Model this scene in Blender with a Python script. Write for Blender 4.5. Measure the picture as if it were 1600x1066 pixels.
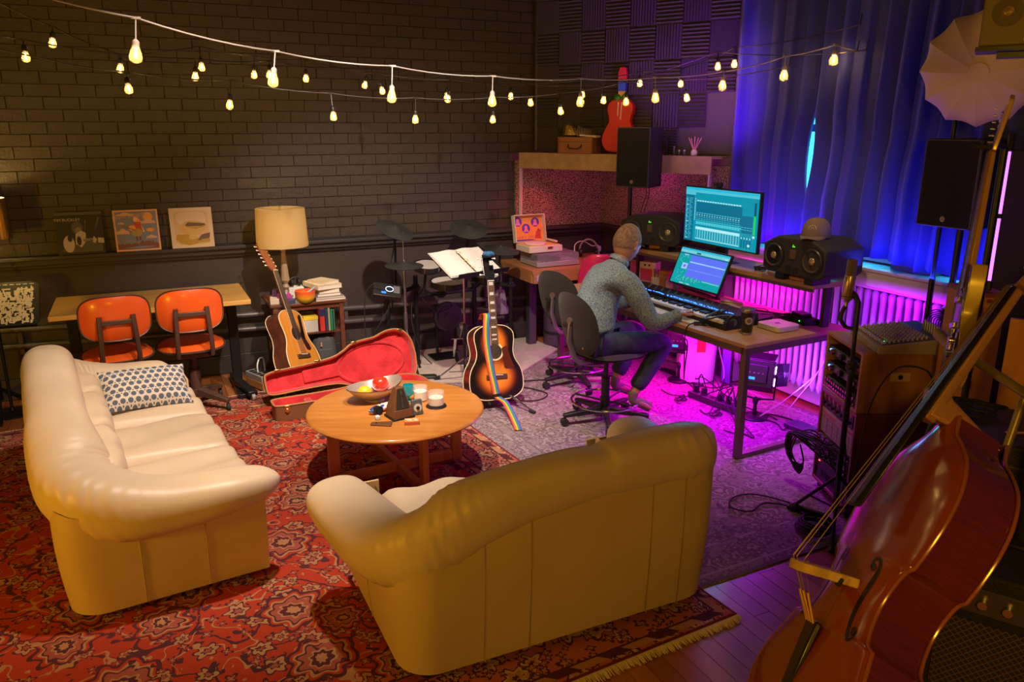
import bpy, bmesh, math, random
from math import pi, sin, cos, radians, atan2, sqrt
from mathutils import Vector, Matrix, Euler, noise
random.seed(7)
for o in list(bpy.data.objects): bpy.data.objects.remove(o)
SC = bpy.context.scene
COL = SC.collection
V = Vector

# ------------------------------------------------------------ camera, world, light, exposure
cam = bpy.data.cameras.new('camera'); cam.lens = 36*1220/1600; cam.sensor_width = 36; cam.clip_start = .05
co = bpy.data.objects.new('camera', cam); COL.objects.link(co); SC.camera = co
co.location = (0, 0, 2.0)
co.rotation_euler = (pi/2 - math.atan(333/1220), 0, -radians(25.4))
w = bpy.data.worlds.new('world'); SC.world = w; w.use_nodes = True
w.node_tree.nodes['Background'].inputs[0].default_value = (.012, .009, .02, 1)
w.node_tree.nodes['Background'].inputs[1].default_value = 1.0
SC.view_settings.view_transform = 'Standard'; SC.view_settings.look = 'None'
SC.view_settings.gamma = 1; SC.view_settings.use_curve_mapping = False
SC.view_settings.exposure = 0.0

def light(name, kind, loc, energy, col, target=None, size=.1, spot=60, blend=.5, size_y=None, parent=None, spread=None):
    l = bpy.data.lights.new(name, kind); l.energy = energy; l.color = col
    if kind == 'SPOT': l.spot_size = radians(spot); l.spot_blend = blend; l.shadow_soft_size = size
    elif kind == 'AREA':
        l.size = size
        if size_y: l.shape = 'RECTANGLE'; l.size_y = size_y
        if spread: l.spread = radians(spread)
    else: l.shadow_soft_size = size
    o = bpy.data.objects.new(name, l); COL.objects.link(o); o.location = loc
    if target is not None: o.rotation_euler = (V(target)-V(loc)).to_track_quat('-Z', 'Y').to_euler()
    if parent: o.parent = parent
    return o
# ceiling track spots, neutral white, over the seating area
light('overhead_spot', 'SPOT', (.65, 3.2, 3.4), 470, (1, .80, .66), (.75, 4.45, .3), .05, 74, .75)
light('overhead_spot', 'SPOT', (1.5, 3.3, 3.4), 560, (1, .80, .66), (1.75, 5.55, .6), .05, 66, .8)
light('overhead_spot', 'SPOT', (2.9, 3.0, 3.4), 130, (1, .66, .36), (3.45, 4.0, .75), .05, 60, .8)  # warm overhead fill added to brighten the desk
# unseen amber key lights, left of the long sofa and behind the camera
light('amber_key_light', 'POINT', (-2.4, 2.5, 1.05), 125, (1, .47, .01), size=.18)
light('amber_key_light', 'POINT', (.0, -.9, 2.2), 125, (1, .50, .02), size=.2)
light('amber_key_light', 'POINT', (2.2, -.6, 2.6), 14, (1, .40, .05), size=.2)  # weak amber fill added for the near floor
# LED lights on the floor behind the desk, washing the radiator
light('led_fill_wash', 'AREA', (3.95, 4.72, .42), 7, (1, .0, .72), (4.35, 4.6, .35), .25, size_y=.12)
light('led_fill_wash', 'AREA', (3.92, 3.80, .34), 7, (.32, .05, 1), (4.35, 3.6, .4), .25, size_y=.12)
light('led_fill_wash', 'AREA', (3.62, 4.75, .69), 25, (1, .0, .62), (3.62, 4.75, 0), .7, size_y=.15)  # unseen area light added under the desktop to colour the rug magenta
light('led_fill_wash', 'AREA', (3.60, 3.95, .69), 24, (.52, .0, 1), (3.5, 3.95, 0), .7, size_y=.15)  # unseen violet area light added under the desktop for the rug
# wash behind the monitors
light('led_fill_wash', 'AREA', (4.02, 4.25, .98), 7, (1, .0, .75), (4.2, 4.3, .8), .5, size_y=.08)  # unseen, added to tint the radiator magenta
light('led_fill_wash', 'AREA', (3.98, 2.75, .98), 14, (.42, .0, 1), (4.25, 2.75, .70), 1.3, size_y=.08)  # unseen strip added below the sill to tint the radiator violet
light('curtain_foam_uplight', 'AREA', (3.95, 3.35, 1.19), 12, (.03, .04, 1), (4.14, 3.35, 1.7), 1.5, size_y=.05)
light('curtain_foam_uplight', 'AREA', (3.96, 4.3, 1.14), 6, (.35, .0, 1), (4.14, 4.3, 1.8), .9, size_y=.05)
light('curtain_foam_uplight', 'SPOT', (3.55, 4.3, 1.7), 85, (.42, .03, 1), (4.15, 5.25, 2.6), .08, 75, 1)  # violet spot added in mid-room to tint the foam corner

# ------------------------------------------------------------ materials
class E:
    """arithmetic on shader sockets"""
    def __init__(s, nt, k): s.nt = nt; s.k = k
    def m(s, op, *a):
        n = s.nt.nodes.new('ShaderNodeMath'); n.operation = op
        for i, x in enumerate((s,)+a):
            if isinstance(x, E): s.nt.links.new(x.k, n.inputs[i])
            else: n.inputs[i].default_value = x
        return E(s.nt, n.outputs[0])
    def __add__(s, b): return s.m('ADD', b)
    def __sub__(s, b): return s.m('SUBTRACT', b)
    def __mul__(s, b): return s.m('MULTIPLY', b)
    def __truediv__(s, b): return s.m('DIVIDE', b)
    def lt(s, b): return s.m('LESS_THAN', b)
    def gt(s, b): return s.m('GREATER_THAN', b)
    def sin(s): return s.m('SINE')
    def abs(s): return s.m('ABSOLUTE')
    def min(s, b): return s.m('MINIMUM', b)
    def max(s, b): return s.m('MAXIMUM', b)
    def mod(s, b): return s.m('FLOORED_MODULO', b)
    def floor(s): return s.m('FLOOR')
    def band(s, a, b): return s.gt(a)*s.lt(b)

MATS = {}
def new_mat(name, rough=.5, metal=0, **k):
    m = bpy.data.materials.new(name); m.use_nodes = True; nt = m.node_tree
    b = nt.nodes['Principled BSDF']; b.inputs['Roughness'].default_value = rough; b.inputs['Metallic'].default_value = metal
    MATS[name] = m
    return m, nt, b
def rgba(c): return (c[0], c[1], c[2], 1)
def coords(nt, scale=None, kind='Object', rot=None):
    t = nt.nodes.new('ShaderNodeTexCoord'); out = t.outputs[kind]
    if scale or rot:
        mp = nt.nodes.new('ShaderNodeMapping'); nt.links.new(out, mp.inputs[0])
        if scale: mp.inputs['Scale'].default_value = scale
        if rot: mp.inputs['Rotation'].default_value = rot
        out = mp.outputs[0]
    return out
def mixc(nt, fac, a, b):
    n = nt.nodes.new('ShaderNodeMix'); n.data_type = 'RGBA'
    if isinstance(fac, E): nt.links.new(fac.k, n.inputs[0])
    elif isinstance(fac, (int, float)): n.inputs[0].default_value = fac
    else: nt.links.new(fac, n.inputs[0])
    for i, c in ((6, a), (7, b)):
        if isinstance(c, tuple): n.inputs[i].default_value = rgba(c)
        else: nt.links.new(c, n.inputs[i])
    return n.outputs[2]
def noise_tex(nt, vec, scale, detail=3, dist=0, rough=.5):
    n = nt.nodes.new('ShaderNodeTexNoise'); n.inputs['Scale'].default_value = scale; n.inputs['Detail'].default_value = detail
    n.inputs['Distortion'].default_value = dist; n.inputs['Roughness'].default_value = rough
    if vec is not None: nt.links.new(vec, n.inputs['Vector'])
    return n
def mat(name, col, rough=.5, metal=0, col2=None, ns=8, nstretch=None, thr=(.4, .6), bump=0, bs=60, bstretch=None, em=None, es=0, trans=0, alpha=None, coat=0, spec=None, sss=0, sheen=0):
    if name in MATS: return MATS[name]
    m, nt, b = new_mat(name, rough, metal)
    b.inputs['Base Color'].default_value = rgba(col)
    if col2 is not None:
        n = noise_tex(nt, coords(nt, nstretch), ns, 4)
        r = nt.nodes.new('ShaderNodeValToRGB'); nt.links.new(n.outputs[0], r.inputs[0])
        r.color_ramp.elements[0].position = thr[0]; r.color_ramp.elements[1].position = thr[1]
        r.color_ramp.elements[0].color = rgba(col); r.color_ramp.elements[1].color = rgba(col2)
        nt.links.new(r.outputs[0], b.inputs['Base Color'])
    if bump:
        n = noise_tex(nt, coords(nt, bstretch), bs, 4)
        bp = nt.nodes.new('ShaderNodeBump'); bp.inputs['Strength'].default_value = bump; bp.inputs['Distance'].default_value = .01
        nt.links.new(n.outputs[0], bp.inputs['Height']); nt.links.new(bp.outputs[0], b.inputs['Normal'])
    if em is not None:
        b.inputs['Emission Color'].default_value = rgba(em); b.inputs['Emission Strength'].default_value = es
    if trans: b.inputs['Transmission Weight'].default_value = trans
    if alpha is not None: b.inputs['Alpha'].default_value = alpha
    if coat: b.inputs['Coat Weight'].default_value = coat; b.inputs['Coat Roughness'].default_value = .12
    if spec is not None: b.inputs['Specular IOR Level'].default_value = spec
    if sss: b.inputs['Subsurface Weight'].default_value = sss; b.inputs['Subsurface Radius'].default_value = (.02, .01, .005)
    if sheen: b.inputs['Sheen Weight'].default_value = sheen
    return m
def wood(name, c1, c2, rough=.4, stretch=(1, 12, 12), ns=3, coat=0, bump=.03):
    return mat(name, c1, rough, col2=c2, ns=ns, nstretch=stretch, thr=(.3, .7), bump=bump, bs=30, bstretch=stretch, coat=coat)

# ------------------------------------------------------------ mesh builder
def rz(a): return Matrix.Rotation(a, 4, 'Z')
def rx(a): return Matrix.Rotation(a, 4, 'X')
def ry(a): return Matrix.Rotation(a, 4, 'Y')
def tr(*p): return Matrix.Translation(V(p[0]) if len(p) == 1 else V(p))
def frame(z, x=None):
    z = V(z).normalized(); x = V(x) if x is not None else (V((1, 0, 0)) if abs(z.x) < .9 else V((0, 1, 0)))
    y = z.cross(x).normalized(); x = y.cross(z)
    return Matrix((x, y, z)).transposed().to_4x4()
class MB:
    def __init__(s): s.v = []; s.f = []; s.mi = []; s.cur = 0
    def add(s, vs, fs, M=None):
        n = len(s.v)
        s.v += [tuple(M @ V(p)) if M is not None else tuple(p) for p in vs]
        s.f += [tuple(i+n for i in f) for f in fs]; s.mi += [s.cur]*len(fs)
        return s
    def box(s, c, d, M=None, taper=None):
        x, y, z = [a/2 for a in d]; t = taper or (1, 1)
        vs = [(c[0]+i*x*(t[0] if k > 0 else 1), c[1]+j*y*(t[1] if k > 0 else 1), c[2]+k*z) for k in (-1, 1) for j in (-1, 1) for i in (-1, 1)]
        return s.add(vs, [(0, 2, 3, 1), (4, 5, 7, 6), (0, 1, 5, 4), (2, 6, 7, 3), (0, 4, 6, 2), (1, 3, 7, 5)], M)
    def cyl(s, p0, p1, r0, r1=None, n=14, cap=True):
        r1 = r0 if r1 is None else r1; p0 = V(p0); p1 = V(p1); F = frame(p1-p0)
        vs = []
        for p, r in ((p0, r0), (p1, r1)):
            for i in range(n): vs.append(p + (F @ V((r*cos(2*pi*i/n), r*sin(2*pi*i/n), 0))))
        fs = [(i, (i+1) % n, n+(i+1) % n, n+i) for i in range(n)]
        if cap: fs += [tuple(range(n-1, -1, -1)), tuple(range(n, 2*n))]
        return s.add(vs, fs)
    def tube(s, pts, r, n=8, closed=False, cap=True, flat=None):
        pts = [V(p) for p in pts]; m = len(pts); vs = []; up = None
        for i, p in enumerate(pts):
            a = pts[(i-1) % m] if closed or i > 0 else p; b = pts[(i+1) % m] if closed or i < m-1 else p
            t = (b-a).normalized()
            if up is None: up = V((0, 0, 1)) if abs(t.z) < .9 else V((1, 0, 0))
            x = (up - t*up.dot(t)).normalized(); up = x; y = t.cross(x)
            rr = r[i] if isinstance(r, (list, tuple)) else r
            for k in range(n):
                q = 2*pi*k/n; vs.append(p + x*(rr*cos(q)*(flat or 1)) + y*(rr*sin(q)))
        fs = []
        for i in range(m if closed else m-1):
            for k in range(n):
                a = i*n+k; b = i*n+(k+1) % n; c = ((i+1) % m)*n
                fs.append((a, b, c+(k+1) % n, c+k))
        if cap and not closed: fs += [tuple(range(n-1, -1, -1)), tuple(range((m-1)*n, m*n))]
        return s.add(vs, fs)
    def lathe(s, prof, M=None, n=24, cap=True):
        vs = []; m = len(prof)
        for r, z in prof:
            for k in range(n): vs.append((r*cos(2*pi*k/n), r*sin(2*pi*k/n), z))
        fs = [(i*n+k, i*n+(k+1) % n, (i+1)*n+(k+1) % n, (i+1)*n+k) for i in range(m-1) for k in range(n)]
        if cap:
            if prof[0][0] > 1e-5: fs.append(tuple(range(n-1, -1, -1)))
            if prof[-1][0] > 1e-5: fs.append(tuple(range((m-1)*n, m*n)))
        return s.add(vs, fs, M)
    def ell(s, c, r, n=16, m=10, M=None):
        if isinstance(r, (int, float)): r = (r, r, r)
        vs = [(c[0], c[1], c[2]-r[2])]
        for i in range(1, m):
            t = -pi/2 + pi*i/m
            for k in range(n): vs.append((c[0]+r[0]*cos(t)*cos(2*pi*k/n), c[1]+r[1]*cos(t)*sin(2*pi*k/n), c[2]+r[2]*sin(t)))
        vs.append((c[0], c[1], c[2]+r[2])); L = len(vs)-1
        fs = [(0, 1+(k+1) % n, 1+k) for k in range(n)] + [(L, L-n+k, L-n+(k+1) % n) for k in range(n)]
        fs += [(1+i*n+k, 1+i*n+(k+1) % n, 1+(i+1)*n+(k+1) % n, 1+(i+1)*n+k) for i in range(m-2) for k in range(n)]
        return s.add(vs, fs, M)
    def prism(s, poly, z0, z1, M=None):
        n = len(poly); vs = [(p[0], p[1], z0) for p in poly] + [(p[0], p[1], z1) for p in poly]
        fs = [tuple(range(n-1, -1, -1)), tuple(range(n, 2*n))] + [(i, (i+1) % n, n+(i+1) % n, n+i) for i in range(n)]
        return s.add(vs, fs, M)
    def grid(s, fn, nu, nv, M=None, wrap_u=False, wrap_v=False):
        vs = [fn(i/(nu if wrap_u else nu-1), j/(nv if wrap_v else nv-1)) for i in range(nu) for j in range(nv)]
        fs = []
        for i in range(nu if wrap_u else nu-1):
            for j in range(nv if wrap_v else nv-1):
                a = i*nv+j; b = i*nv+(j+1) % nv; c = ((i+1) % nu)*nv
                fs.append((a, c+j, c+(j+1) % nv, b))
        return s.add(vs, fs, M)
    def mesh(s, name, mats, smooth=None):
        me = bpy.data.meshes.new(name); me.from_pydata(s.v, [], s.f); me.update()
        for m in (mats if isinstance(mats, (list, tuple)) else [mats]): me.materials.append(m)
        for p, i in zip(me.polygons, s.mi): p.material_index = i
        bm = bmesh.new(); bm.from_mesh(me); bmesh.ops.recalc_face_normals(bm, faces=bm.faces); bm.to_mesh(me); bm.free()
        if smooth is not None:
            for p in me.polygons: p.use_smooth = True
            if smooth < 179: me.set_sharp_from_angle(angle=radians(smooth))
        return me
    def build(s, name, mats, parent=None, smooth=40, bevel=0, bseg=2, sub=0, M=None, label=None, **kw):
        me = s.mesh(name, mats, smooth)
        o = bpy.data.objects.new(name, me); COL.objects.link(o)
        if M is not None: o.matrix_world = M
        if parent is not None: o.parent = parent
        if bevel:
            b = o.modifiers.new('b', 'BEVEL'); b.width = bevel; b.segments = bseg; b.limit_method = 'ANGLE'; b.angle_limit = radians(40)
        if sub:
            b = o.modifiers.new('s', 'SUBSURF'); b.levels = sub; b.render_levels = sub
        if label: o['label'] = label
        for k, x in kw.items(): o[k] = x
        return o
def thing(name, label, cat, loc=(0, 0, 0), rot=0, group=None, M=None):
    o = bpy.data.objects.new(name, None); COL.objects.link(o); o.empty_display_size = .1
    if M is not None: o.matrix_world = M
    else: o.location = loc; o.rotation_euler = (0, 0, rot) if isinstance(rot, (int, float)) else rot
    o['label'] = label; o['category'] = cat
    if group: o['group'] = group
    return o
def tag(o, label, cat, group=None, **k):
    o['label'] = label; o['category'] = cat
    if group: o['group'] = group
    return o
def struct(o): o['kind'] = 'structure'; return o
def copy_tree(o, parent=None):
    c = o.copy(); COL.objects.link(c)
    if parent: c.parent = parent
    for ch in list(o.children): copy_tree(ch, c)
    return c
def dup(root, loc, rot=None, label=None, group=None):
    c = copy_tree(root); c.location = loc
    if rot is not None: c.rotation_euler = (0, 0, rot) if isinstance(rot, (int, float)) else rot
    if label: c['label'] = label
    if group: c['group'] = group
    return c
def piece(name, me, parent, loc, rot=None, scale=None):
    o = bpy.data.objects.new(name, me); COL.objects.link(o); o.parent = parent; o.location = loc
    if rot is not None: o.rotation_euler = rot
    if scale is not None: o.scale = scale
    return o
def crom(pts, k=8, closed=False):
    pts = [V(p) for p in pts]; out = []; n = len(pts)
    for i in range(n if closed else n-1):
        g = (lambda j: pts[j % n]) if closed else (lambda j: pts[max(0, min(n-1, j))])
        a, b, c, d = g(i-1), g(i), g(i+1), g(i+2)
        for t in range(k):
            t /= k; out.append(.5*((2*b)+(c-a)*t+(2*a-5*b+4*c-d)*t*t+(3*b-a-3*c+d)*t**3))
    if not closed: out.append(pts[-1])
    return out
def rrect(w, h, r, n=5, cx=0, cy=0):
    o = []
    for sx, sy, a in ((1, 1, 0), (-1, 1, 90), (-1, -1, 180), (1, -1, 270)):
        for i in range(n+1):
            t = radians(a+90*i/n); o.append((cx+sx*(w/2-r)+r*cos(t), cy+sy*(h/2-r)+r*sin(t)))
    return o
def text_me(s, size, m, name='lettering', depth=.0004, align='CENTER'):
    c = bpy.data.curves.new(name, 'FONT'); c.body = s; c.size = size; c.extrude = depth; c.align_x = align; c.align_y = 'CENTER'
    o = bpy.data.objects.new(name, c); COL.objects.link(o)
    bpy.context.view_layer.update()
    me = bpy.data.meshes.new_from_object(o.evaluated_get(bpy.context.evaluated_depsgraph_get())); me.name = name
    bpy.data.objects.remove(o); bpy.data.curves.remove(c)
    me.materials.clear(); me.materials.append(m)
    return me
def text(s, size, m, parent, M, name='lettering'):
    o = bpy.data.objects.new(name, text_me(s, size, m, name)); COL.objects.link(o); o.matrix_world = M
    if parent: o.parent = parent
    return o
def circ(cx, cy, r, n=20, ry_=None): return [(cx+r*cos(2*pi*i/n), cy+(ry_ or r)*sin(2*pi*i/n)) for i in range(n)]
# shared materials
BLACK = mat('black_plastic', (.010, .010, .011), .45)
BMET = mat('black_metal', (.012, .012, .013), .35, .3)
CHROME = mat('chrome', (.75, .75, .76), .18, 1)
STEEL = mat('brushed_steel', (.42, .42, .43), .38, 1)
RUB = mat('rubber', (.012, .012, .012), .8)
WHITE = mat('white_plastic', (.75, .74, .70), .45)
GOLD = mat('brass', (.85, .6, .2), .3, 1)
PAPER = mat('paper', (.78, .74, .66), .8)
# ============================================================ SETTING
WALLP = mat('charcoal_paint', (.050, .040, .034), .55, bump=.25, bs=25)
WALLD = mat('dark_wall_paint', (.042, .036, .033), .5, bump=.1, bs=14)
FLW = [wood('floor_board_%d' % i, c1, c2, .32, (9, 1, 9), 2.5, coat=.25) for i, (c1, c2) in enumerate((((.36, .12, .035), (.25, .075, .02)), ((.42, .15, .045), (.30, .10, .03)), ((.30, .10, .03), (.22, .06, .018))))]
# floor: sub-floor slab with boards laid along y
fb = MB().box((1.4, 3.4, -.06), (7.2, 8.0, .10)).build('floor', FLW[2], smooth=None); struct(fb)
bw = .085; nb = 0
for i in range(-15, 52):
    x = i*bw
    spans = []
    if 1.0 < x < 3.9: spans.append((.6, 2.62))
    spans.append((5.55, 6.70))
    for (ya, yb) in spans:
        y = ya - random.random()*.8
        while y < yb-.02:
            L = .9+random.random()*.7; a = max(y, ya); b = min(y+L, yb)
            if b-a > .05:
                me = MB().box((0, 0, .004), (bw-.003, b-a-.003, .012)).mesh('board', FLW[random.randint(0, 2)])
                piece('board', me, fb, (x, (a+b)/2, -.010)); nb += 1
            y += L
# ceiling
struct(MB().box((1.4, 3.4, 3.66), (7.2, 8.0, .08)).build('ceiling', mat('ceiling_black', (.02, .02, .022), .7), smooth=None))
# back wall: plastered lower part, painted brick above the ledge
wb = struct(MB().box((1.4, 6.80, 1.8), (7.2, .14, 3.7)).build('wall_back', WALLP, smooth=None))
BR = mat('painted_brick', (.060, .045, .033), .5, col2=(.052, .039, .030), ns=3, bump=.35, bs=55)
vs = []; hw, hh, d = .1035, .034, .016
bm_ = MB().box((0, -.006, 0), (.2275, .012, .0838)); bm_.v = [(x*(.975 if y < -.006 else 1), y, z*(.95 if y < -.006 else 1)) for x, y, z in bm_.v]
brick_me = bm_.mesh('brick', BR)
cells = []
for r in range(30):
    z = 1.135 + r*.0865
    for c in range(-12, 24):
        x = c*.2305 + (r % 2)*.1152 + .05
        if x > 4.25 or (z < 1.70 and x > 3.2): continue
        cells.append((x, z))
cells.sort(key=lambda p: (p[0]-0)**2 + 6.7**2 + (p[1]-2)**2 + (0 if -1.1 < p[0] < 3.4 and p[1] < 2.95 else 50))
stuffb = MB()
for i, (x, z) in enumerate(cells):
    dy = random.uniform(0, .0025)
    if i < 300: piece('brick', brick_me, wb, (x, 6.7335-dy, z))
    else: stuffb.add(bm_.v, bm_.f, tr(x, 6.7335-dy, z))
o = stuffb.build('brickwork', BR, wb, smooth=None); o['kind'] = 'stuff'
# chair-rail ledge and pipes on the back wall
g = struct(MB().box((1.4, 6.685, 1.07), (5.9, .09, .03)).box((1.4, 6.70, 1.035), (5.9, .06, .045)).box((1.4, 6.715, 1.0), (5.9, .03, .03)).build('trim_1', WALLD, bevel=.006))
g = struct(MB().box((4.165, 5.72, 1.07), (.09, 1.9, .03)).box((4.18, 5.72, 1.035), (.06, 1.9, .045)).box((4.19, 5.72, 1.0), (.03, 1.9, .03)).build('trim_2', WALLD, bevel=.006))
t = thing('heating_pipes', 'two dark painted heating pipes running along the foot of the back wall', 'pipe', (0, 6.66, 0))
PIPE = mat('pipe_paint', (.09, .08, .08), .35)
for z0, z1 in ((.56, .44), (.43, .33)):
    MB().cyl((-1.6, 0, z0+.01), (3.6, 0, z1-.03), .022).build('pipe', PIPE, t)
for x in (-.9, .35, 1.55, 2.9): MB().box((x, .02, .46), (.03, .05, .20)).build('bracket', PIPE, t)
struct(MB().cyl((3.425, 6.68, 1.8), (3.425, 6.68, 3.62), .028).build('trim_3', mat('pipe_dark', (.05, .045, .05), .3)))
struct(MB().box((1.4, 6.715, .08), (5.8, .03, .16)).build('baseboard_back', WALLD, bevel=.005))
# corner bulkhead with wedge foam above the corner shelf
A = V((3.43, 6.66, 0)); B = V((4.42, 4.82, 0)); dirc = (B-A).normalized(); nrm = V((-dirc.y, dirc.x, 0)) * -1
if nrm.dot(V((-1, -1, 0))) < 0: nrm = -nrm
CW = (B-A).length
PURP = mat('corner_paint', (.085, .075, .08), .55, bump=.15, bs=20)
Mc = Matrix((dirc, V((0, 0, 1)), nrm)).transposed().to_4x4(); Mc.translation = A
wc = struct(MB().box((CW/2+.02, 2.72, -.04), (CW+.06, 1.86, .08)).build('wall_corner', PURP, M=Mc, smooth=None))
FO = mat('acoustic_foam', (.085, .075, .085), .9)
fm = MB(); nr = 9; tw, th = .2335, .268
fm.box((0, 0, .006), (tw-.004, th-.004, .012))
for k in range(nr):
    y0 = -th/2+.004+k*(th-.008)/nr; y1 = y0+(th-.008)/nr; ym = (y0+y1)/2; a = tw/2-.003
    fm.add([(-a, y0, .012), (a, y0, .012), (a, y1, .012), (-a, y1, .012), (-a, ym, .042), (a, ym, .042)], [(0, 1, 5, 4), (3, 4, 5, 2), (0, 4, 3), (1, 2, 5)])
foam_h = fm.mesh('foam_tile', FO)
for c in range(8):
    for r in range(-1, 6):
        if c == 7 and r < 1: continue
        if c == 6 and r < 0: continue
        zc = 2.0+th/2+r*th; sc = None
        if r == -1: zc = 1.895; sc = (1, .78, 1)
        vt = (c+r) % 2; k = 1 if sc is None else .78
        piece('foam_tile', foam_h, wc, (c*tw+tw/2, zc, .001), (0, 0, pi/2) if vt else None, (th/tw*k, tw/th, 1) if vt else sc)
# corner shelf: triangular top, fascia, end posts, puck lights
PLY = wood('pale_board', (.50, .36, .21), (.40, .27, .15), .5, (6, 6, 30), 2)
CORK = mat('speckled_panel', (.36, .27, .19), .95, col2=(.05, .04, .035), ns=95, thr=(.44, .58), bump=.8, bs=95)
t = thing('corner_shelf', 'wooden corner shelf with a pale board front above speckled wall panels', 'shelf')
sa = V((3.235, 6.635, 0)); sb = V((4.115, 5.0, 0)); sd = (sb-sa).normalized(); SL = (sb-sa).length
sn = V((sd.y, -sd.x, 0)); sn = sn if sn.x < 0 else -sn
MB().prism([(sa.x, sa.y), (sb.x, sb.y), (4.19, 5.0), (4.40, 4.95), (3.44, 6.64)], 1.762, 1.784).build('shelf_board', PLY, t, smooth=None)
Ms = Matrix((sd, V((0, 0, 1)), sn)).transposed().to_4x4(); Ms.translation = sa
MB().box((SL/2, 1.714, .011), (SL, .140, .022)).build('front_board', PLY, t, bevel=.002).matrix_world = Ms
for p in (.012, SL-.012): MB().box((p, 1.372, .006), (.016, .54, .03)).build('end_post', mat('pale_post', (.55, .5, .48), .5), t).matrix_world = Ms
for p in ((3.62, 6.10), (3.84, 5.70)):
    MB().lathe([(.03, 1.735), (.034, 1.75), (.034, 1.762)], tr(p[0], p[1], 0)).build('puck_light', WHITE, t, label='small round puck light')
MB().lathe([(.0, 1.733), (.024, 1.733), (.024, 1.737)], tr(3.62, 6.10, 0)).build('puck_lens', mat('puck_red', (1, .2, .3), em=(1, .10, .35), es=12), t)
MB().lathe([(.0, 1.733), (.024, 1.733), (.024, 1.737)], tr(3.84, 5.70, 0)).build('puck_lens', mat('puck_mag', (1, .2, .8), em=(1, .1, .8), es=8), t)
light('puck_glow', 'SPOT', (3.45, 6.25, 1.66), 14, (1, .02, .12), (3.28, 6.5, 1.0), .03, 100, .6)
light('puck_glow', 'POINT', (3.60, 6.18, 1.68), 1.6, (1, .10, .35), size=.02)
light('puck_glow', 'POINT', (3.86, 5.72, 1.68), 2.2, (1, .06, .75), size=.02)
light('puck_glow', 'SPOT', (3.95, 5.6, 1.66), 16, (1, .0, .55), (3.55, 5.85, .9), .03, 70, .8)
struct(MB().box((3.70, 6.708, 1.40), (.97, .03, .62)).build('trim_4', CORK, smooth=None))
struct(MB().box((4.185, 5.75, 1.40), (.03, 1.89, .62)).build('trim_5', CORK, smooth=None))
# window wall: piers and head around two windows, niche below the sill for the radiator
wr = MB()
wr.box((4.28, 5.80, .87), (.14, 2.0, 1.82)).box((4.47, 5.75, 2.7), (.06, 1.95, 1.86))
wr.box((4.28, 3.2, 3.25), (.14, 3.3, .75)).box((4.28, 3.2, 2.95), (.14, 3.3, .12))
for y0, y1 in ((4.55, 4.82), (3.05, 3.35), (1.5, 1.85)): wr.box((4.28, (y0+y1)/2, 2.05), (.14, y1-y0, 1.8))
wr.box((4.47, 3.2, .53), (.08, 3.4, 1.16))
struct(wr.build('wall_right', PURP, smooth=None))
SILLP = mat('sill_paint', (.48, .44, .46), .4, bump=.05)
struct(MB().box((4.27, 3.2, 1.135), (.34, 3.3, .03)).box((4.115, 3.2, 1.085), (.03, 3.3, .10)).box((4.125, 3.2, 1.035), (.03, 3.3, .03)).build('trim_6', SILLP, bevel=.006))
struct(MB().box((4.41, 3.2, .11), (.03, 3.3, .20)).build('baseboard_right', SILLP, bevel=.006))
SKY = mat('daylight_pane', (.1, .5, .6), em=(.05, .62, 1), es=2.2)
for i, (y0, y1) in enumerate(((3.35, 4.55), (1.85, 3.05))):
    wf = MB(); yc = (y0+y1)/2
    for y in (y0+.03, yc, y1-.03): wf.box((4.31, y, 2.02), (.06, .05, 1.72))
    for z in (1.19, 2.0, 2.86): wf.box((4.31, yc, z), (.06, y1-y0, .05))
    wo = struct(wf.build('window_%d' % (i+1), SILLP))
    for a, b in ((y0+.055, yc-.025), (yc+.025, y1-.055)):
        for c, d in ((1.215, 1.975), (2.025, 2.835)):
            MB().box((4.335, (a+b)/2, (c+d)/2), (.006, b-a, d-c)).build('pane', SKY, wo)
light('window_daylight', 'AREA', (4.29, 3.3, 1.26), 5, (.05, .6, 1), (4.2, 3.3, 1.1), 2.6, size_y=.06)
# radiator
t = thing('radiator', 'long cast-iron column radiator lit magenta and violet under the window sill', 'radiator', (4.22, 0, 0))
RAD = mat('radiator_paint', (.38, .34, .42), .4)
rs = MB()
for xo in (0, .075): rs.tube([(xo, 0, .18), (xo, 0, .22), (xo, 0, .28), (xo, 0, .92), (xo, 0, .98), (xo, 0, 1.0)], [.012, .027, .019, .019, .026, .012], 8, flat=1)
rs.box((.037, 0, .22), (.08, .03, .05)).box((.037, 0, .95), (.08, .03, .05)).box((.037, 0, .6), (.05, .016, .7))
rs_me = rs.mesh('section', RAD, 60)
for k in range(46): piece('section', rs_me, t, (0, 1.96+k*.0615, 0))
MB().tube([(0.03, 4.80, .22), (.03, 4.86, .22), (.03, 4.88, .05), (.03, 4.88, 0)], .014).ell((.03, 4.86, .22), .03).build('valve', RAD, t)
for k in (0, 22, 45): MB().box((.037, 1.96+k*.0615, .09), (.09, .03, .18), taper=(.7, .7)).build('foot', RAD, t)
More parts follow.
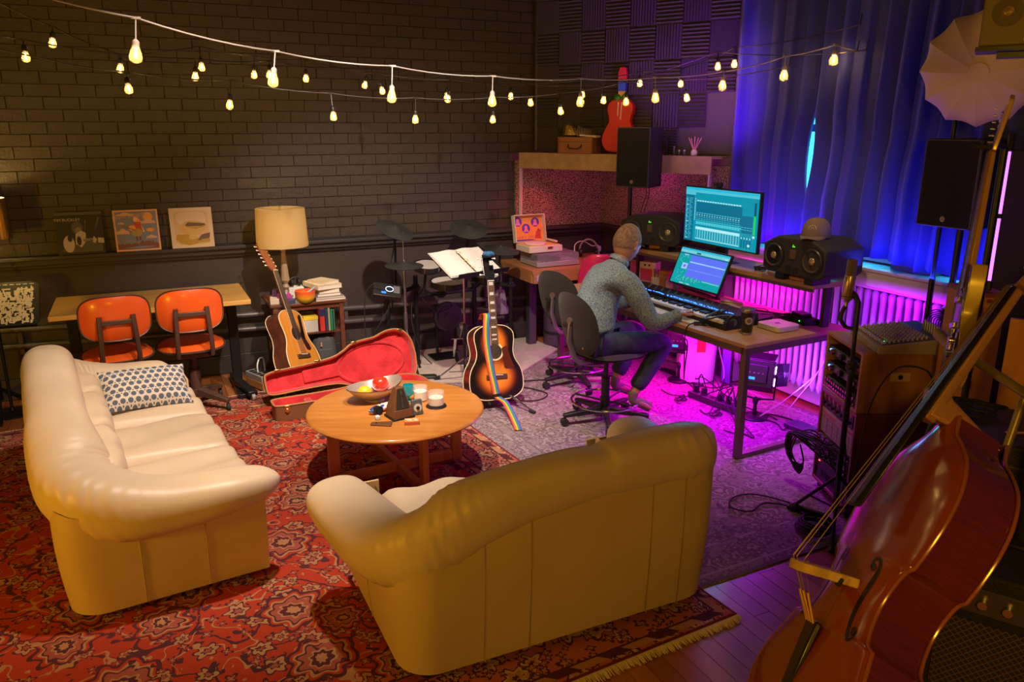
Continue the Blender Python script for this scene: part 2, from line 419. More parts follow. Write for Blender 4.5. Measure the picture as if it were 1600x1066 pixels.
# curtains: three velvet panels on one rail
VEL = mat('blue_velvet', (.030, .036, .26), .8, sheen=.35)
VEL.node_tree.nodes['Principled BSDF'].inputs['Sheen Tint'].default_value = (.4, .4, 1, 1)
def gap(z, z0, z1, w): return w*max(0, 1-abs((z-(z0+z1)/2)/((z1-z0)/2))**2) if z0 < z < z1 else 0
def edge1(z, s): return 4.00 - .03*(z-1.8) + s*(-.018 + gap(z, 1.55, 2.1, .030))
def edge2(z, s): return 3.00 - .05*(z-1.8) + s*(-.018 + gap(z, 1.50, 1.95, .026))
def curtain(ya, yb, hem, seed, label):
    n = int(200*(abs(ya(2)-yb(2)))); rnd = random.Random(seed); ph = rnd.random()*9
    def fn(u, v):
        z = hem+.02*sin(u*9+seed) + (3.42-hem)*v
        y = ya(z)*(1-u)+yb(z)*u
        a = u*abs(ya(2)-yb(2))*42+ph
        amp = .034*(.75+.35*sin(u*7+ph))*(1.0-.25*v)
        x = 4.115 + amp*(sin(a+.6*sin(a*.37)+.25*v*sin(a*.21+seed)) + .22*sin(2*a+1)) 
        e = min(u, 1-u)*n
        return (x, y + .010*sin(a*1.3), z)
    o = MB().grid(fn, max(40, n), 26).build('velvet_curtain', VEL, smooth=179)
    m = o.modifiers.new('t', 'SOLIDIFY'); m.thickness = .006
    tag(o, label, 'curtain', 'velvet curtains on the window wall'); return o
curtain(lambda z: 4.80, lambda z: edge1(z, 1), 1.20, 1, 'blue velvet curtain behind the computer monitor, furthest from the camera')
curtain(lambda z: edge1(z, -1), lambda z: edge2(z, 1), 1.20, 2, 'broad blue velvet curtain between the two bright slits of daylight')
curtain(lambda z: edge2(z, -1), lambda z: 1.75, 1.20, 3, 'blue velvet curtain behind the bass guitar neck and white umbrella')
o = MB().cyl((4.12, 1.6, 3.45), (4.12, 4.85, 3.45), .016).build('curtain_rail', BMET); tag(o, 'black curtain rail above the window wall curtains', 'rail')
struct(MB().box((4.13, 4.76, 2.6), (.05, .05, 2.0)).build('trim_7', PURP, bevel=.01))

# ============================================================ RUGS
def rug_mat(name, hx, hy, base, dark, tan, third, edge_cols, borderw=.36, motif=3.2, fade=0., rough=.95):
    m, nt, b = new_mat(name, rough)
    tc = coords(nt); sx = nt.nodes.new('ShaderNodeSeparateXYZ'); nt.links.new(tc, sx.inputs[0])
    X = E(nt, sx.outputs[0]); Y = E(nt, sx.outputs[1])
    # distorted coordinates for hand-knotted look
    nz = noise_tex(nt, tc, 7, 2); 
    nd = nt.nodes.new('ShaderNodeVectorMath'); nd.operation = 'MULTIPLY_ADD'; nt.links.new(nz.outputs['Color'], nd.inputs[0])
    nd.inputs[1].default_value = (.075, .075, 0); nt.links.new(tc, nd.inputs[2])
    col = None
    cur = base
    def setc(c): 
        nonlocal cur
        cur = c
    def flowers(scale, r0, pet, amp, cols, seed, mask=None, rand=1.0):
        mp = nt.nodes.new('ShaderNodeMapping'); nt.links.new(nd.outputs[0], mp.inputs[0]); mp.inputs['Location'].default_value = (seed*1.37, seed*.73, 0)
        sc = nt.nodes.new('ShaderNodeVectorMath'); sc.operation = 'MULTIPLY'; nt.links.new(mp.outputs[0], sc.inputs[0]); sc.inputs[1].default_value = (scale, scale, 0)
        vo = nt.nodes.new('ShaderNodeTexVoronoi'); vo.voronoi_dimensions = '2D'; vo.inputs['Scale'].default_value = 1; vo.inputs['Randomness'].default_value = rand
        nt.links.new(sc.outputs[0], vo.inputs['Vector'])
        df = nt.nodes.new('ShaderNodeVectorMath'); df.operation = 'SUBTRACT'; nt.links.new(sc.outputs[0], df.inputs[0]); nt.links.new(vo.outputs['Position'], df.inputs[1])
        s2 = nt.nodes.new('ShaderNodeSeparateXYZ'); nt.links.new(df.outputs[0], s2.inputs[0])
        dx = E(nt, s2.outputs[0]); dy = E(nt, s2.outputs[1])
        cs = nt.nodes.new('ShaderNodeSeparateColor'); nt.links.new(vo.outputs['Color'], cs.inputs[0]); rn = E(nt, cs.outputs[0])
        ang = dy.m('ARCTAN2', dx)+rn*6.0
        dist = (dx*dx+dy*dy).m('SQRT')
        rr = dist/((ang*pet).sin()*amp+1.0)/(rn*.5+.65)
        out = cur
        for a, bb, c in cols:
            f = rr.band(a*r0, bb*r0)
            if mask is not None: f = f*mask
            out = mixc(nt, f, out, c)
        setc(out)
    setc(base)
    v1 = noise_tex(nt, nd.outputs[0], 3.1, 1); vv = (E(nt, v1.outputs[0])-.5).abs()
    setc(mixc(nt, vv.lt(.010), cur, dark))
    v2 = noise_tex(nt, nd.outputs[0], 5.7, 1); vv = (E(nt, v2.outputs[0])-.47).abs()
    setc(mixc(nt, vv.lt(.010), cur, tan))
    flowers(motif*3.1, .21, 4, .45, [(.0, 1, dark), (.0, .62, third), (0, .28, tan)], 1)
    flowers(motif*1.9, .26, 6, .22, [(.86, 1.05, dark), (.45, .86, tan), (.30, .45, dark), (0, .3, third)], 2)
    flowers(motif*.8, .33, 8, .12, [(.95, 1.08, dark), (.84, .95, base), (.74, .84, tan), (.66, .74, dark), (.44, .66, third), (.36, .44, tan), (.2, .36, dark), (0, .2, tan)], 3)
    # leaf-like dashes
    wv = noise_tex(nt, nd.outputs[0], 16, 1); setc(mixc(nt, E(nt, wv.outputs[0]).gt(.66), cur, dark))
    wv = noise_tex(nt, nd.outputs[0], 19, 1); setc(mixc(nt, E(nt, wv.outputs[0]).lt(.32), cur, tan))
    field = cur
    # border
    D = (X.abs()*-1+hx).min(Y.abs()*-1+hy)
    setc(edge_cols[0])
    flowers(motif*2.2, .42, 5, .3, [(.8, 1, dark), (.5, .8, edge_cols[1]), (.2, .5, tan), (0, .2, dark)], 5)
    flowers(motif*5, .33, 4, .4, [(0, 1, dark), (0, .5, tan)], 6)
    brd = cur
    out = mixc(nt, D.lt(borderw), field, brd)
    u = (X+Y)
    for a, bb, c, c2 in edge_cols[2]:
        chk = (u*26.0).sin().gt(.1)
        out = mixc(nt, D.band(a, bb), out, mixc(nt, chk, c, c2))
    n2 = noise_tex(nt, tc, 1.7, 4); f = E(nt, n2.outputs[0])*.5
    out = mixc(nt, f, out, tuple(x*.75 for x in base))
    if fade: 
        n3 = noise_tex(nt, tc, 9, 5); out = mixc(nt, E(nt, n3.outputs[0])*fade+fade*.35, out, base)
    nt.links.new(out, b.inputs['Base Color'])
    n4 = noise_tex(nt, tc, 260, 2); bp = nt.nodes.new('ShaderNodeBump'); bp.inputs['Strength'].default_value = .5; bp.inputs['Distance'].default_value = .004
    nt.links.new(n4.outputs[0], bp.inputs['Height']); nt.links.new(bp.outputs[0], b.inputs['Normal'])
    b.inputs['Specular IOR Level'].default_value = .1
    return m
RED = (.38, .042, .017); NAVY = (.018, .020, .035); TAN = (.40, .23, .10); PINK = (.55, .20, .12)
hx, hy = 1.62, 1.97; ra = .075
rm = rug_mat('persian_red', hx, hy, RED, NAVY, TAN, (.30, .09, .06), [(.42, .13, .09), (.50, .36, .24), [(.0, .012, (.10, .02, .02), (.10, .02, .02)), (.03, .065, TAN, NAVY), (.065, .075, NAVY, NAVY), (.27, .28, NAVY, NAVY), (.28, .32, (.55, .30, .10), (.25, .05, .03)), (.32, .33, NAVY, NAVY)]])
c = V((2.10, 2.20, 0)) + V((cos(ra)*-hx - sin(ra)*hy, sin(ra)*-hx + cos(ra)*hy, 0))
t = thing('persian_rug', 'large red floral Persian rug under the cream sofas and coffee table', 'rug', (c.x, c.y, .008), ra)
MB().box((0, 0, .002), (2*hx, 2*hy, .009)).build('pile', rm, t, smooth=None)
fr = MB(); r_ = random.Random(4)
for k in range(520):
    for sy in (-1, 1):
        x = -hx + 2*hx*k/519; d = r_.uniform(-.006, .006); L = r_.uniform(.035, .055)
        fr.add([(x-.003, sy*hy, .003), (x+.003, sy*hy, .003), (x+d+.002, sy*(hy+L), -.002), (x+d-.002, sy*(hy+L), -.002), (x, sy*(hy+L/2), .006)], [(0, 1, 4), (1, 2, 4), (2, 3, 4), (3, 0, 4)])
fr.build('fringe', mat('fringe_cotton', (.62, .50, .33), .9), t, smooth=None, kind='stuff')
hx2, hy2 = 1.22, 1.80
rm2 = rug_mat('faded_rug', hx2, hy2, (.25, .195, .20), (.09, .065, .075), (.40, .34, .33), (.17, .12, .13), [(.26, .21, .21), (.17, .12, .13), [(.0, .02, (.12, .09, .10), (.12, .09, .10)), (.06, .075, (.40, .36, .35), (.40, .36, .35)), (.26, .275, (.40, .36, .35), (.14, .1, .11)), (.34, .35, (.12, .09, .1), (.12, .09, .1))]], motif=3.4, fade=.28)
t = thing('faded_rug', 'worn grey mauve Persian rug under the studio desk and stools', 'rug', (3.02, 4.26, .001), .03)
MB().box((0, 0, .002), (2*hx2, 2*hy2, .008)).build('pile', rm2, t, smooth=None)
# beige drum rug
BEI = mat('beige_rug', (.50, .45, .38), .95, col2=(.44, .39, .33), ns=30, bump=.3, bs=200)
o = MB().prism([(1.5, 5.83), (2.45, 5.53), (2.75, 5.62), (3.38, 6.12), (3.30, 6.62), (1.6, 6.62)], .010, .022).build('drum_rug', BEI, smooth=None)
tag(o, 'plain beige rug under the electronic drum kit', 'rug')
# ============================================================ SOFAS
LEA = mat('cream_leather', (.70, .56, .38), .42, col2=(.65, .51, .34), ns=3, bump=.12, bs=9, spec=.4)
LEA2 = mat('cream_leather_panel', (.64, .48, .26), .5, col2=(.60, .45, .24), ns=4, bump=.10, bs=120)
SEAM = mat('leather_seam', (.45, .33, .18), .6)
def sup(t, e=.75):
    c, s_ = cos(t), sin(t)
    return (abs(c)**e*(1 if c >= 0 else -1), abs(s_)**e*(1 if s_ >= 0 else -1))
def couch(t, W, D, path, seats, side_seams, back_seams, seed):
    """local x along the back, y towards the front, back face at y=0"""
    rnd = random.Random(seed)
    P = crom([p[:3] for p in path], 14); AB = crom([(p[3], p[4], 0) for p in path], 14)
    n = len(P); cum = [0]
    for i in range(1, n): cum.append(cum[-1]+(P[i]-P[i-1]).length)
    tot = cum[-1]; m = 22
    def roll(u, v):
        i = min(n-1, int(round(u*(n-1)))); p = P[i]; a, b = AB[i].x, AB[i].y
        q = P[min(n-1, i+1)]-P[max(0, i-1)]; tan = V((q.x, q.y, 0)).normalized(); nn = V((tan.y, -tan.x, 0))  # outwards
        th = 2*pi*v; c, s_ = sup(th, .8)
        # puckers radiate at the corners of the U
        q2 = (P[min(n-1, i+4)]-P[max(0, i-4)]); bend = abs(p.x)/(W/2)
        k = math.exp(-((abs(p.x)-(W/2-.14))/.13)**2)*math.exp(-((p.y-.16)/.20)**2)
        wr = .0045*k*sin(cum[i]*130+4*sin(th*2)+3*noise.noise(p*20)) + .002*k*sin(cum[i]*210+th*5)+.0025*noise.noise(p*6+V((0, 0, th)))
        tt = min(1, min(cum[i], tot-cum[i])/.09); endf = max(.04, sqrt(max(0, 1-(1-tt)**2)))
        return p + nn*(c*(a*endf+wr)) + V((0, 0, s_*(b*endf+wr)))
    o = MB().grid(roll, n, m, wrap_v=True)
    o.build('padded_roll', LEA, t, smooth=179, sub=1)
    # body shell: rounded U in plan, straight sides flaring slightly to the roll
    outl = []
    r = .14
    def add(x, y): outl.append((x, y))
    N = 8
    add(-W/2, D)
    for k in range(6): add(-W/2, D-(D-r)*(k+1)/6)
    for k in range(1, N): a = pi+pi/2*k/N; add(-W/2+r+r*cos(a), r+r*sin(a))
    nb_ = 14
    for k in range(nb_+1): add(-W/2+r+(W-2*r)*k/nb_, 0)
    for k in range(1, N): a = 1.5*pi+pi/2*k/N; add(W/2-r+r*cos(a), r+r*sin(a))
    for k in range(6): add(W/2, r+(D-r)*(k)/6)
    add(W/2, D)
    def topz(x, y):  # follow the roll
        best = min(P, key=lambda p: (p.x-x)**2+(p.y-y)**2); return best.z
    L = len(outl)
    def shell(u, v):
        i = int(round(u*(L-1))); x, y = outl[i]; zt = topz(x, y)-(.03 if y > D-.12 else 0)
        z = .035 + (zt-.035)*v
        f = 1 - .018*(1-v)*0 ; bul = .012*sin(pi*v)
        cx, cy = x/(W/2), (y-D/2)/(D/2)
        return (x*(1+.03*v-.01)+bul*cx*.6, y - (.0 if y > .1 else .02*v+bul), z)
    sh = MB().grid(shell, L, 8)
    # inner wall, closing the shell
    def inner(u, v):
        i = int(round(u*(L-1))); x, y = outl[i]
        xi = max(-W/2+.13, min(W/2-.13, x)); yi = min(D-.05, max(.13, y))
        zt = topz(x, y)-.04; return (xi, yi, zt-(zt-.1)*v)
    sh.grid(inner, L, 3)
    for sx in (-1, 1): sh.box((sx*(W/2-.08), D-.006, .25), (.155, .012, .42))
    sh.build('upholstered_body', LEA2, t, smooth=50)
    for x in back_seams: MB().tube([(x, -.012, .04), (x, -.027, .3), (x, -.028, topz(x, 0)-.03)], .003, 5).build('seam', SEAM, t)
    for (sx, y) in side_seams: MB().tube([(sx*W/2*.995, y, .04), (sx*(W/2*1.01+.007), y, .25), (sx*(W/2*1.02+.002), y, topz(sx*W/2, y)-.06)], .003, 5).build('seam', SEAM, t)
    # seat cushions
    wi = W-.24; k = len(seats) if isinstance(seats, list) else seats
    for j in range(k):
        cw = wi/k; xc = -wi/2+cw*(j+.5)
        def cu(u, v, xc=xc, cw=cw):
            a = 2*pi*v; c, q = sup(a, .35); x = xc+(cw/2-.004)*(2*u-1)
            e = (1-abs(2*u-1)**8)**.5; 
            y = .42 + .40*c*(.90+.10*e); z = .33 + (.105*q)*e+(.012*sin(x*23+y*9)+.01*noise.noise(V((x*7, y*7, 2))))*(q > 0)
            return (x, y, z)
        MB().grid(cu, 18, 44, wrap_v=True).build('seat_cushion', LEA, t, smooth=70)
        def bc(u, v, xc=xc, cw=cw):
            a = 2*pi*v; c, q = sup(a, .55); x = xc+(cw/2-.004)*(2*u-1); oe = (j == 0 and u < .5) or (j == k-1 and u > .5); e = (1-abs(2*u-1)**(2.2 if oe else 12))**.5
            z = .46+.19*q*(e if oe else .93+.07*e); y = .20+.10*c*e+.10*(.57-z)*-.5
            return (x, y+.006*sin(x*31), z)
        MB().grid(bc, 16, 32, wrap_v=True).build('back_cushion', LEA, t, smooth=70)
    MB().box((0, D-.02, .15), (wi, .05, .22)).build('front_rail', LEA2, t, bevel=.012)
    for sx in (-1, 1):
        for y in (.06, D-.06): MB().cyl((sx*(W/2-.1), y, 0), (sx*(W/2-.1), y, .06), .025).build('foot', BLACK, t)
# loveseat: back towards the camera
W, D = 1.40, .84
t = thing('loveseat', 'cream leather loveseat seen from behind, nearest the camera', 'sofa', (1.385, 2.345, .010), 0)
pth = [(-.79, .78, .50, .07, .06), (-.77, .70, .485, .13, .085), (-.72, .5, .455, .15, .10), (-.67, .28, .45, .15, .12), (-.60, .13, .50, .14, .15), (-.50, .075, .58, .12, .15), (-.36, .06, .635, .105, .13), (-.2, .06, .665, .10, .12), (.0, .06, .685, .10, .115), (.13, .06, .690, .095, .105), (.2, .06, .695, .10, .115), (.4, .06, .70, .10, .12), (.56, .07, .69, .105, .125), (.645, .14, .64, .11, .14), (.66, .28, .52, .13, .12), (.68, .45, .50, .14, .10), (.70, .66, .52, .14, .09), (.70, .78, .53, .07, .06)]
couch(t, W, D, pth, 2, [(-1, .45)], [-.39, -.2, .50, .34], 3)
W, D = 1.92, .80
t = thing('sofa', 'long cream leather three-seat sofa on the left with a dotted pillow', 'sofa', (-.42, 3.36, .010), 0)
# local x -> world -y, local y -> world +x ; shifted so that local +W/2 is the near end
ang = -pi/2 + radians(6.5)
t.rotation_euler = (0, 0, ang)
off = Matrix.Rotation(ang, 4, 'Z') @ V((W/2, 0, 0)); t.location = V((-.43, 3.27, .010)) - off
pth = [(-.84, .74, .50, .06, .05), (-.84, .64, .50, .11, .095), (-.85, .4, .50, .12, .11), (-.84, .22, .54, .13, .13), (-.74, .08, .66, .13, .14), (-.5, .06, .71, .13, .14), (-.2, .06, .72, .13, .14), (.1, .06, .71, .13, .14), (.4, .06, .69, .13, .14), (.62, .07, .63, .15, .15), (.78, .11, .53, .165, .15), (.88, .24, .47, .155, .14), (.93, .45, .45, .13, .11), (.95, .70, .465, .12, .085), (.955, .88, .47, .06, .05)]
couch(t, W, D, pth, 3, [(1, .28), (1, .54)], [-.3, .3], 5)
# dotted pillow
PIL = None
m, nt, b = new_mat('dotted_cloth', .85)
tc = coords(nt); sx = nt.nodes.new('ShaderNodeSeparateXYZ'); nt.links.new(tc, sx.inputs[0])
X = E(nt, sx.outputs[0]); Y = E(nt, sx.outputs[1]); p = .040
def dots(X, Y, ox, oy, px, py):
    a = ((X+ox).mod(px)-px/2); b_ = ((Y+oy).mod(py)-py/2); return (a*a+b_*b_).m('SQRT')
d1 = dots(X, Y, 0, 0, p, p*1.732).min(dots(X, Y, p/2, p*.866, p, p*1.732))
d2 = dots(X, Y, p/2, 0, p, p*.577*3).min(dots(X, Y, 0, p*.866, p, p*1.732))
d3 = dots(X, Y, 0, p*.577, p, p*1.732).min(dots(X, Y, p/2, p*.289, p, p*1.732))
nt.links.new(mixc(nt, d1.lt(.0140), mixc(nt, d3.lt(.004), (.72, .64, .52), (.10, .13, .18)), (.10, .13, .18)), b.inputs['Base Color'])
def pil(u, v):
    a = 2*u-1; c = 2*v-1
    return a, c
pm = MB(); pw, ph_ = .235, .145
for sg in (1, -1):
    pm.grid(lambda u, v: ((2*u-1)*pw*(1-.06*(1-(2*v-1)**2)), (2*v-1)*ph_*(1-.07*(1-(2*u-1)**2)), sg*.062*max(0, (1-(2*u-1)**4)*(1-(2*v-1)**4))**.6), 22, 16)
Mp = tr(-.075, 4.80, .545) @ rz(radians(7)) @ rx(radians(38)) @ ry(radians(4))
o = pm.build('throw_pillow', m, smooth=179, M=Mp); tag(o, 'white oblong throw pillow with blue-grey dots lying on the long sofa', 'pillow')
# ============================================================ COFFEE TABLE AND WHAT LIES ON IT
OAK = wood('honey_oak', (.62, .26, .055), (.50, .18, .03), .28, (1.2, 9, 9), 2.4, coat=.3)
OAKD = wood('table_frame_oak', (.46, .14, .035), (.36, .10, .025), .35, (6, 6, 1), 3)
t = thing('coffee_table', 'round honey-coloured wooden coffee table between the sofas', 'table', (1.228, 4.165, .011), radians(-25))
R_ = .512; zt = .42
MB().lathe([(0, zt-.034), (R_-.035, zt-.034), (R_-.012, zt-.028), (R_, zt-.014), (R_-.004, zt-.004), (R_-.014, zt), (0, zt)], n=72).build('tabletop', OAK, t, smooth=50)
legs = []
for k, a in enumerate((radians(-60), radians(30), radians(120), radians(210))):
    M = rz(a); r0 = .385
    MB().box((r0, 0, .195), (.065, .034, .382), M).build('leg', OAKD, t, bevel=.006)
for a in (radians(-60), radians(30)):
    M = rz(a); MB().box((0, 0, .045 if a < 0 else .048), (.705, .034, .06), M).build('stretcher', OAKD, t, bevel=.006)
    MB().box((0, 0, .36), (.70, .03, .045), M).build('top_rail', OAKD, t, bevel=.004)
TZ = .431
# metronome
WAL = wood('walnut', (.20, .085, .035), (.13, .05, .02), .4, (30, 30, 3), 3)
t = thing('metronome', 'brown pyramid metronome at the middle of the coffee table', 'metronome', (1.200, 4.005, TZ), radians(10))
MB().box((0, 0, .028), (.125, .115, .056), taper=(.86, .86)).build('base', WAL, t, bevel=.003)
MB().box((0, 0, .006), (.135, .122, .012)).build('foot_plate', BLACK, t, bevel=.002)
MB().box((0, .004, .115), (.107, .098, .12), taper=(.42, .42)).build('housing', WAL, t, bevel=.003)
Mf = tr(0, -.046, .06) @ rx(radians(-13.5))
MB().add([(-.040, 0, 0), (.040, 0, 0), (.018, 0, .112), (-.018, 0, .112), (-.040, -.003, 0), (.040, -.003, 0), (.018, -.003, .112), (-.018, -.003, .112)], [(0, 1, 2, 3), (4, 7, 6, 5), (0, 4, 5, 1), (1, 5, 6, 2), (2, 6, 7, 3), (3, 7, 4, 0)], Mf).build('scale_face', mat('dark_face', (.03, .028, .025), .5), t, smooth=None)
MB().box((0, -.005, .056), (.007, .002, .104), Mf).build('pendulum_rod', STEEL, t)
MB().box((0, -.008, .086), (.013, .004, .016), Mf).build('weight', GOLD, t)
MB().cyl((.056, 0, .05), (.078, 0, .052), .003).box((.08, 0, .052), (.003, .02, .008)).build('winding_key', GOLD, t)
# metronome lid
t = thing('tapered_lid', 'flat brown tapered lid lying on the coffee table in front of the metronome', 'lid', (1.075, 3.925, TZ), radians(155))
o = MB().add([(-.055, -.030, 0), (.060, -.018, 0), (.060, .020, 0), (-.055, .034, 0)] + [(-.055, -.030, .010), (.060, -.018, .010), (.060, .020, .010), (-.055, .034, .010)], [(0, 3, 2, 1), (4, 5, 6, 7), (0, 1, 5, 4), (1, 2, 6, 5), (2, 3, 7, 6), (3, 0, 4, 7)]).build('lid_board', WAL, t, bevel=.002)
MB().cyl((.03, 0, .010), (.03, 0, .012), .006).build('hole', BLACK, t)
# matchbox / orange tin
t = thing('card_box', 'small orange and white flat box on the front of the coffee table', 'box', (1.228, 3.870, TZ), radians(-17))
MB().box((0, 0, .010), (.082, .052, .020)).build('box_body', mat('box_red', (.55, .12, .06), .5), t, bevel=.002)
MB().box((0, 0, .0215), (.078, .048, .003)).build('box_lid', mat('box_orange', (.85, .38, .09), .45), t, bevel=.001)
mw = mat('print_white', (.85, .8, .7), .6)
s_ = MB()
for a, b_, c_, d_ in ((-.018, .008, .03, .010), (.016, .010, .02, .008), (-.01, -.010, .022, .008), (.022, -.008, .016, .010)): s_.box((a, b_, .0234), (c_, d_, .0006))
s_.build('print', mw, t, smooth=None)
# bowl with fruit
BW = mat('bowl_metal', (.60, .52, .46), .38, .65)
t = thing('fruit_bowl', 'oval silver-grey metal bowl at the back of the coffee table', 'bowl', (1.155, 4.345, TZ), radians(14))
def bowl(k, zo):
    def f(u, v):
        a = 2*pi*u; rr = v; z = .010+.075*rr**2.2+zo + .030*rr**3*max(0, cos(a))**2+.012*rr**3*max(0, -cos(a))
        return ((.175*rr+k)*cos(a), (.115*rr+k)*sin(a), z)
    return f
b_ = MB().grid(bowl(0, 0), 40, 12, wrap_u=True).grid(bowl(.003, -.004), 40, 12, wrap_u=True)
b_.build('bowl_shell', BW, t, smooth=179)
MB().lathe([(.05, 0), (.06, 0), (.055, .010), (.045, .012)], n=28).build('bowl_foot', BW, t)
o = MB().ell((0, 0, 0), (.042, .040, .037), 20, 14).build('lemon', mat('lemon_skin', (.90, .52, .01), .45, bump=.15, bs=90), smooth=179); o.location = (1.085, 4.312, TZ+.066); tag(o, 'yellow lemon in the metal bowl', 'fruit')
o = MB().ell((0, 0, 0), (.052, .050, .046), 20, 14).build('tomato', mat('red_skin', (.62, .035, .015), .2, coat=.5), smooth=179); o.location = (1.205, 4.395, TZ+.076); tag(o, 'shiny red fruit in the metal bowl', 'fruit')
# candles and glasses
GL = mat('thin_glass', (.95, .97, .97), .06, alpha=.22, spec=.9)
WAX = mat('white_wax', (.85, .80, .70), .5, sss=.3)
def jar(x, y, r, h, fill, m, lab, coaster=False):
    t = thing('candle_jar', lab, 'candle', (x, y, TZ))
    z0 = .0
    if coaster: MB().lathe([(r+.012, 0), (r+.014, .003), (r+.012, .006), (0, .006)], n=32).build('coaster', BLACK, t); z0 = .006
    MB().lathe([(r*.9, z0), (r, z0+.006), (r, z0+h), (r-.003, z0+h), (r-.003, z0+.008), (0, z0+.008)], n=32, cap=False).build('glass', GL, t)
    MB().lathe([(0, z0+.009), (r-.0045, z0+.009), (r-.0045, z0+fill), (r*.7, z0+fill-.002), (0, z0+fill-.003)], n=32).build('wax', m, t)
    MB().cyl((0, 0, z0+fill-.004), (.001, 0, z0+fill+.008), .0012, n=6).build('wick', BLACK, t)
    return t
jar(1.395, 4.210, .043, .090, .060, WAX, 'tall clear glass jar of white wax behind the little speaker-like box')
jar(1.445, 4.075, .047, .085, .050, WAX, 'wide clear glass candle jar on a dark coaster, rightmost on the coffee table', True)
t = thing('turquoise_glass', 'turquoise glass tumbler between the metronome and the white candle jar', 'glass', (1.325, 4.225, TZ))
TQ = mat('turquoise_glass', (.02, .48, .60), .12, trans=.25, coat=.4)
MB().lathe([(.020, 0), (.024, .004), (.010, .015), (.008, .028), (.030, .045), (.033, .06), (.032, .105), (.029, .105), (.029, .055), (0, .045)], n=28, cap=False).build('glass_bowl', TQ, t)
# small grey tuner device
t = thing('desk_tuner', 'small grey upright box with a round dial in front of the candle jars', 'device', (1.302, 3.990, TZ), radians(4))
Mt = rx(radians(-12))
MB().box((0, 0, .044), (.062, .026, .088), Mt).build('case', mat('slate_grey', (.10, .105, .11), .4), t, bevel=.005)
MB().cyl((0, -.0130, .040), (0, -.0155, .040), .024).build('dial', mat('cream_dial', (.6, .53, .4), .5), t).matrix_local = Mt
MB().cyl((0, -.0155, .040), (0, -.022, .040), .010).build('knob', BLACK, t).matrix_local = Mt
# wrapped rolls, phone-like lens and eraser
t = thing('snack_bag', 'crumpled white, blue and red packet beside the metronome', 'packet', (1.130, 4.130, TZ), radians(28))
def pk(u, v):
    a = 2*pi*v; e = (1-abs(2*u-1)**5)
    return ((2*u-1)*.085, (.028*cos(a))*(.4+.6*e)+.004*sin(u*31), .022+.020*sin(a)*(.25+.75*e)+.002*sin(u*40+a*2))
m, nt, b = new_mat('packet_print', .35); n_ = noise_tex(nt, coords(nt), 16, 2)
r = nt.nodes.new('ShaderNodeValToRGB'); nt.links.new(n_.outputs[0], r.inputs[0]); r.color_ramp.interpolation = 'CONSTANT'
els = r.color_ramp.elements; els[0].color = (.03, .06, .30, 1); els[1].position = .45; els[1].color = (.8, .77, .72, 1)
e_ = els.new(.60); e_.color = (.55, .05, .04, 1); nt.links.new(r.outputs[0], b.inputs['Base Color'])
MB().grid(pk, 22, 16, wrap_v=True).build('packet_body', m, t, smooth=60)
t = thing('lens', 'round black camera lens tucked behind the metronome', 'lens', (1.105, 4.070, TZ), radians(20))
MB().cyl((0, 0, .026), (.0, .030, .026), .026).build('barrel', BLACK, t); MB().cyl((0, -.002, .026), (0, 0, .026), .018).build('front_glass', mat('lens_glass', (.02, .03, .05), .05, coat=1), t)
o = MB().box((0, 0, .012), (.026, .030, .024)).build('eraser', mat('pale_blue', (.62, .68, .75), .4), bevel=.006, bseg=3); o.location = (1.075, 4.010, TZ); tag(o, 'small pale blue cube at the left foot of the metronome', 'eraser')
# ============================================================ LONG DESK BY THE BACK WALL, ORANGE CHAIRS
BEECH = wood('yellow_beech', (.66, .38, .10), (.56, .29, .06), .35, (1.2, 12, 12), 2.5, coat=.2)
t = thing('wall_table', 'long yellow wooden table with black metal legs against the dark wall', 'table', (.025, 6.25, 0))
MB().box((0, 0, .765), (1.30, .70, .034)).build('tabletop', BEECH, t, bevel=.003)
for sx in (-1, 1):
    x = sx*.54
    l = MB().box((x, 0, .40), (.07, .05, .70)).box((x, 0, .025), (.07, .62, .05)).box((x, 0, .74), (.05, .56, .02))
    l.build('leg', BMET, t, bevel=.004)
MB().box((0, 0, .72), (1.02, .04, .04)).build('crossbar', BMET, t, bevel=.003)
t = thing('notebook', 'yellow-green notebook lying on the yellow table', 'notebook', (.17, 6.30, .782), radians(-12))
MB().box((0, 0, .004), (.16, .21, .008)).build('cover', mat('notebook_cover', (.52, .50, .06), .6), t); MB().box((.001, .001, .009), (.150, .20, .002)).build('page', mat('yellow_page', (.66, .60, .14), .8), t)
for i, (dx, r, c) in enumerate(((.0, 80, (.6, .6, .58)), (.035, 72, (.05, .05, .12)))):
    o = MB().cyl((-.06, 0, .004), (.07, 0, .004), .0045, n=8).build('pen', mat('pen_%d' % i, c, .3)); o.location = (.23+dx, 6.44, .783); o.rotation_euler = (0, 0, radians(r-70)); tag(o, ['silver pen lying beside the notebook', 'dark blue pen lying beside the notebook, nearest the right'][i], 'pen')
ORN = mat('orange_vinyl', (.75, .105, .012), .30, bump=.04, bs=60, coat=.2)
CHB = mat('brown_enamel', (.095, .050, .036), .4, .2)
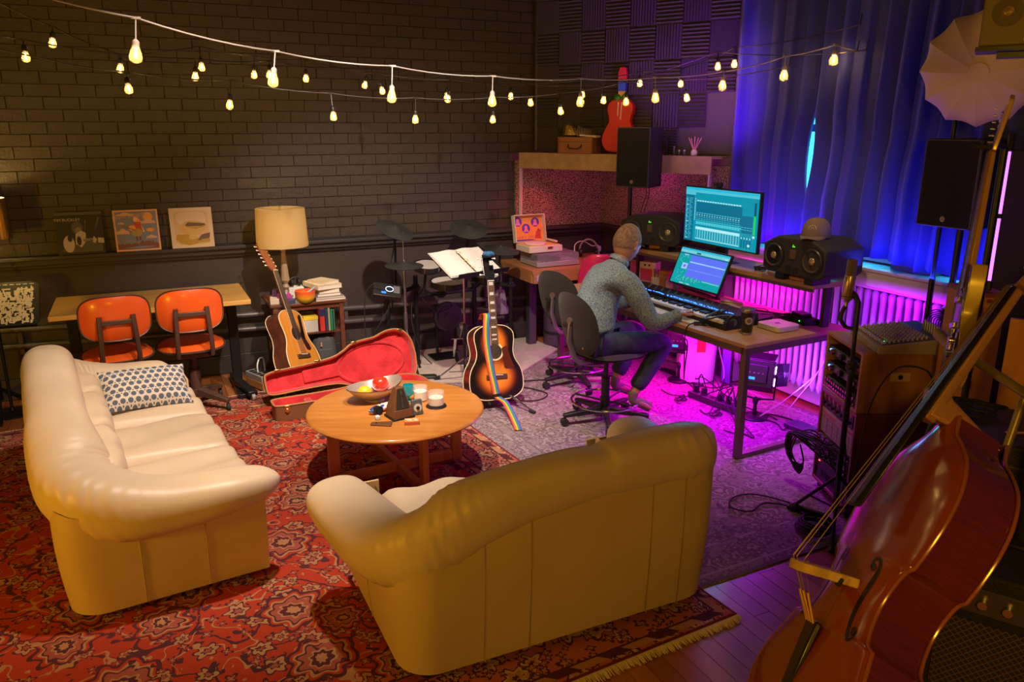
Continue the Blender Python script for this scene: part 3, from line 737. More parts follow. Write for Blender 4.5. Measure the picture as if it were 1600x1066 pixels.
def office_chair(name, label, loc, rot):
    t = thing(name, label, 'chair', loc, rot, 'orange office chairs at the yellow table')
    # local: faces +y, backrest towards -y
    sh = []
    for k in range(40):
        a = 2*pi*k/40; c, s_ = sup(a, .62); sh.append((.215*c, .150*s_))
    def back(sg):
        def f(u, v):
            a = 2*pi*v; c, s_ = sup(a, .62); r = u
            x = .215*c*r; z = .150*s_*r; y = .055*(x/.215)**2 + sg*.017*(1-r**4)
            return (x, -.215+y, .775+z)
        return f
    MB().grid(back(-1), 9, 40, wrap_v=True).grid(back(1), 9, 40, wrap_v=True).build('backrest', ORN, t, smooth=179)
    rim = [(.217*sup(2*pi*k/40, .62)[0], -.215+.055*(sup(2*pi*k/40, .62)[0])**2, .775+.152*sup(2*pi*k/40, .62)[1]) for k in range(40)]
    MB().tube(rim, .006, 6, closed=True).build('backrest_rim', CHB, t)
    def seat(sg):
        def f(u, v):
            a = 2*pi*v; c, s_ = sup(a, .75); r = u
            return (.225*c*r, .035+.215*s_*r, .475 + sg*(.038 if sg > 0 else .012)*(1-r**5) + .008*s_*r)
        return f
    MB().grid(seat(1), 10, 40, wrap_v=True).grid(seat(-1), 10, 40, wrap_v=True).build('seat', ORN, t, smooth=179)
    MB().tube([(.226*sup(2*pi*k/40, .75)[0], .035+.216*sup(2*pi*k/40, .75)[1], .472+.008*sup(2*pi*k/40, .75)[1]) for k in range(40)], .009, 6, closed=True).build('seat_rim', CHB, t)
    for sx in (-1, 1):
        MB().tube([(sx*.10, -.245, .80), (sx*.105, -.250, .70), (sx*.112, -.248, .52), (sx*.112, -.22, .45), (sx*.10, -.13, .435)], .0125, 8, flat=1.3).build('back_upright', CHB, t)
    MB().box((0, -.245, .755), (.215, .014, .032)).build('back_crossbar', CHB, t, bevel=.004)
    MB().box((0, -.02, .43), (.22, .26, .035)).build('mechanism', CHB, t, bevel=.008)
    MB().cyl((0, .0, .42), (0, 0, .13), .028).cyl((0, 0, .30), (0, 0, .12), .04).build('column', CHB, t)
    for k in range(4):
        a = pi/4+k*pi/2; M = rz(a)
        MB().add([(0, -.03, .16), (0, .03, .16), (.27, .022, .095), (.27, -.022, .095), (0, -.03, .10), (0, .03, .10), (.27, .022, .065), (.27, -.022, .065)], [(0, 3, 2, 1), (4, 5, 6, 7), (0, 1, 5, 4), (1, 2, 6, 5), (2, 3, 7, 6), (3, 0, 4, 7)], M).build('base_leg', CHB, t, bevel=.006)
        p = M @ V((.262, 0, 0))
        MB().cyl((p.x-.012, p.y, .028), (p.x+.012, p.y, .028), .028).cyl((p.x, p.y, .05), (p.x, p.y, .08), .008).build('caster', RUB, t)
    return t
ch = office_chair('office_chair', 'orange swivel chair with a brown frame, left of the two by the yellow table', (-.235, 5.86, .010), radians(6))
dup(ch, (.240, 5.905, .010), radians(3), 'orange swivel chair with a brown frame, right of the two by the yellow table')
# power strip on a wooden block and a boxed transformer under the table
t = thing('power_strip', 'grey power strip with eight sockets on a wooden block by the table leg', 'power strip', (.735, 6.22, .010), radians(22))
MB().box((0, 0, .03), (.12, .26, .06)).build('wood_block', wood('block_wood', (.45, .20, .06), (.36, .15, .04), .6, (12, 2, 12)), t, bevel=.003)
MB().box((0, .01, .085), (.115, .25, .05)).build('strip_body', mat('grey_case', (.30, .28, .26), .5), t, bevel=.005)
for i in range(4):
    for j in range(2): MB().box((-.027+.054*j, -.08+.055*i, .111), (.040, .040, .004)).build('socket', BLACK, t)
MB().tube(crom([(-.01, .02, .11), (-.01, .02, .17), (.03, .05, .21), (.09, .10, .18), (.13, .16, .06), (.16, .20, .01)], 6), .006).build('cable', WHITE, t)
t = thing('floor_stand_base', 'black wheeled stand base by the right leg of the yellow table', 'stand', (.60, 6.02, .010), radians(10))
MB().box((0, .05, .06), (.07, .42, .035)).build('beam', BMET, t, bevel=.005)
for y in (-.15, .25): 
    MB().cyl((-.012, y, .030), (.012, y, .030), .029).build('caster', mat('grey_wheel', (.22, .22, .22), .5), t)
# ============================================================ MUSIC STAND AT THE FAR LEFT
t = thing('music_stand', 'black music stand with a white patterned sheet at the left edge', 'music stand', (-1.05, 6.33, .0), radians(-6))
Mt = tr(.04, 0, .81) @ rx(radians(55))
MB().prism(rrect(.62, .34, .05), -.004, .004, Mt).build('desk_plate', BLACK, t, smooth=None)
MB().box((0, -.175, .022), (.60, .006, .045), Mt).build('desk_lip', BLACK, t, bevel=.002)
rnd = random.Random(12); s_ = MB()
for k in range(640):
    a = rnd.uniform(-.27, .27); b = rnd.uniform(-.145, .12)
    w_ = rnd.choice([(.030, .009), (.009, .030), (.015, .015), (.012, .022)])
    s_.box((a, b, .0052), (w_[0], w_[1], .0012), Mt @ tr(0, 0, rnd.uniform(0, .0006)))
for k in range(14): s_.box((-.27+k*.041, .150, .0052), (.028, .006, .0012), Mt)
s_.build('pattern', mat('white_print', (.74, .70, .70), .6), t, smooth=None, kind='stuff')
MB().cyl((0, .03, .80), (0, .03, .12), .016).cyl((0, .03, .45), (0, .03, .12), .022).build('pole', BMET, t)
MB().box((.06, .05, .77), (.05, .04, .12)).build('bracket', mat('grey_bracket', (.2, .2, .21), .5), t, bevel=.006)
for k in range(3):
    a = radians(-80+120*k); MB().tube([(0, .03, .20), (.10*cos(a), .03+.10*sin(a), .13), (.22*cos(a), .03+.22*sin(a), .02), (.27*cos(a), .03+.27*sin(a), .012)], .015, 8).build('foot', BMET, t)
# ============================================================ LAMPS
def shade_mat(name, col, es, emc):
    m, nt, b = new_mat(name, .8); b.inputs['Base Color'].default_value = rgba(col)
    tl = nt.nodes.new('ShaderNodeBsdfTranslucent'); tl.inputs[0].default_value = rgba(col)
    mx = nt.nodes.new('ShaderNodeMixShader'); mx.inputs[0].default_value = .72
    nt.links.new(b.outputs[0], mx.inputs[1]); nt.links.new(tl.outputs[0], mx.inputs[2]); nt.links.new(mx.outputs[0], nt.nodes['Material Output'].inputs[0])
    return m, nt, b, tl
sm, nt, b, tl = shade_mat('cream_shade', (.86, .74, .46), 0, None)
tc = coords(nt); sx = nt.nodes.new('ShaderNodeSeparateXYZ'); nt.links.new(tc, sx.inputs[0]); X, Z, Y = E(nt, sx.outputs[0]), E(nt, sx.outputs[2]), E(nt, sx.outputs[1])
ang_ = Y.m('ARCTAN2', X)
msk = None
for (ca, cz, n_, r0, dr) in ((-.95, .12, 8, .022, .0135), (-1.75, .06, 3, .10, .05), (-2.4, .08, 3, .06, .04), (-.2, .2, 3, .10, .06)):
    dx = (ang_-ca)*.19; dz = Z-cz; dd = (dx*dx+dz*dz).m('SQRT')
    f = ((dd-r0).mod(dr)).lt(.0034)*dd.band(r0, r0+dr*n_); msk = f if msk is None else msk.max(f)
c_ = mixc(nt, msk, (.86, .74, .46), (.14, .10, .06)); nt.links.new(c_, b.inputs['Base Color']); nt.links.new(c_, tl.inputs[0])
t = thing('table_lamp', 'glass-based table lamp with a wide cream drum shade drawn with thin circles', 'lamp', (1.012, 6.40, .675))
MB().lathe([(.202, .415), (.190, .715)], n=56, cap=False).lathe([(.199, .415), (.187, .715)], n=56, cap=False).build('shade', sm, t, smooth=60)
MB().lathe([(.055, 0), (.06, .01), (.058, .02), (.02, .03), (.022, .045), (.013, .06), (.033, .085), (.018, .11), (.036, .14), (.030, .20), (.019, .34), (.016, .37), (.022, .375), (.020, .39), (.026, .42), (.036, .435), (.03, .445), (0, .445)], n=10).build('base', mat('lamp_glass', (.50, .38, .24), .12, trans=.3, coat=.5), t, smooth=20)
MB().cyl((0, 0, .44), (0, 0, .70), .006).build('rod', GOLD, t)
s_ = MB()
for k in range(3): a = 2*pi*k/3+.4; s_.cyl((0, 0, .70), (.188*cos(a), .188*sin(a), .712), .0022, n=6)
s_.build('spider', GOLD, t)
MB().lathe([(.010, .70), (.004, .715), (.009, .73), (0, .738)], n=10).build('finial', GOLD, t)
MB().ell((0, 0, .56), (.032, .032, .045)).build('bulb', mat('bulb_glow', (1, .8, .5), em=(1, .62, .22), es=9), t)
light('lamp_light', 'POINT', (1.012, 6.40, 1.235), 78, (1, .68, .28), size=.034)
t = thing('floor_lamp', 'lamp with a shiny gold cylindrical shade at the left edge', 'lamp', (-.985, 6.36, .0))
MB().lathe([(.175, 1.27), (.172, 1.54)], n=56, cap=False).build('shade', mat('gold_foil', (.95, .62, .10), .22, 1), t, smooth=60)
MB().lathe([(.172, 1.27), (.169, 1.54)], n=56, cap=False).build('shade_lining', mat('white_lining', (.9, .85, .7), .7), t, smooth=60)
MB().cyl((0, 0, .02), (0, 0, 1.45), .011).lathe([(.14, 0), (.14, .012), (.02, .03), (.012, .05)], n=32).build('pole', BMET, t)
MB().ell((0, 0, 1.43), (.032, .032, .045)).build('bulb', MATS['bulb_glow'], t)
light('lamp_light', 'POINT', (-.985, 6.36, 1.45), 30, (1, .70, .22), size=.034)
# ============================================================ RECORD SLEEVES ON THE LEDGE
def ink(n, c): return mat('ink_'+n, c, .55)
def sleeve(label, x, base, polys, tilt=-5.5, rot=0, z=1.086, loc=None, size=.312):
    t = thing('record_sleeve', label, 'record', loc or (x, 6.648, z), rot, 'record sleeves on the wall ledge')
    M = rx(radians(tilt))
    MB().box((0, 0, size/2), (size, .004, size), M).build('sleeve', base, t, smooth=None)
    if polys:
        mats = []; s_ = MB()
        for k, (c, pts) in enumerate(polys):
            if c not in mats: mats.append(c)
            s_.cur = mats.index(c)
            s_.prism([(p[0]*size-size/2, p[1]*size) for p in pts], .0022+k*.00006, .0024+k*.00006, M @ rx(pi/2) )
        s_.build('printed_cover', mats, t, smooth=None)
    return t, M
sq = lambda a, b, c, d: [(a, b), (c, b), (c, d), (a, d)]
K = ink('black', (.018, .018, .020)); GR = ink('grey', (.22, .20, .19)); LG = ink('light', (.52, .47, .42)); MG = ink('mid', (.09, .085, .085))
t, M = sleeve('black and white record sleeve of a guitarist, left of the three on the ledge', -.41, K, [
    (MG, sq(.0, .93, 1, 1)), (MG, [(.04, .1), (.2, .05), (.95, .05), (.95, .30), (.5, .33), (.3, .20)]), (MG, circ(.45, .62, .12, 14, .16)), (GR, circ(.47, .55, .07, 14, .10)),
    (LG, circ(.24, .25, .12, 16, .20)), (K, circ(.27, .38, .05, 12, .08)), (LG, [(.38, .25), (.50, .16), (.60, .30), (.62, .50), (.52, .56), (.40, .48)]), (K, circ(.46, .32, .05, 12, .11)),
    (GR, [(.55, .29), (.80, .33), (.80, .38), (.55, .36)]), (LG, [(.74, .28), (.80, .24), (.84, .34), (.78, .42)]), (LG, [(.86, .26), (.99, .24), (.99, .36), (.86, .38)]), (MG, [(.6, .5), (.66, .8), (.62, .8)]), (MG, [(.8, .5), (.95, .85), (.9, .86)])])
text('TIM BUCKLEY', .028, LG, t, M @ tr(-.075, -.0032, .255) @ rx(pi/2))
FR = ink('peach', (.78, .42, .20)); SKYB = ink('blue', (.20, .23, .36)); CLD = ink('cloud', (.72, .42, .24)); SUN = ink('sun', (.85, .36, .03)); RDS = ink('red', (.55, .06, .03)); OLV = ink('olive', (.42, .30, .10)); BRN = ink('brown', (.20, .07, .045)); SKN = ink('skin', (.85, .50, .30)); LBL = ink('pale_blue', (.42, .44, .58))
cloudp = lambda x, y, w, h: [(x, y), (x+w, y), (x+w*.95, y+h*.5), (x+w*.75, y+h*.6), (x+w*.6, y+h), (x+w*.4, y+h*.95), (x+w*.3, y+h*.6), (x+w*.1, y+h*.5)]
trees = [(.04, .05), (.96, .05)] + [(.96-.92*k/30, .16+.045*((k*7) % 5)/4+(.05 if 3 < k < 14 else 0)) for k in range(31)]
t, M = sleeve('blue illustrated record sleeve with a flying red-shirted guitarist, middle of the three', -.024, FR, [
    (SKYB, sq(.04, .04, .96, .96)), (CLD, cloudp(.05, .86, .42, .08)), (SUN, circ(.77, .82, .11, 24)), (CLD, cloudp(.56, .66, .38, .12)), (CLD, cloudp(.03, .42, .30, .14)), (CLD, cloudp(.08, .66, .16, .05)), (CLD, cloudp(.68, .30, .26, .08)),
    (LBL, sq(.05, .05, .95, .16)), (BRN, trees), (SKYB, [(.15, .08), (.5, .06), (.9, .09), (.6, .12)]),
    (SUN, [(.44, .82), (.5, .84), (.56, .80), (.62, .62), (.52, .60)]), (SKN, circ(.485, .76, .045, 14, .06)), (RDS, [(.44, .52), (.62, .54), (.60, .70), (.45, .71)]), (SUN, circ(.40, .56, .08, 18, .07)), (OLV, [(.38, .38), (.56, .34), (.64, .48), (.52, .56), (.38, .50)]), (BRN, [(.46, .24), (.50, .24), (.50, .35), (.46, .36)]), (BRN, [(.54, .25), (.58, .26), (.58, .35), (.53, .35)]), (BRN, [(.22, .62), (.48, .50), (.48, .48), (.22, .60)]), (SKN, [(.60, .64), (.68, .46), (.64, .45)]), (SUN, circ(.80, .50, .09, 18, .045))])
text('JENNY WEBSTER', .034, CLD, t, M @ tr(-.035, -.0044, .262) @ rx(pi/2) @ rz(radians(7)))
CRM = ink('cream', (.66, .50, .34)); CR2 = ink('cream_inner', (.62, .42, .22)); OC = ink('ochre', (.45, .26, .03)); DKB = ink('umber', (.14, .085, .05)); OC2 = ink('ochre_pale', (.60, .38, .12))
t, M = sleeve('cream record sleeve with ochre painted landscape, right of the three on the ledge', .368, CRM, [
    (CR2, rrect(.80, .84, .12, 4, .5, .5)), (CRM, rrect(.70, .30, .12, 4, .5, .74)), (OC2, circ(.52, .50, .30, 24, .18)), (OC, [(.10, .22), (.2, .12), (.4, .06), (.62, .10), (.66, .22), (.5, .26), (.40, .34), (.14, .34)]), (OC2, circ(.5, .26, .10, 14, .06)), (DKB, [(.60, .18), (.72, .32), (.92, .36), (.90, .24), (.76, .14)]), (OC, [(.62, .12), (.9, .12), (.9, .22), (.7, .2)]),
    (DKB, [(.34, .56), (.42, .64), (.80, .60), (.84, .55), (.62, .52), (.54, .50)]), (OC, [(.34, .54), (.58, .46), (.74, .50), (.84, .53), (.6, .54)])])
# ============================================================ SIDE TABLE WITH BOOKS
MAH = wood('mahogany', (.17, .055, .028), (.11, .032, .018), .32, (1.5, 9, 9), 3, coat=.2)
t = thing('side_table', 'dark reddish wooden side table with shelves holding books beside the drum kit', 'table', (1.145, 6.36, 0))
MB().box((0, .03, .650), (.60, .44, .022)).build('tabletop', MAH, t, bevel=.004)
for x in (-.26, .26):
    for y in (-.16, .22): MB().box((x, y, .32), (.035, .035, .64)).build('leg', MAH, t, bevel=.003)
for z in (.40, .12): MB().box((0, .03, z), (.52, .38, .016)).build('shelf', MAH, t, bevel=.002)
for x in (-.26, .26):
    for k in (-1, 0, 1): MB().box((x, k*.09, .525), (.012, .018, .23)).build('side_slat', MAH, t)
for y in (-.16, .22): MB().box((0, y, .62), (.50, .014, .04)).build('apron', MAH, t)
def book(loc, dims, col, label, rot=0, lying=True, group=None):
    n = 'book'; t = thing(n, label, 'book', loc, rot, group)
    cm = mat('cover_%d_%d_%d' % tuple(int(c*99) for c in col), col, .5)
    if lying:
        w_, d_, h = dims
        MB().box((0, 0, .0012), (w_, d_, .0024)).box((0, 0, h-.0012), (w_, d_, .0024)).box((-w_/2+.001, 0, h/2), (.002, d_, h)).build('cover', cm, t, smooth=None)
        MB().box((.002, 0, h/2), (w_-.006, d_-.008, h-.0052)).build('pages', PAPER, t, smooth=None)
    else:
        w_, d_, h = dims   # spine width, depth, height ; spine towards -y
        MB().box((-w_/2+.001, 0, h/2), (.002, d_, h)).box((w_/2-.001, 0, h/2), (.002, d_, h)).box((0, -d_/2+.001, h/2), (w_, .002, h)).build('cover', cm, t, smooth=None)
        MB().box((0, .002, h/2), (w_-.0045, d_-.006, h-.006)).build('pages', PAPER, t, smooth=None)
    return t
z = .6615; G = 'stack of books on the side table'
for dims, col, lab, dx, r in (((.24, .30, .016), (.55, .52, .50), 'wide pale grey magazine at the bottom of the book stack', 0, 3), ((.23, .29, .014), (.30, .27, .27), 'grey magazine second from the bottom of the book stack', 0, 1), ((.19, .26, .024), (.42, .36, .32), 'brown-grey paperback in the middle of the book stack', -.01, 4), ((.17, .25, .034), (.70, .64, .50), 'thick cream book above the grey ones in the stack', -.01, 6), ((.21, .28, .036), (.74, .66, .46), 'large cream book second from the top of the stack', -.025, 14), ((.15, .21, .018), (.72, .62, .46), 'small cream paperback on top of the book stack', -.015, 30)):
    book((1.315+dx, 6.33, z), dims, col, lab, radians(r), True, G); z += dims[2]+.0005
o = None
x = 1.09+.135; zs = .409; G2 = 'upright books on the side table shelf'
for w_, h, col, lab in ((.042, .20, (.62, .04, .03), 'thick red upright book on the side table shelf'), (.022, .185, (.03, .04, .10), 'navy upright book beside the red one'), (.020, .19, (.30, .34, .20), 'sage green upright book on the side table shelf'), (.018, .175, (.02, .22, .11), 'bright green upright book on the side table shelf'), (.018, .17, (.03, .12, .07), 'dark green upright book at the right end of the shelf')):
    b_ = book((x+w_/2, 6.27, zs), (w_, .15, h), col, lab, 0, False, G2); x += w_+.001
    if w_ > .04: MB().box((0, -.0755, .155), (.042, .002, .06)).build('spine_label', mat('navy_label', (.02, .03, .12), .5), b_)
t = thing('game_box', 'yellow and white boxed game on the side table shelf', 'box', (1.155, 6.30, .409))
MB().box((0, 0, .05), (.11, .20, .10)).build('box_base', mat('box_white', (.55, .52, .48), .6), t, bevel=.002)
MB().box((0, 0, .115), (.115, .205, .03)).build('box_lid', mat('box_yellow', (.78, .58, .03), .5), t, bevel=.002)
t = thing('blue_tin', 'bright blue tin on the side table shelf', 'tin', (1.065, 6.31, .409+.058)); MB().lathe([(.038, 0), (.04, .004), (.04, .06), (.036, .066), (0, .066)]).build('tin_body', mat('tin_blue', (.02, .22, .62), .35), t)
t = thing('cassette_box', 'dark green box under the blue tin', 'box', (1.065, 6.31, .409)); MB().box((0, 0, .028), (.085, .12, .056)).build('box_body', mat('box_green', (.02, .10, .08), .4), t, bevel=.002); MB().box((0, -.0605, .036), (.06, .002, .012)).build('stripe', WHITE, t)
t = thing('red_book', 'red-brown book lying behind the guitar neck on the shelf', 'book', (.955, 6.36, .409), .1); MB().box((0, 0, .02), (.13, .18, .04)).build('cover', mat('cover_rust', (.35, .05, .03), .5), t, bevel=.002); MB().box((.003, -.003, .02), (.13, .18, .032)).build('pages', PAPER, t)
# lower shelf: grey backpack, teal books
t = thing('backpack', 'dark grey backpack slumped on the bottom shelf of the side table', 'bag', (1.26, 6.29, .129))
MB().grid(lambda u, v: (.10*sup(2*pi*u, .7)[0]*(1-.25*v**3)*(1 if v < .999 else .1), .085*sup(2*pi*u, .7)[1]*(1-.3*v**3)*(1 if v < .999 else .1), .225*min(1, v*1.02)+.004*sin(u*40)), 32, 12, wrap_u=True).build('bag_body', mat('grey_canvas', (.07, .07, .075), .85, bump=.3, bs=40), t, smooth=70)
MB().box((.0, -.092, .08), (.12, .02, .10)).build('front_pocket', MATS['grey_canvas'], t, bevel=.008); MB().box((-.035, -.092, .17), (.012, .008, .035)).build('tag', mat('orange_tag', (.6, .22, .1), .6), t)
for k, (c, w_) in enumerate((((.03, .34, .40), .018), ((.60, .50, .38), .016))): book((1.105+k*.022, 6.28, .129), (w_, .15, .19), c, ['teal upright book on the bottom shelf', 'tan upright book beside the backpack'][k], 0, False)
# on top: bowl, headphones, tissue box, small boxes, charger
t = thing('painted_bowl', 'orange and yellow painted bowl on the side table', 'bowl', (1.125, 6.20, .6615))
m, nt, b = new_mat('painted_bowl', .35); tc = coords(nt); sx = nt.nodes.new('ShaderNodeSeparateXYZ'); nt.links.new(tc, sx.inputs[0]); r = nt.nodes.new('ShaderNodeValToRGB'); nt.links.new((E(nt, sx.outputs[2])*10).k, r.inputs[0])
els = r.color_ramp.elements; els[0].color = (.25, .34, .04, 1); els[0].position = .05; els[1].color = (.80, .12, .03, 1); els[1].position = .8; e_ = els.new(.4); e_.color = (.80, .42, .02, 1); nt.links.new(r.outputs[0], b.inputs['Base Color'])
MB().lathe([(.045, 0), (.062, .012), (.078, .045), (.080, .095), (.076, .095), (.074, .047), (.05, .016), (0, .014)], n=36, cap=False).build('bowl_shell', m, t, smooth=60)
t = thing('paint_brush', 'pale blue handled spatula lying in the painted bowl', 'spatula', (1.165, 6.20, .72), radians(30)); MB().box((.02, 0, .028), (.10, .018, .006), ry(radians(-22))).build('handle', mat('pale_blue_handle', (.35, .45, .65), .4), t)
t = thing('tissue_box', 'white box behind the painted bowl on the side table', 'box', (1.09, 6.42, .6615)); MB().box((0, 0, .045), (.12, .11, .09)).build('box_body', WHITE, t, bevel=.004)
t = thing('headphones', 'black headphones perched on the white box on the side table', 'headphones', (1.09, 6.42, .752), radians(10))
for sx_ in (-1, 1): MB().cyl((sx_*.040, 0, .032), (sx_*.018, 0, .030), .030).build('ear_cup', BLACK, t, bevel=.004)
MB().tube([(.045*cos(a), .0, .032+.045*sin(a)) for a in [radians(10*k) for k in range(0, 19)]], .005).build('headband', BLACK, t)
for k, (x, y, z_, d_, c, lab) in enumerate(((.895, 6.26, .6615, (.07, .12, .045), (.62, .52, .40), 'small tan cardboard box at the left front of the side table'), (.98, 6.22, .6615, (.115, .10, .034), (.05, .055, .14), 'dark blue box at the front of the side table'), (.965, 6.235, .6965, (.095, .07, .040), (.45, .05, .32), 'magenta pedal-sized box stacked on the dark blue box'), (.93, 6.33, .6615, (.07, .08, .095), (.10, .05, .14), 'dark purple box behind the magenta box'))):
    t = thing('small_box', lab, 'box', (x, y, z_), radians((-8, 5, 9, -14)[k]), 'small boxes on the side table')
    MB().box((0, 0, d_[2]/2), d_).build('box_body', mat('small_box_%d' % k, c, .45), t, bevel=.003)
    if k == 2:
        for sx_ in (-.02, .02): MB().cyl((sx_, .0, d_[2]), (sx_, 0, d_[2]+.008), .007).build('knob', WHITE, t)
# ============================================================ ACOUSTIC GUITARS
FRB = mat('fretboard', (.075, .035, .022), .45)
PEARL = mat('pearl', (.62, .62, .60), .25)
STR = mat('string_metal', (.60, .55, .45), .3, 1)
def outline(n=48, lb=.200, wa=.135, ub=.147, L=.505):
    ctl = [(0, 0), (lb*.55, .004), (lb*.93, .050), (lb, .125), (lb*.93, .200), (wa*1.10, .265), (wa, .315), (wa*1.03, .36), (ub, .415), (ub*.93, .462), (ub*.6, .495), (.03, L), (0, L)]
    r = crom([(x, z, 0) for x, z in ctl], 5)
    right = [(p.x, p.y) for p in r]
    left = [(-x, z) for x, z in reversed(right[1:-1])]
    return right+left
def acoustic(t, top_m, side_m, neck_m, head_m, bind_m, courses=6, pick=None, rosette=None, block=True, sc=1.0, head_taper=True, btn=None):
    O = outline(); dp = .115
    Mx = rx(pi/2)   # prism z -> -y  (x, z plane)
    def P(poly, y0, y1): # y0<y1 : in depth, front is -y
        return MB().prism(poly, -y1, -y0, Mx)
    def shrink(k): 
        cx, cz = 0, .25
        return [(x*(1-k/.2), cz+(z-cz)*(1-k/.25)) for x, z in O]
    P(O, .004, dp-.004).build('sides', side_m, t, smooth=60)
    P(O, dp-.004, dp).build('back', side_m, t, smooth=60)
    P(shrink(.004), -.0012, .004).build('soundboard', top_m, t, smooth=60)
    for y in (.0, dp): MB().tube([(x, y, z) for x, z in O], .0033, 6, closed=True).build('binding', bind_m, t)
    hz = .325
    MB().cyl((0, -.0013, hz), (0, -.0022, hz), .062, n=40).build('rosette', rosette or bind_m, t)
    MB().cyl((0, -.0018, hz), (0, -.0030, hz), .050, n=40).build('soundhole', mat('hole_dark', (.012, .008, .006), .9), t)
    if pick is not None: P(pick[1], -.0034, -.0012).build('pickguard', pick[0], t, smooth=50)
    MB().box((0, -.006, .155), (.155, .010, .032)).build('bridge', FRB, t, bevel=.003)
    MB().box((0, -.013, .166), (.075, .005, .004), ry(radians(2))).build('saddle', mat('bone', (.8, .76, .65), .4), t)
    nz = .805
    # neck, fretboard
    MB().add([(-.029, -.004, .49), (.029, -.004, .49), (.0225, -.004, nz), (-.0225, -.004, nz), (-.014, .022, .50), (.014, .022, .50), (.011, .016, nz), (-.011, .016, nz)], [(0, 1, 2, 3), (4, 7, 6, 5), (0, 4, 5, 1), (1, 5, 6, 2), (2, 6, 7, 3), (3, 7, 4, 0)]).build('neck', neck_m, t, bevel=.004)
    MB().add([(-.0285, -.003, .375), (.0285, -.003, .375), (.0225, -.003, nz), (-.0225, -.003, nz), (-.0285, -.009, .375), (.0285, -.009, .375), (.0225, -.009, nz), (-.0225, -.009, nz)], [(0, 1, 2, 3), (4, 7, 6, 5), (0, 4, 5, 1), (1, 5, 6, 2), (2, 6, 7, 3), (3, 7, 4, 0)]).build('fretboard', FRB, t, smooth=None)
    hw = lambda z: .0285+(.0225-.0285)*(z-.375)/(nz-.375)
    for k in range(1, 21):
        z = nz-.645*(1-2**(-k/12))
        if z < .38: break
        MB().box((0, -.0095, z), (2*hw(z)-.001, .0016, .0018)).build('fret', STEEL, t)
        z0 = nz-.645*(1-2**(-(k-1)/12)); zm = (z+z0)/2
        if k in (1, 3, 5, 7, 9, 12, 15, 17):
            if block: MB().box((0, -.0093, zm), (hw(zm)*1.3, .0012, (z0-z)*.62)).build('inlay', PEARL, t)
            else: MB().cyl((0, -.0088, zm), (0, -.0097, zm), .003, n=10).build('inlay', PEARL, t)
    for sx_ in (-1, 1): MB().tube([(sx_*hw(.375), -.006, .375), (sx_*.0225, -.006, nz)], .0016, 5).build('neck_binding', bind_m, t)
    MB().box((0, -.011, nz+.002), (.046, .010, .005)).build('nut', MATS['bone'], t)
    # headstock tilts back
    HL = .19 if courses == 6 else .235
    Mh = tr(0, -.003, nz+.004) @ rx(radians(-13))
    w0, w1 = .024, .040
    hp = [(-w0, 0), (w0, 0), (w1, .035), (w1*.92, HL-.01), (w1*.5, HL), (0, HL-.008), (-w1*.5, HL), (-w1*.92, HL-.01), (-w1, .035)]
    MB().prism(hp, -.013, 0, Mh @ rx(pi/2) @ tr(0, 0, -.0)).build('headstock', head_m, t, smooth=None, bevel=.002)
    per = courses//2 if courses == 6 else 6
    for sx_ in (-1, 1):
        for k in range(per):
            z = .045+(HL-.075)*k/(per-1)
            g_ = MB().cyl((sx_*.026, -.002, z), (sx_*.026, -.012, z), .0035, n=8)
            g_.v = [tuple(Mh @ V(p)) for p in g_.v]
            o = g_.build('tuner_post', CHROME, t)
            g_ = MB().cyl((sx_*.030, .010, z), (sx_*.058, .010, z), .003, n=8).ell((sx_*.062, .010, z), (.008, .004, .007), 10, 6)
            g_.v = [tuple(Mh @ V(p)) for p in g_.v]; g_.build('tuning_key', btn or CHROME, t)
    s_ = MB(); n_ = 6
    for k in range(n_):
        u = (k-(n_-1)/2)/(n_-1)
        for e_ in ((0,) if courses == 6 else (-.0012, .0012)):
            s_.cyl((u*.055+e_, -.014, .166), (u*.036+e_, -.0125, nz), .0007 if k > 2 else .0009, n=5, cap=False)
    s_.build('strings', STR, t, kind='stuff')
    return Mh
def pose(R3, loc, s=1.0):
    M = Matrix(R3).to_4x4() @ Matrix.Scale(s, 4); M.translation = V(loc); return M
SPR = wood('spruce_top', (.74, .30, .045), (.64, .23, .03), .25, (16, 16, 1), 3, coat=.5)
RSW = wood('rosewood', (.13, .045, .02), (.075, .022, .012), .2, (8, 8, 1), 3, coat=.6)
NKW = wood('neck_mahogany', (.22, .08, .035), (.17, .06, .025), .35, (9, 9, 1), 3)
CRB = mat('cream_binding', (.80, .68, .42), .4)
t = thing('twelve_string_guitar', 'natural-top twelve-string acoustic guitar leaning by the side table', 'guitar', M=pose([[0.6704, -0.7213, -0.1738], [0.7144, 0.5643, 0.4136], [-0.2003, -0.4015, 0.8937]], (1.065, 5.894, .136), 1.09))
pk_ = [(.045, .31), (.060, .335), (.085, .30), (.118, .235), (.125, .205), (.105, .19), (.075, .20), (.055, .25)]
Mh = acoustic(t, SPR, RSW, NKW, wood('head_rosewood', (.30, .09, .035), (.20, .06, .025), .3, (9, 9, 1), 3), CRB, 12, (mat('dark_guard', (.045, .012, .02), .2), pk_), mat('rosette_tan', (.60, .33, .10), .4), False, btn=mat('ivory', (.8, .74, .6), .35))
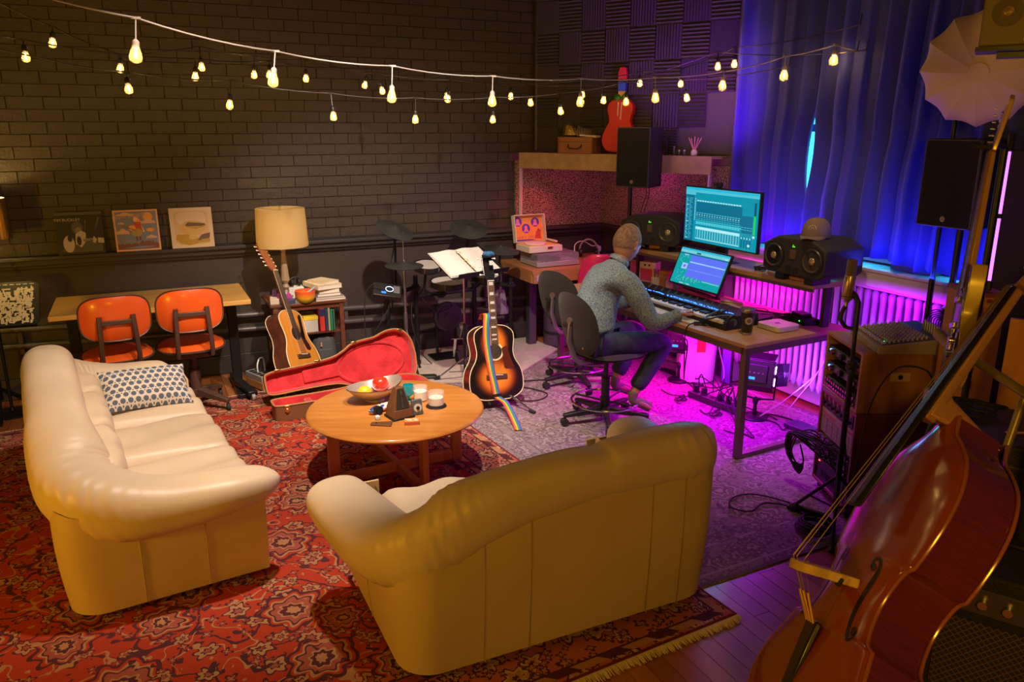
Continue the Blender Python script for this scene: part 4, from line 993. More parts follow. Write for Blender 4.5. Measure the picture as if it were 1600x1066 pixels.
# its stand
t = thing('guitar_stand', 'black guitar stand holding the twelve-string guitar', 'stand', (1.06, 6.0, 0))
MB().tube([(0, .12, .02), (.02, .10, .35), (-.03, .02, .60)], .011).build('upright', BMET, t)
for a in (-150, -35, 80): MB().tube([(.0, .12, .30), (.25*cos(radians(a)), .12+.22*sin(radians(a)), .025), (.27*cos(radians(a)), .12+.24*sin(radians(a)), .012)], .010).build('foot', BMET, t)
MB().tube([(-.14, -.10, .13), (-.11, .02, .12), (0, .12, .13), (.12, .02, .12), (.15, -.08, .13)], .010).build('cradle', BMET, t)
# sunburst guitar
m, nt, b = new_mat('sunburst_top', .16); b.inputs['Coat Weight'].default_value = .6
tc = coords(nt); sx = nt.nodes.new('ShaderNodeSeparateXYZ'); nt.links.new(tc, sx.inputs[0]); X = E(nt, sx.outputs[0]); Z = E(nt, sx.outputs[2])
a1 = X/.175; b1 = (Z-.15)/.150; a2 = X/.120; b2 = (Z-.38)/.155
d1 = (a1*a1+b1*b1).m('SQRT'); d2 = (a2*a2+b2*b2).m('SQRT'); dd = d1.m('SMOOTH_MIN', d2, .35)
r = nt.nodes.new('ShaderNodeValToRGB'); nt.links.new((dd*.7).k, r.inputs[0]); els = r.color_ramp.elements
els[0].position = .18; els[0].color = (.72, .28, .03, 1); els[1].position = .66; els[1].color = (.012, .008, .008, 1)
for p_, c_ in ((.38, (.62, .17, .018)), (.50, (.26, .05, .012)), (.58, (.06, .016, .010))): e_ = els.new(p_); e_.color = rgba(c_)
nt.links.new(r.outputs[0], b.inputs['Base Color'])
CHER = wood('cherry_side', (.10, .018, .012), (.05, .012, .010), .18, (8, 8, 1), 3, coat=.6)
gb = thing('sunburst_guitar', 'sunburst acoustic guitar with a rainbow strap on a stand by the coffee table', 'guitar', M=pose([[0.9984, -0.0197, 0.0528], [0.005, 0.9641, 0.2654], [-0.0561, -0.2647, 0.9627]], (2.228, 4.93, .080), 1.08))
pk_ = [(.048, .345), (.062, .352), (.088, .36), (.098, .33), (.112, .28), (.135, .215), (.120, .205), (.072, .205), (.062, .215), (.060, .28)]
acoustic(gb, m, CHER, NKW, mat('black_headplate', (.015, .013, .013), .2, coat=.4), CRB, 6, (mat('tortoise', (.10, .018, .012), .2, coat=.4), pk_), CRB, True, btn=mat('green_key', (.75, .78, .70), .3))
MB().box((0, -.030, .925), (.024, .002, .030)).build('head_inlay', PEARL, gb)
# rainbow strap: over the neck, down across the face to the floor
RB = [(.62, .05, .05), (.80, .24, .02), (.82, .60, .03), (.05, .32, .12), (.02, .22, .50), (.12, .07, .30)]
st = thing('rainbow_strap', 'rainbow striped guitar strap draped over the sunburst guitar down to the rug', 'strap')
path_ = [(-.055, .06, .55), (-.055, .02, .585), (-.050, -.02, .575), (-.062, -.03, .52), (-.066, -.022, .40), (-.052, -.022, .24), (-.030, -.024, .10), (-.016, -.032, .02)]
Mg = gb.matrix_world if False else pose([[0.9984, -0.0197, 0.0528], [0.005, 0.9641, 0.2654], [-0.0561, -0.2647, 0.9627]], (2.228, 4.93, .080), 1.08)
wp = [Mg @ V(p) for p in path_] + [V((2.225, 4.80, .10)), V((2.215, 4.66, .050)), V((2.185, 4.52, .022)), V((2.170, 4.47, .016))]
wp = crom(wp, 6); W_ = .054
for i, c_ in enumerate(RB):
    def fn(u, v, i=i):
        k = int(round(u*(len(wp)-1))); p = wp[k]; q = wp[min(len(wp)-1, k+1)]-wp[max(0, k-1)]
        side = V((1, .18 if k > 42 else 0, 0)); side = (side - q.normalized()*side.dot(q.normalized())).normalized(); nn = side.cross(q.normalized())
        return p + side*((i+v)/6-.5)*W_ + nn*.0
    o = MB().grid(fn, len(wp), 2).build('strap_stripe', mat('strap_%d' % i, c_, .7, bump=.2, bs=400), st, smooth=179)
    md = o.modifiers.new('t', 'SOLIDIFY'); md.thickness = .003; md.offset = 0
p = wp[41]; MB().box((p.x, p.y-.006, p.z), (.064, .012, .028)).build('buckle', BLACK, st, bevel=.003)
t = thing('tripod_guitar_stand', 'chrome and black stand holding the sunburst guitar', 'stand', (2.26, 5.03, 0))
MB().tube([(-.02, .10, .10), (-.02, .16, .55), (-.02, .16, .60)], .011).build('upright', BMET, t)
MB().tube([(-.075, .03, .66), (-.06, .10, .64), (-.02, .14, .62), (.04, .10, .64), (.075, .03, .66)], .012).build('yoke', RUB, t)
for x, y in ((.16, -.30), (-.20, -.14), (-.02, .30)):
    MB().cyl((-.01, .09, .16), (x, y, .016), .009).build('foot', CHROME, t); MB().cyl((x*.88, y*.9, .026), (x*1.03, y*1.03, .014), .014).build('foot_tip', RUB, t)
MB().tube([(-.12, -.15, .075), (-.10, -.08, .060), (-.01, .06, .08), (.09, -.06, .060), (.11, -.14, .075)], .010).build('cradle', RUB, t)
# ============================================================ OPEN GUITAR CASE
PLU = mat('red_plush', (.68, .022, .030), .8, col2=(.50, .010, .016), ns=9, bump=.5, bs=60, sheen=.4)
TOL = mat('brown_tolex', (.17, .072, .028), .5, bump=.2, bs=120)
t = thing('guitar_case', 'open brown guitar case lined with red plush behind the coffee table', 'guitar case', (.70, 5.41, .012), radians(2.5))
CL = 1.17
ctl = [(0, 0), (.004, .06), (.03, .078), (.10, .086), (.30, .088), (.50, .100), (.60, .130), (.68, .172), (.78, .186), (.86, .190), (.98, .222), (1.09, .205), (1.155, .12), (1.17, 0)]
hf = [(p.x, p.y) for p in crom([(a, b, 0) for a, b in ctl], 5)]
CO = hf + [(x, -y) for x, y in reversed(hf[1:-1])]
def inset(k):
    out = []; n = len(CO)
    for i in range(n):
        a = V((*CO[i-1], 0)); b_ = V((*CO[(i+1) % n], 0)); tn = (b_-a).normalized(); nn = V((-tn.y, tn.x, 0)); p = V((*CO[i], 0))
        if (p+nn*.01-V((CL/2 if .1 < p.x < 1.05 else (.1 if p.x < .1 else 1.0), 0, 0))).length > (p-V((CL/2 if .1 < p.x < 1.05 else (.1 if p.x < .1 else 1.0), 0, 0))).length: nn = -nn
        out.append((p.x+nn.x*k, p.y+nn.y*k))
    return out
I1 = inset(.012)
def shellcase(depth, M, nm, lid):
    n = len(CO); vs = []
    rings = [(CO, 0), (CO, depth), (I1, depth), (I1, .012)]
    mb = MB()
    for poly, z in rings[:2]: vs += [(x, y, z) for x, y in poly]
    fs = [(i, (i+1) % n, n+(i+1) % n, n+i) for i in range(n)] + [tuple(range(n-1, -1, -1))]
    mb.add(vs, fs, M)
    o = mb.build(nm+'_shell', TOL, t, smooth=60)
    mi = MB(); vs = [(x, y, depth) for x, y in CO]+[(x, y, depth-.002) for x, y in I1]+[(x, y, .014) for x, y in inset(.02)]
    fs = [(i, (i+1) % n, n+(i+1) % n, n+i) for i in range(n)]+[(n+i, n+(i+1) % n, 2*n+(i+1) % n, 2*n+i) for i in range(n)]+[tuple(range(2*n, 3*n))]
    mi.add(vs, fs, M); mi.build(nm+'_lining', PLU, t, smooth=40)
    MB().tube([M @ V((x, y, depth)) for x, y in CO], .006, 6, closed=True).build(nm+'_edging', mat('gold_trim', (.42, .24, .08), .4), t)
Mb = tr(0, 0, 0); shellcase(.115, Mb, 'base', False)
# lid hinged on the far long side
hy = .215
Ml = tr(0, hy+.035, .022) @ rx(radians(74)) @ tr(0, .222, 0) @ tr(1.05, 0, 0) @ rz(radians(4)) @ tr(-1.05, 0, 0)
shellcase(.075, Ml, 'lid', True)
# plush pads inside the lid, neck rest and body rim
MB().box((.42, .0, .022), (.27, .10, .020), Ml).build('neck_pad', PLU, t, bevel=.008, bseg=3)
bo = [(CL-.35+.27*cos(2*pi*k/36), .15*sin(2*pi*k/36)) for k in range(36)]
MB().tube([Ml @ V((x, y, .018)) for x, y in bo], .012, 8, closed=True).build('body_pad', PLU, t)
MB().box((.26, 0, .05), (.05, .17, .09)).build('neck_cradle', PLU, t, bevel=.012, bseg=3)
LT = mat('latch_brass', (.80, .58, .20), .28, 1)
for x, y in ((.10, .086), (.40, .094), (.70, .177), (1.08, .205)):
    k = Ml @ V((x, y, .075)); MB().box((0, 0, 0), (.045, .012, .022), tr(k)).build('hinge', LT, t, bevel=.003)
for x, y in ((.085, .083), (.62, .138), (.98, .222)):
    MB().box((x, -y-.005, .092), (.036, .010, .050)).box((x, -y-.010, .078), (.020, .010, .030)).build('latch', LT, t, bevel=.003)
MB().tube([(.55, -.135, .05), (.57, -.165, .05), (.67, -.195, .05), (.69, -.18, .05)], .009).build('handle', TOL, t)
# ============================================================ ELECTRONIC DRUM KIT
t = thing('electronic_drum_kit', 'black electronic drum kit with mesh pads on a rack by the back wall', 'drum kit')
MESH = mat('mesh_head', (.52, .50, .46), .7); CYM = mat('cymbal_rubber', (.030, .032, .030), .6)
def cym(p, r, nx, ny, post):
    M = tr(*p) @ rx(nx) @ ry(ny)
    o = MB().lathe([(0, .022), (.03, .020), (.045, .008), (r*.9, -.006), (r, -.010), (r-.004, -.015), (.04, -.006), (0, -.004)], n=40).build('cymbal_pad', CYM, t); o.matrix_world = M
    MB().cyl((0, 0, .022), (0, 0, .034), .008).build('wing_nut', CHROME, o)
    MB().tube([p, (p[0], p[1]+.02, p[2]-.10), post], .010).build('cymbal_arm', BMET, t)
cym((1.83, 6.02, 1.225), .155, radians(24), radians(14), (1.86, 6.15, .75))
cym((2.57, 6.28, 1.165), .165, radians(24), radians(-3), (2.56, 6.40, .75))
cym((2.75, 6.02, 1.005), .165, radians(8), radians(4), (2.78, 6.12, .70))
cym((1.875, 5.96, .945), .155, radians(3), radians(0), (1.875, 5.97, .5))
def pad(p, r, nx, ny):
    M = tr(*p) @ rx(nx) @ ry(ny)
    o = MB().lathe([(0, -.05), (r*.8, -.05), (r, -.035), (r, -.002), (r*.99, .006), (r*.88, .006), (r*.86, 0)], n=44).build('drum_pad', BLACK, t); o.matrix_world = M
    MB().lathe([(0, .001), (r*.85, .001), (r*.86, .003)], n=40, cap=False).build('mesh_head', MESH, o)
    for k in range(6): a = k*pi/3; MB().cyl((r*1.01*cos(a), r*1.01*sin(a), -.035), (r*1.01*cos(a), r*1.01*sin(a), .008), .005, n=8).build('lug', CHROME, o)
pad((2.155, 6.20, .885), .125, radians(12), 0)
pad((2.225, 5.90, .790), .158, radians(5), 0)
pad((2.60, 6.00, .800), .130, radians(8), 0)
rk = [((1.72, 5.95, 0), (1.72, 5.95, .74)), ((2.05, 6.22, 0), (2.05, 6.22, .80)), ((2.62, 6.30, 0), (2.62, 6.30, .80)), ((2.86, 6.05, 0), (2.86, 6.05, .74))]
for a, b_ in rk:
    MB().cyl(a, b_, .019).build('rack_post', BMET, t); MB().cyl((a[0], a[1], 0.012), (a[0], a[1], .05), .026).build('rubber_foot', RUB, t)
for a, b_ in (((1.72, 5.95, .70), (2.05, 6.22, .70)), ((2.05, 6.22, .62), (2.62, 6.30, .62)), ((2.62, 6.30, .68), (2.86, 6.05, .68))): MB().cyl(a, b_, .019).build('rack_bar', BMET, t)
for p in ((1.72, 5.95, .70), (2.05, 6.22, .70), (2.62, 6.3, .68), (2.86, 6.05, .68), (2.2, 6.02, .66), (2.3, 6.25, .62), (1.9, 6.1, .70)): MB().box(p, (.05, .05, .05)).cyl((p[0]-.04, p[1]-.02, p[2]), (p[0]+.04, p[1]-.02, p[2]), .008).build('clamp', BMET, t, bevel=.006)
MB().tube([(2.225, 5.93, .74), (2.22, 6.05, .66), (2.2, 6.22, .62)], .012).build('pad_arm', BMET, t); MB().tube([(2.60, 6.03, .75), (2.60, 6.2, .66), (2.6, 6.3, .64)], .012).build('pad_arm', BMET, t); MB().tube([(2.155, 6.24, .84), (2.14, 6.25, .70), (2.12, 6.24, .62)], .012).build('pad_arm', BMET, t)
# kick tower
MB().box((2.37, 6.33, .02), (.32, .20, .03)).cyl((2.28, 6.36, .03), (2.28, 6.36, .50), .013).cyl((2.46, 6.36, .03), (2.46, 6.36, .50), .013).build('kick_stand', BMET, t)
kp = MB().cyl((2.37, 6.30, .39), (2.37, 6.35, .39), .13, n=40).cyl((2.37, 6.293, .39), (2.37, 6.30, .39), .10, n=40).cyl((2.37, 6.288, .39), (2.37, 6.293, .39), .04, n=30).build('kick_pad', mat('kick_rubber', (.03, .026, .035), .5), t, bevel=.004)
# sound module
mo = MB().box((0, 0, 0), (.23, .14, .035), taper=(.96, .92)).build('sound_module', BLACK, t, bevel=.005); mo.matrix_world = tr(1.70, 5.87, .76) @ rz(radians(-20)) @ rx(radians(38)) @ ry(radians(14))
MB().tube([(.03*cos(a*.3)+.015, .025*sin(a*.3)+.01, .0185) for a in range(21)], .0022, 5, closed=True).build('dial_ring', mat('ring_glow', (.5, .7, 1), em=(.45, .65, 1), es=2.5), mo)
MB().box((-.03, -.03, .018), (.035, .018, .002)).build('display', mat('blue_display', (0, .1, 1), em=(.02, .10, 1), es=3), mo)
MB().box((.07, .01, .019), (.05, .07, .004)).build('buttons', mat('btn', (.12, .12, .12), .5), mo)
# hi-hat stand
MB().cyl((1.875, 5.97, .12), (1.875, 5.97, .98), .011).cyl((1.875, 5.97, .93), (1.875, 5.97, 1.20), .004).cyl((1.875, 5.97, .10), (1.875, 5.97, .55), .016).build('hi_hat_rod', STEEL, t)
for k in range(3): a = radians(40+120*k); MB().tube([(1.875, 5.97, .42), (1.875+.2*cos(a), 5.97+.2*sin(a), .02)], .010).build('hi_hat_leg', BMET, t)
cb = [[(1.66, 5.84, .78), (1.58, 5.84, .83), (1.52, 5.88, .70), (1.52, 5.9, .3), (1.56, 5.95, .03)], [(1.70, 5.90, .74), (1.72, 5.92, .60), (1.76, 6.0, .55), (1.80, 6.05, .66)], [(1.73, 5.9, .74), (1.70, 5.88, .58), (1.68, 5.95, .5), (1.71, 5.99, .66)], [(1.72, 5.9, .62), (1.62, 5.85, .50), (1.55, 5.95, .30), (1.60, 6.1, .02)], [(2.1, 6.2, .6), (2.2, 6.15, .48), (2.35, 6.2, .5), (2.4, 6.3, .5)], [(2.0, 6.18, .6), (1.97, 6.1, .4), (2.05, 6.1, .15), (2.15, 6.15, .03)], [(1.85, 6.1, 1.1), (1.80, 6.1, .9), (1.83, 6.12, .75)]]
for c_ in cb: MB().tube(crom(c_, 8), .0045, 6).build('cable', RUB, t)
t = thing('kick_pedal', 'silver kick drum pedal with a round beater on the beige rug', 'pedal', (2.43, 6.15, .022), radians(-14))
MB().box((0, .02, .006), (.11, .27, .010)).build('base_plate', BMET, t)
MB().box((0, -.03, .045), (.07, .24, .008), rx(radians(16))).build('footboard', STEEL, t, bevel=.003)
for sx_ in (-1, 1): MB().tube([(sx_*.052, .10, .0), (sx_*.045, .11, .12), (sx_*.04, .11, .17)], .010, flat=1.6).build('frame_post', CHROME, t)
MB().cyl((-.075, .11, .17), (.075, .11, .17), .007).build('axle', CHROME, t)
MB().cyl((.0, .11, .17), (.015, .055, .285), .004).build('beater_shaft', CHROME, t); MB().cyl((.017, .035, .290), (.017, .080, .310), .026).build('beater', mat('felt', (.62, .60, .55), .8), t, bevel=.006)
t = thing('effect_pedal', 'flat black foot switch on the beige rug behind the open guitar case', 'pedal', (1.99, 5.80, .022), radians(-20)); MB().box((0, 0, .012), (.16, .07, .024), taper=(.9, .8)).build('pedal_body', BLACK, t, bevel=.006); MB().box((0, 0, .026), (.12, .045, .004)).build('rubber_pad', RUB, t)
# ============================================================ MUSIC STAND WITH BINDER
t = thing('binder_music_stand', 'black music stand carrying an open ring binder in front of the drums', 'music stand', (2.235, 5.50, 0), radians(17))
Mt = tr(0, 0, 1.005) @ rx(radians(28))
MB().prism(rrect(.54, .34, .03), -.004, .0, Mt).build('desk_plate', BLACK, t)
MB().box((.03, -.172, .020), (.50, .005, .045), Mt).build('desk_lip', BLACK, t, bevel=.002)
MB().cyl((0, .05, .97), (0, .05, .50), .009).build('pole', CHROME, t); MB().cyl((0, .05, .52), (0, .05, .10), .013).build('pole_tube', BMET, t)
for k in range(3):
    a = radians(-105+120*k-17); MB().cyl((0, .05, .24), (.25*cos(a), .05+.25*sin(a), .03), .007).cyl((0, .05, .12), (.14*cos(a), .05+.14*sin(a), .10), .004).build('leg', CHROME, t)
    MB().cyl((.225*cos(a), .05+.225*sin(a), .052), (.27*cos(a), .05+.27*sin(a), .025), .014).build('leg_tip', RUB, t)
t = thing('ring_binder', 'open ring binder with white pages on the music stand', 'binder', M=tr(2.235, 5.50, 0) @ rz(radians(17)) @ tr(-.02, 0, 1.007) @ rx(radians(28)))
MB().box((0, .005, .003), (.50, .32, .004)).build('binder_cover', mat('binder_cover', (.55, .53, .48), .5), t, bevel=.001)
PG = mat('page_print', (.74, .72, .66), .8, col2=(.55, .53, .50), ns=30, nstretch=(1, 6, 1), thr=(.60, .70))
for sg in (-1, 1):
    MB().grid(lambda u, v, sg=sg: (sg*(.008+.232*u), -.145+.30*v, .007+.016*sin(pi*min(1, u*1.3))*(1-u)+.003), 14, 3).grid(lambda u, v, sg=sg: (sg*(.008+.232*u), -.145+.30*v, .006), 14, 3).build('page_stack', PG, t, smooth=179)
for y in (-.09, .0, .10): MB().tube([(.022*cos(radians(a)), y, .010+.020*sin(radians(a))) for a in range(0, 181, 20)], .002, 6).build('ring', GOLD, t)
MB().box((0, 0, .0065), (.014, .26, .003)).build('ring_spine', GOLD, t)
# blue scarf on the headstock
t = thing('blue_cloth', 'small blue cloth tied on top of the sunburst guitar headstock', 'cloth', (2.275, 5.19, 1.112))
MB().ell((0, 0, 0), (.034, .020, .022), 14, 8).ell((.022, .0, .014), (.026, .016, .015), 12, 8, ry(.5)).ell((-.026, 0, .004), (.020, .015, .018), 12, 8).build('cloth_knot', mat('blue_cloth', (.03, .14, .30), .8, bump=.5, bs=60), t, smooth=179)
# ============================================================ BACK TABLE, TURNTABLE, RECORD PLAYER, PINK CHAIR
DW = wood('reddish_table', (.42, .19, .07), (.34, .14, .05), .45, (1.3, 10, 10), 2.6)
t = thing('back_table', 'thick wooden table in the far corner under the corner shelf', 'table', (3.50, 6.30, 0))
MB().box((.10, 0, .785), (1.14, .68, .035)).build('tabletop', DW, t, bevel=.003)
MB().box((.10, -.325, .728), (1.12, .03, .08)).box((-.455, 0, .728), (.03, .62, .08)).build('apron', DW, t, bevel=.002, kind='stuff')
for x, y in ((-.26, .10), (.50, -.20), (.50, .28)): MB().box((x, y, .36), (.075, .075, .70)).build('leg', mat('dark_leg', (.05, .04, .055), .5), t, bevel=.003)
MB().box((-.39, -.342, .735), (.085, .006, .052)).build('outlet_plate', mat('outlet_silver', (.65, .6, .62), .35, .6), t, bevel=.002)
TTZ = .803
t = thing('turntable', 'silver turntable with a clear dust cover on the back table', 'turntable', (3.345, 6.245, TTZ), radians(1))
MB().box((0, 0, .026), (.43, .34, .042)).build('plinth', mat('tt_silver', (.50, .48, .50), .35, .5), t, bevel=.004)
for x in (-.18, .18):
    for y in (-.13, .13): MB().cyl((x, y, 0), (x, y, .006), .018).build('foot', BLACK, t)
MB().cyl((-.05, .0, .047), (-.05, 0, .057), .145, n=48).build('platter', BMET, t, bevel=.002)
MB().cyl((.16, .11, .047), (.16, .11, .07), .02).tube([(.16, .11, .068), (.155, -.02, .066), (.11, -.08, .062)], .004).build('tonearm', CHROME, t)
for x in (-.16, -.12): MB().cyl((x, -.152, .047), (x, -.152, .052), .008).build('knob', BLACK, t)
MB().box((0, .005, .082), (.425, .33, .066)).build('dust_cover', mat('clear_cover', (.55, .48, .60), .08, alpha=.30, spec=.8), t, bevel=.003)
CREAM = mat('cream_case', (.74, .62, .52), .5)
t = thing('suitcase_record_player', 'cream suitcase record player with open lid standing on the turntable', 'record player', (3.245, 6.31, TTZ+.118), radians(2))
MB().box((.02, -.01, .030), (.34, .26, .056)).build('case_body', CREAM, t, bevel=.004)
MB().box((.02, -.01, .060), (.31, .23, .006)).build('deck', mat('yellow_deck', (.72, .45, .12), .5), t)
MB().cyl((-.02, -.01, .063), (-.02, -.01, .074), .095, n=40).build('platter', mat('white_platter', (.75, .68, .66), .5), t, bevel=.002)
MB().box((.155, .0, .085), (.022, .19, .016)).build('tonearm', CREAM, t, bevel=.003)
MB().box((.06, -.142, .040), (.05, .006, .022)).build('latch', GOLD, t)
Ml = tr(.0, .125, .062) @ rx(radians(78))
MB().box((0, .125, -.02), (.32, .25, .008), Ml).box((-.157, .125, .008), (.007, .25, .055), Ml).box((.157, .125, .008), (.007, .25, .055), Ml).box((0, .247, .008), (.32, .007, .055), Ml).build('lid', CREAM, t, bevel=.001)
OR2 = ink('orange', (.85, .30, .06)); VIO = ink('violet', (.10, .05, .40)); PNK = ink('pink', (.80, .20, .45))
t2 = thing('record_in_lid', 'orange illustrated record sleeve with three round portraits, inside the open player lid', 'record', M=tr(3.245, 6.31, TTZ+.118) @ rz(radians(2)) @ Ml @ tr(0, .122, -.014))
MB().box((0, 0, 0), (.295, .228, .003)).build('sleeve', OR2, t2)
P_ = MB(); ms = [VIO, PNK, RDS, BRN]
def pr_(mi, pts): 
    P_.cur = mi; k = len(P_.v); P_.prism([((p[0]-.5)*.295, (p[1]-.5)*.228) for p in pts], .0016+.00005*(k/20), .0019+.00005*(k/20))
for cx, cy in ((.15, .80), (.42, .52), (.76, .76)):
    pr_(0, circ(cx, cy, .145, 22, .19)); pr_(1, circ(cx, cy+.04, .055, 14, .08)); pr_(1, [(cx-.10, cy-.14), (cx+.10, cy-.14), (cx+.05, cy-.02), (cx-.05, cy-.02)])
pr_(2, [(.70, .10), (.78, .40), (.84, .42), (.96, .46), (.92, .30), (.94, .08)]); pr_(3, circ(.86, .44, .04, 12, .06)); pr_(0, [(.02, .02), (.75, .03), (.6, .08), (.02, .09)])
P_.build('printed_cover', ms, t2, smooth=None)
o = text('FUNKY LIVE', .036, RDS, t2, Matrix()); o.matrix_local = tr(-.045, -.076, .0022)
# clutter to the right on the back table
t = thing('headphones', 'white-banded headphones resting on the back table in the corner', 'headphones', (3.86, 6.42, TTZ), radians(-25))
MB().tube([(.085*cos(radians(a)), 0, .07+.10*sin(radians(a))) for a in range(-10, 191, 12)], .008).build('headband', mat('grey_band', (.35, .32, .30), .5), t)
for s_x in (-1, 1): MB().cyl((s_x*.088, 0, .045), (s_x*.060, 0, .045), .040).build('ear_cup', BLACK, t, bevel=.005)
t = thing('coiled_cable', 'white cable looping over the back of the corner table', 'cable', (3.72, 6.38, TTZ))
MB().tube(crom([(-.10, -.05, .006), (-.04, .0, .05), (.0, .05, .13), (.10, .08, .15), (.20, .07, .10), (.26, .06, .10), (.30, .06, .006)], 8), .005).build('cable', WHITE, t)
MB().box((.27, .06, .05), (.035, .03, .09)).build('plug', WHITE, t, bevel=.004)
t = thing('black_bowl', 'round black speaker puck behind the turntable', 'speaker', (3.655, 6.42, TTZ)); MB().lathe([(.07, 0), (.08, .02), (.078, .055), (.06, .07), (0, .072)]).build('body', BLACK, t)
t = thing('small_adapter', 'small cream power adapter on the back table edge', 'adapter', (3.70, 6.15, TTZ), .4); MB().box((0, 0, .02), (.06, .05, .04)).build('adapter_body', CREAM, t, bevel=.004); MB().box((.05, -.02, .006), (.05, .03, .012)).build('plug', BLACK, t)
t = thing('control_box', 'small black box with cables at the back of the corner table', 'device', (4.00, 6.30, TTZ), -.2); MB().box((0, 0, .03), (.13, .10, .06)).build('box_body', BLACK, t, bevel=.004); MB().box((0, -.051, .035), (.08, .002, .02)).build('grey_panel', mat('grey_case2', (.3, .3, .3), .5), t)
# pink moulded chair
t = thing('pink_chair', 'bright pink moulded shell chair behind the seated person', 'chair', (3.685, 5.93, .010), radians(-32))
PNKM = mat('pink_shell', (.72, .02, .14), .35, coat=.3)
def shellf(o):
    def f(u, v):
        s_ = 2*u-1; w_ = .20*(1-.16*v**4)*(1-.15*(1-v)**3)
        x = s_*w_*(1-.10*max(0, v-.85)/.15*abs(s_)**0)
        if v < .5: y = .20-.40*(v/.5); z = .44+.02*(1-v*2)**2-.015
        else: k = (v-.5)/.5; y = -.20-.05*sin(k*pi/2)-.05*k; z = .425+.52*k**1.25
        if v > .86: z -= .09*abs(s_)**3.5*((v-.86)/.14)
        y += .07*abs(s_)**2.2*(1 if v > .5 else .3); z += .03*abs(s_)**2*(1 if v < .5 else 0)
        return (x, y+o, z+o*.3)
    return f
MB().grid(shellf(0), 22, 34).build('seat_shell', PNKM, t, smooth=179).modifiers.new('t', 'SOLIDIFY').thickness = .012
MB().tube([(-.04, -.24, .80), (-.04, -.285, .80), (.04, -.285, .80), (.04, -.24, .80)], .005).build('back_grip', CHROME, t)
for sx_ in (-1, 1):
    for sy in (-1, 1): MB().tube([(sx_*.10, sy*.10, .425), (sx_*.20, sy*.20, .22), (sx_*.24, sy*.24, .0)], .010).build('leg', CHROME, t)
# purple rolled mat / drum bag under the back table
t = thing('rolled_bag', 'tall dark purple rolled bag standing under the back table', 'bag', (3.47, 6.30, .012))
MB().lathe([(0, 0), (.12, 0), (.135, .02), (.138, .5), (.13, .60), (.10, .66), (0, .68)], n=36).build('bag_body', mat('purple_nylon', (.085, .055, .10), .5, bump=.3, bs=30), t)
for z in (.12, .50): MB().lathe([(.139, z), (.141, z+.01), (.141, z+.02), (.139, z+.03)], n=36, cap=False).build('strap', BLACK, t)
MB().box((-.04, -.137, .56), (.004, .004, .055)).build('zip_pull', CHROME, t)
t = thing('storage_bag', 'crumpled clear plastic bag hanging beside the drum rack', 'bag', (2.90, 6.35, .36))
MB().grid(lambda u, v: ((.07*(.5+v*.6))*cos(2*pi*u)+.02*noise.noise(V((cos(6.28*u)*2, sin(6.28*u)*2, v*3))), .05*(.5+v*.6)*sin(2*pi*u)+.02*noise.noise(V((cos(6.28*u)*2, sin(6.28*u)*2, v*3+5))), .22-v*.22), 24, 12, wrap_u=True).build('bag_body', mat('cloudy_plastic', (.35, .33, .42), .2, alpha=.55), t, smooth=30)
MB().cyl((0, 0, .22), (0, 0, .36), .012).build('bag_neck', MATS['cloudy_plastic'], t)
# ============================================================ ON THE CORNER SHELF
SZ = 1.785
t = thing('suitcase', 'small brown leather suitcase on the corner shelf', 'suitcase', (3.560, 6.120, SZ), radians(-59))
SUI = mat('suitcase_leather', (.30, .12, .045), .5, bump=.15, bs=40)
MB().box((0, 0, .070), (.34, .16, .14)).build('case_body', SUI, t, bevel=.006)
MB().box((0, 0, .098), (.342, .162, .003)).build('seam_line', BLACK, t)
MB().tube([(-.065, -.082, .075), (-.062, -.096, .055), (-.04, -.102, .042), (.04, -.102, .042), (.062, -.096, .055), (.065, -.082, .075)], .006).build('handle', mat('handle_dark', (.06, .03, .015), .4), t)
for x in (-.165, .165):
    for y in (-.075, .075): MB().box((x, y, .07), (.014, .014, .141)).build('corner_guard', mat('corner_leather', (.20, .07, .03), .5), t)
t = thing('sequin_hat', 'gold sequined hat lying on the brown suitcase', 'hat', (3.515, 6.19, SZ+.142), radians(-59))
SEQ = mat('gold_sequin', (.50, .38, .12), .28, .9, bump=1.0, bs=70)
MB().grid(lambda u, v: ((.085-.03*v**2)*cos(2*pi*u)*(1+.08*sin(6*pi*u)), (.070-.02*v**2)*sin(2*pi*u), .012+.085*v-.02*v*cos(2*pi*u)), 30, 8, wrap_u=True).ell((0, 0, .088), (.056, .051, .012), 20, 6).build('crown', SEQ, t, smooth=25)
t = thing('accordion', 'pleated grey cloth bundle with a pale flat box in front, on the suitcase', 'bundle', (3.590, 6.06, SZ+.142), radians(-59))
ac = MB()
for k in range(9): ac.box((-.07+.016*k, .02, .045-.002*k), (.009, .10, .085-.004*k), taper=(.7, .8))
ac.build('pleat', mat('grey_pleats', (.16, .12, .10), .4, .3), t, smooth=None, kind='stuff')
MB().box((.055, -.03, .012), (.16, .09, .016), ry(radians(5))).build('flat_box', mat('pale_flat', (.58, .48, .38), .6), t, bevel=.002)
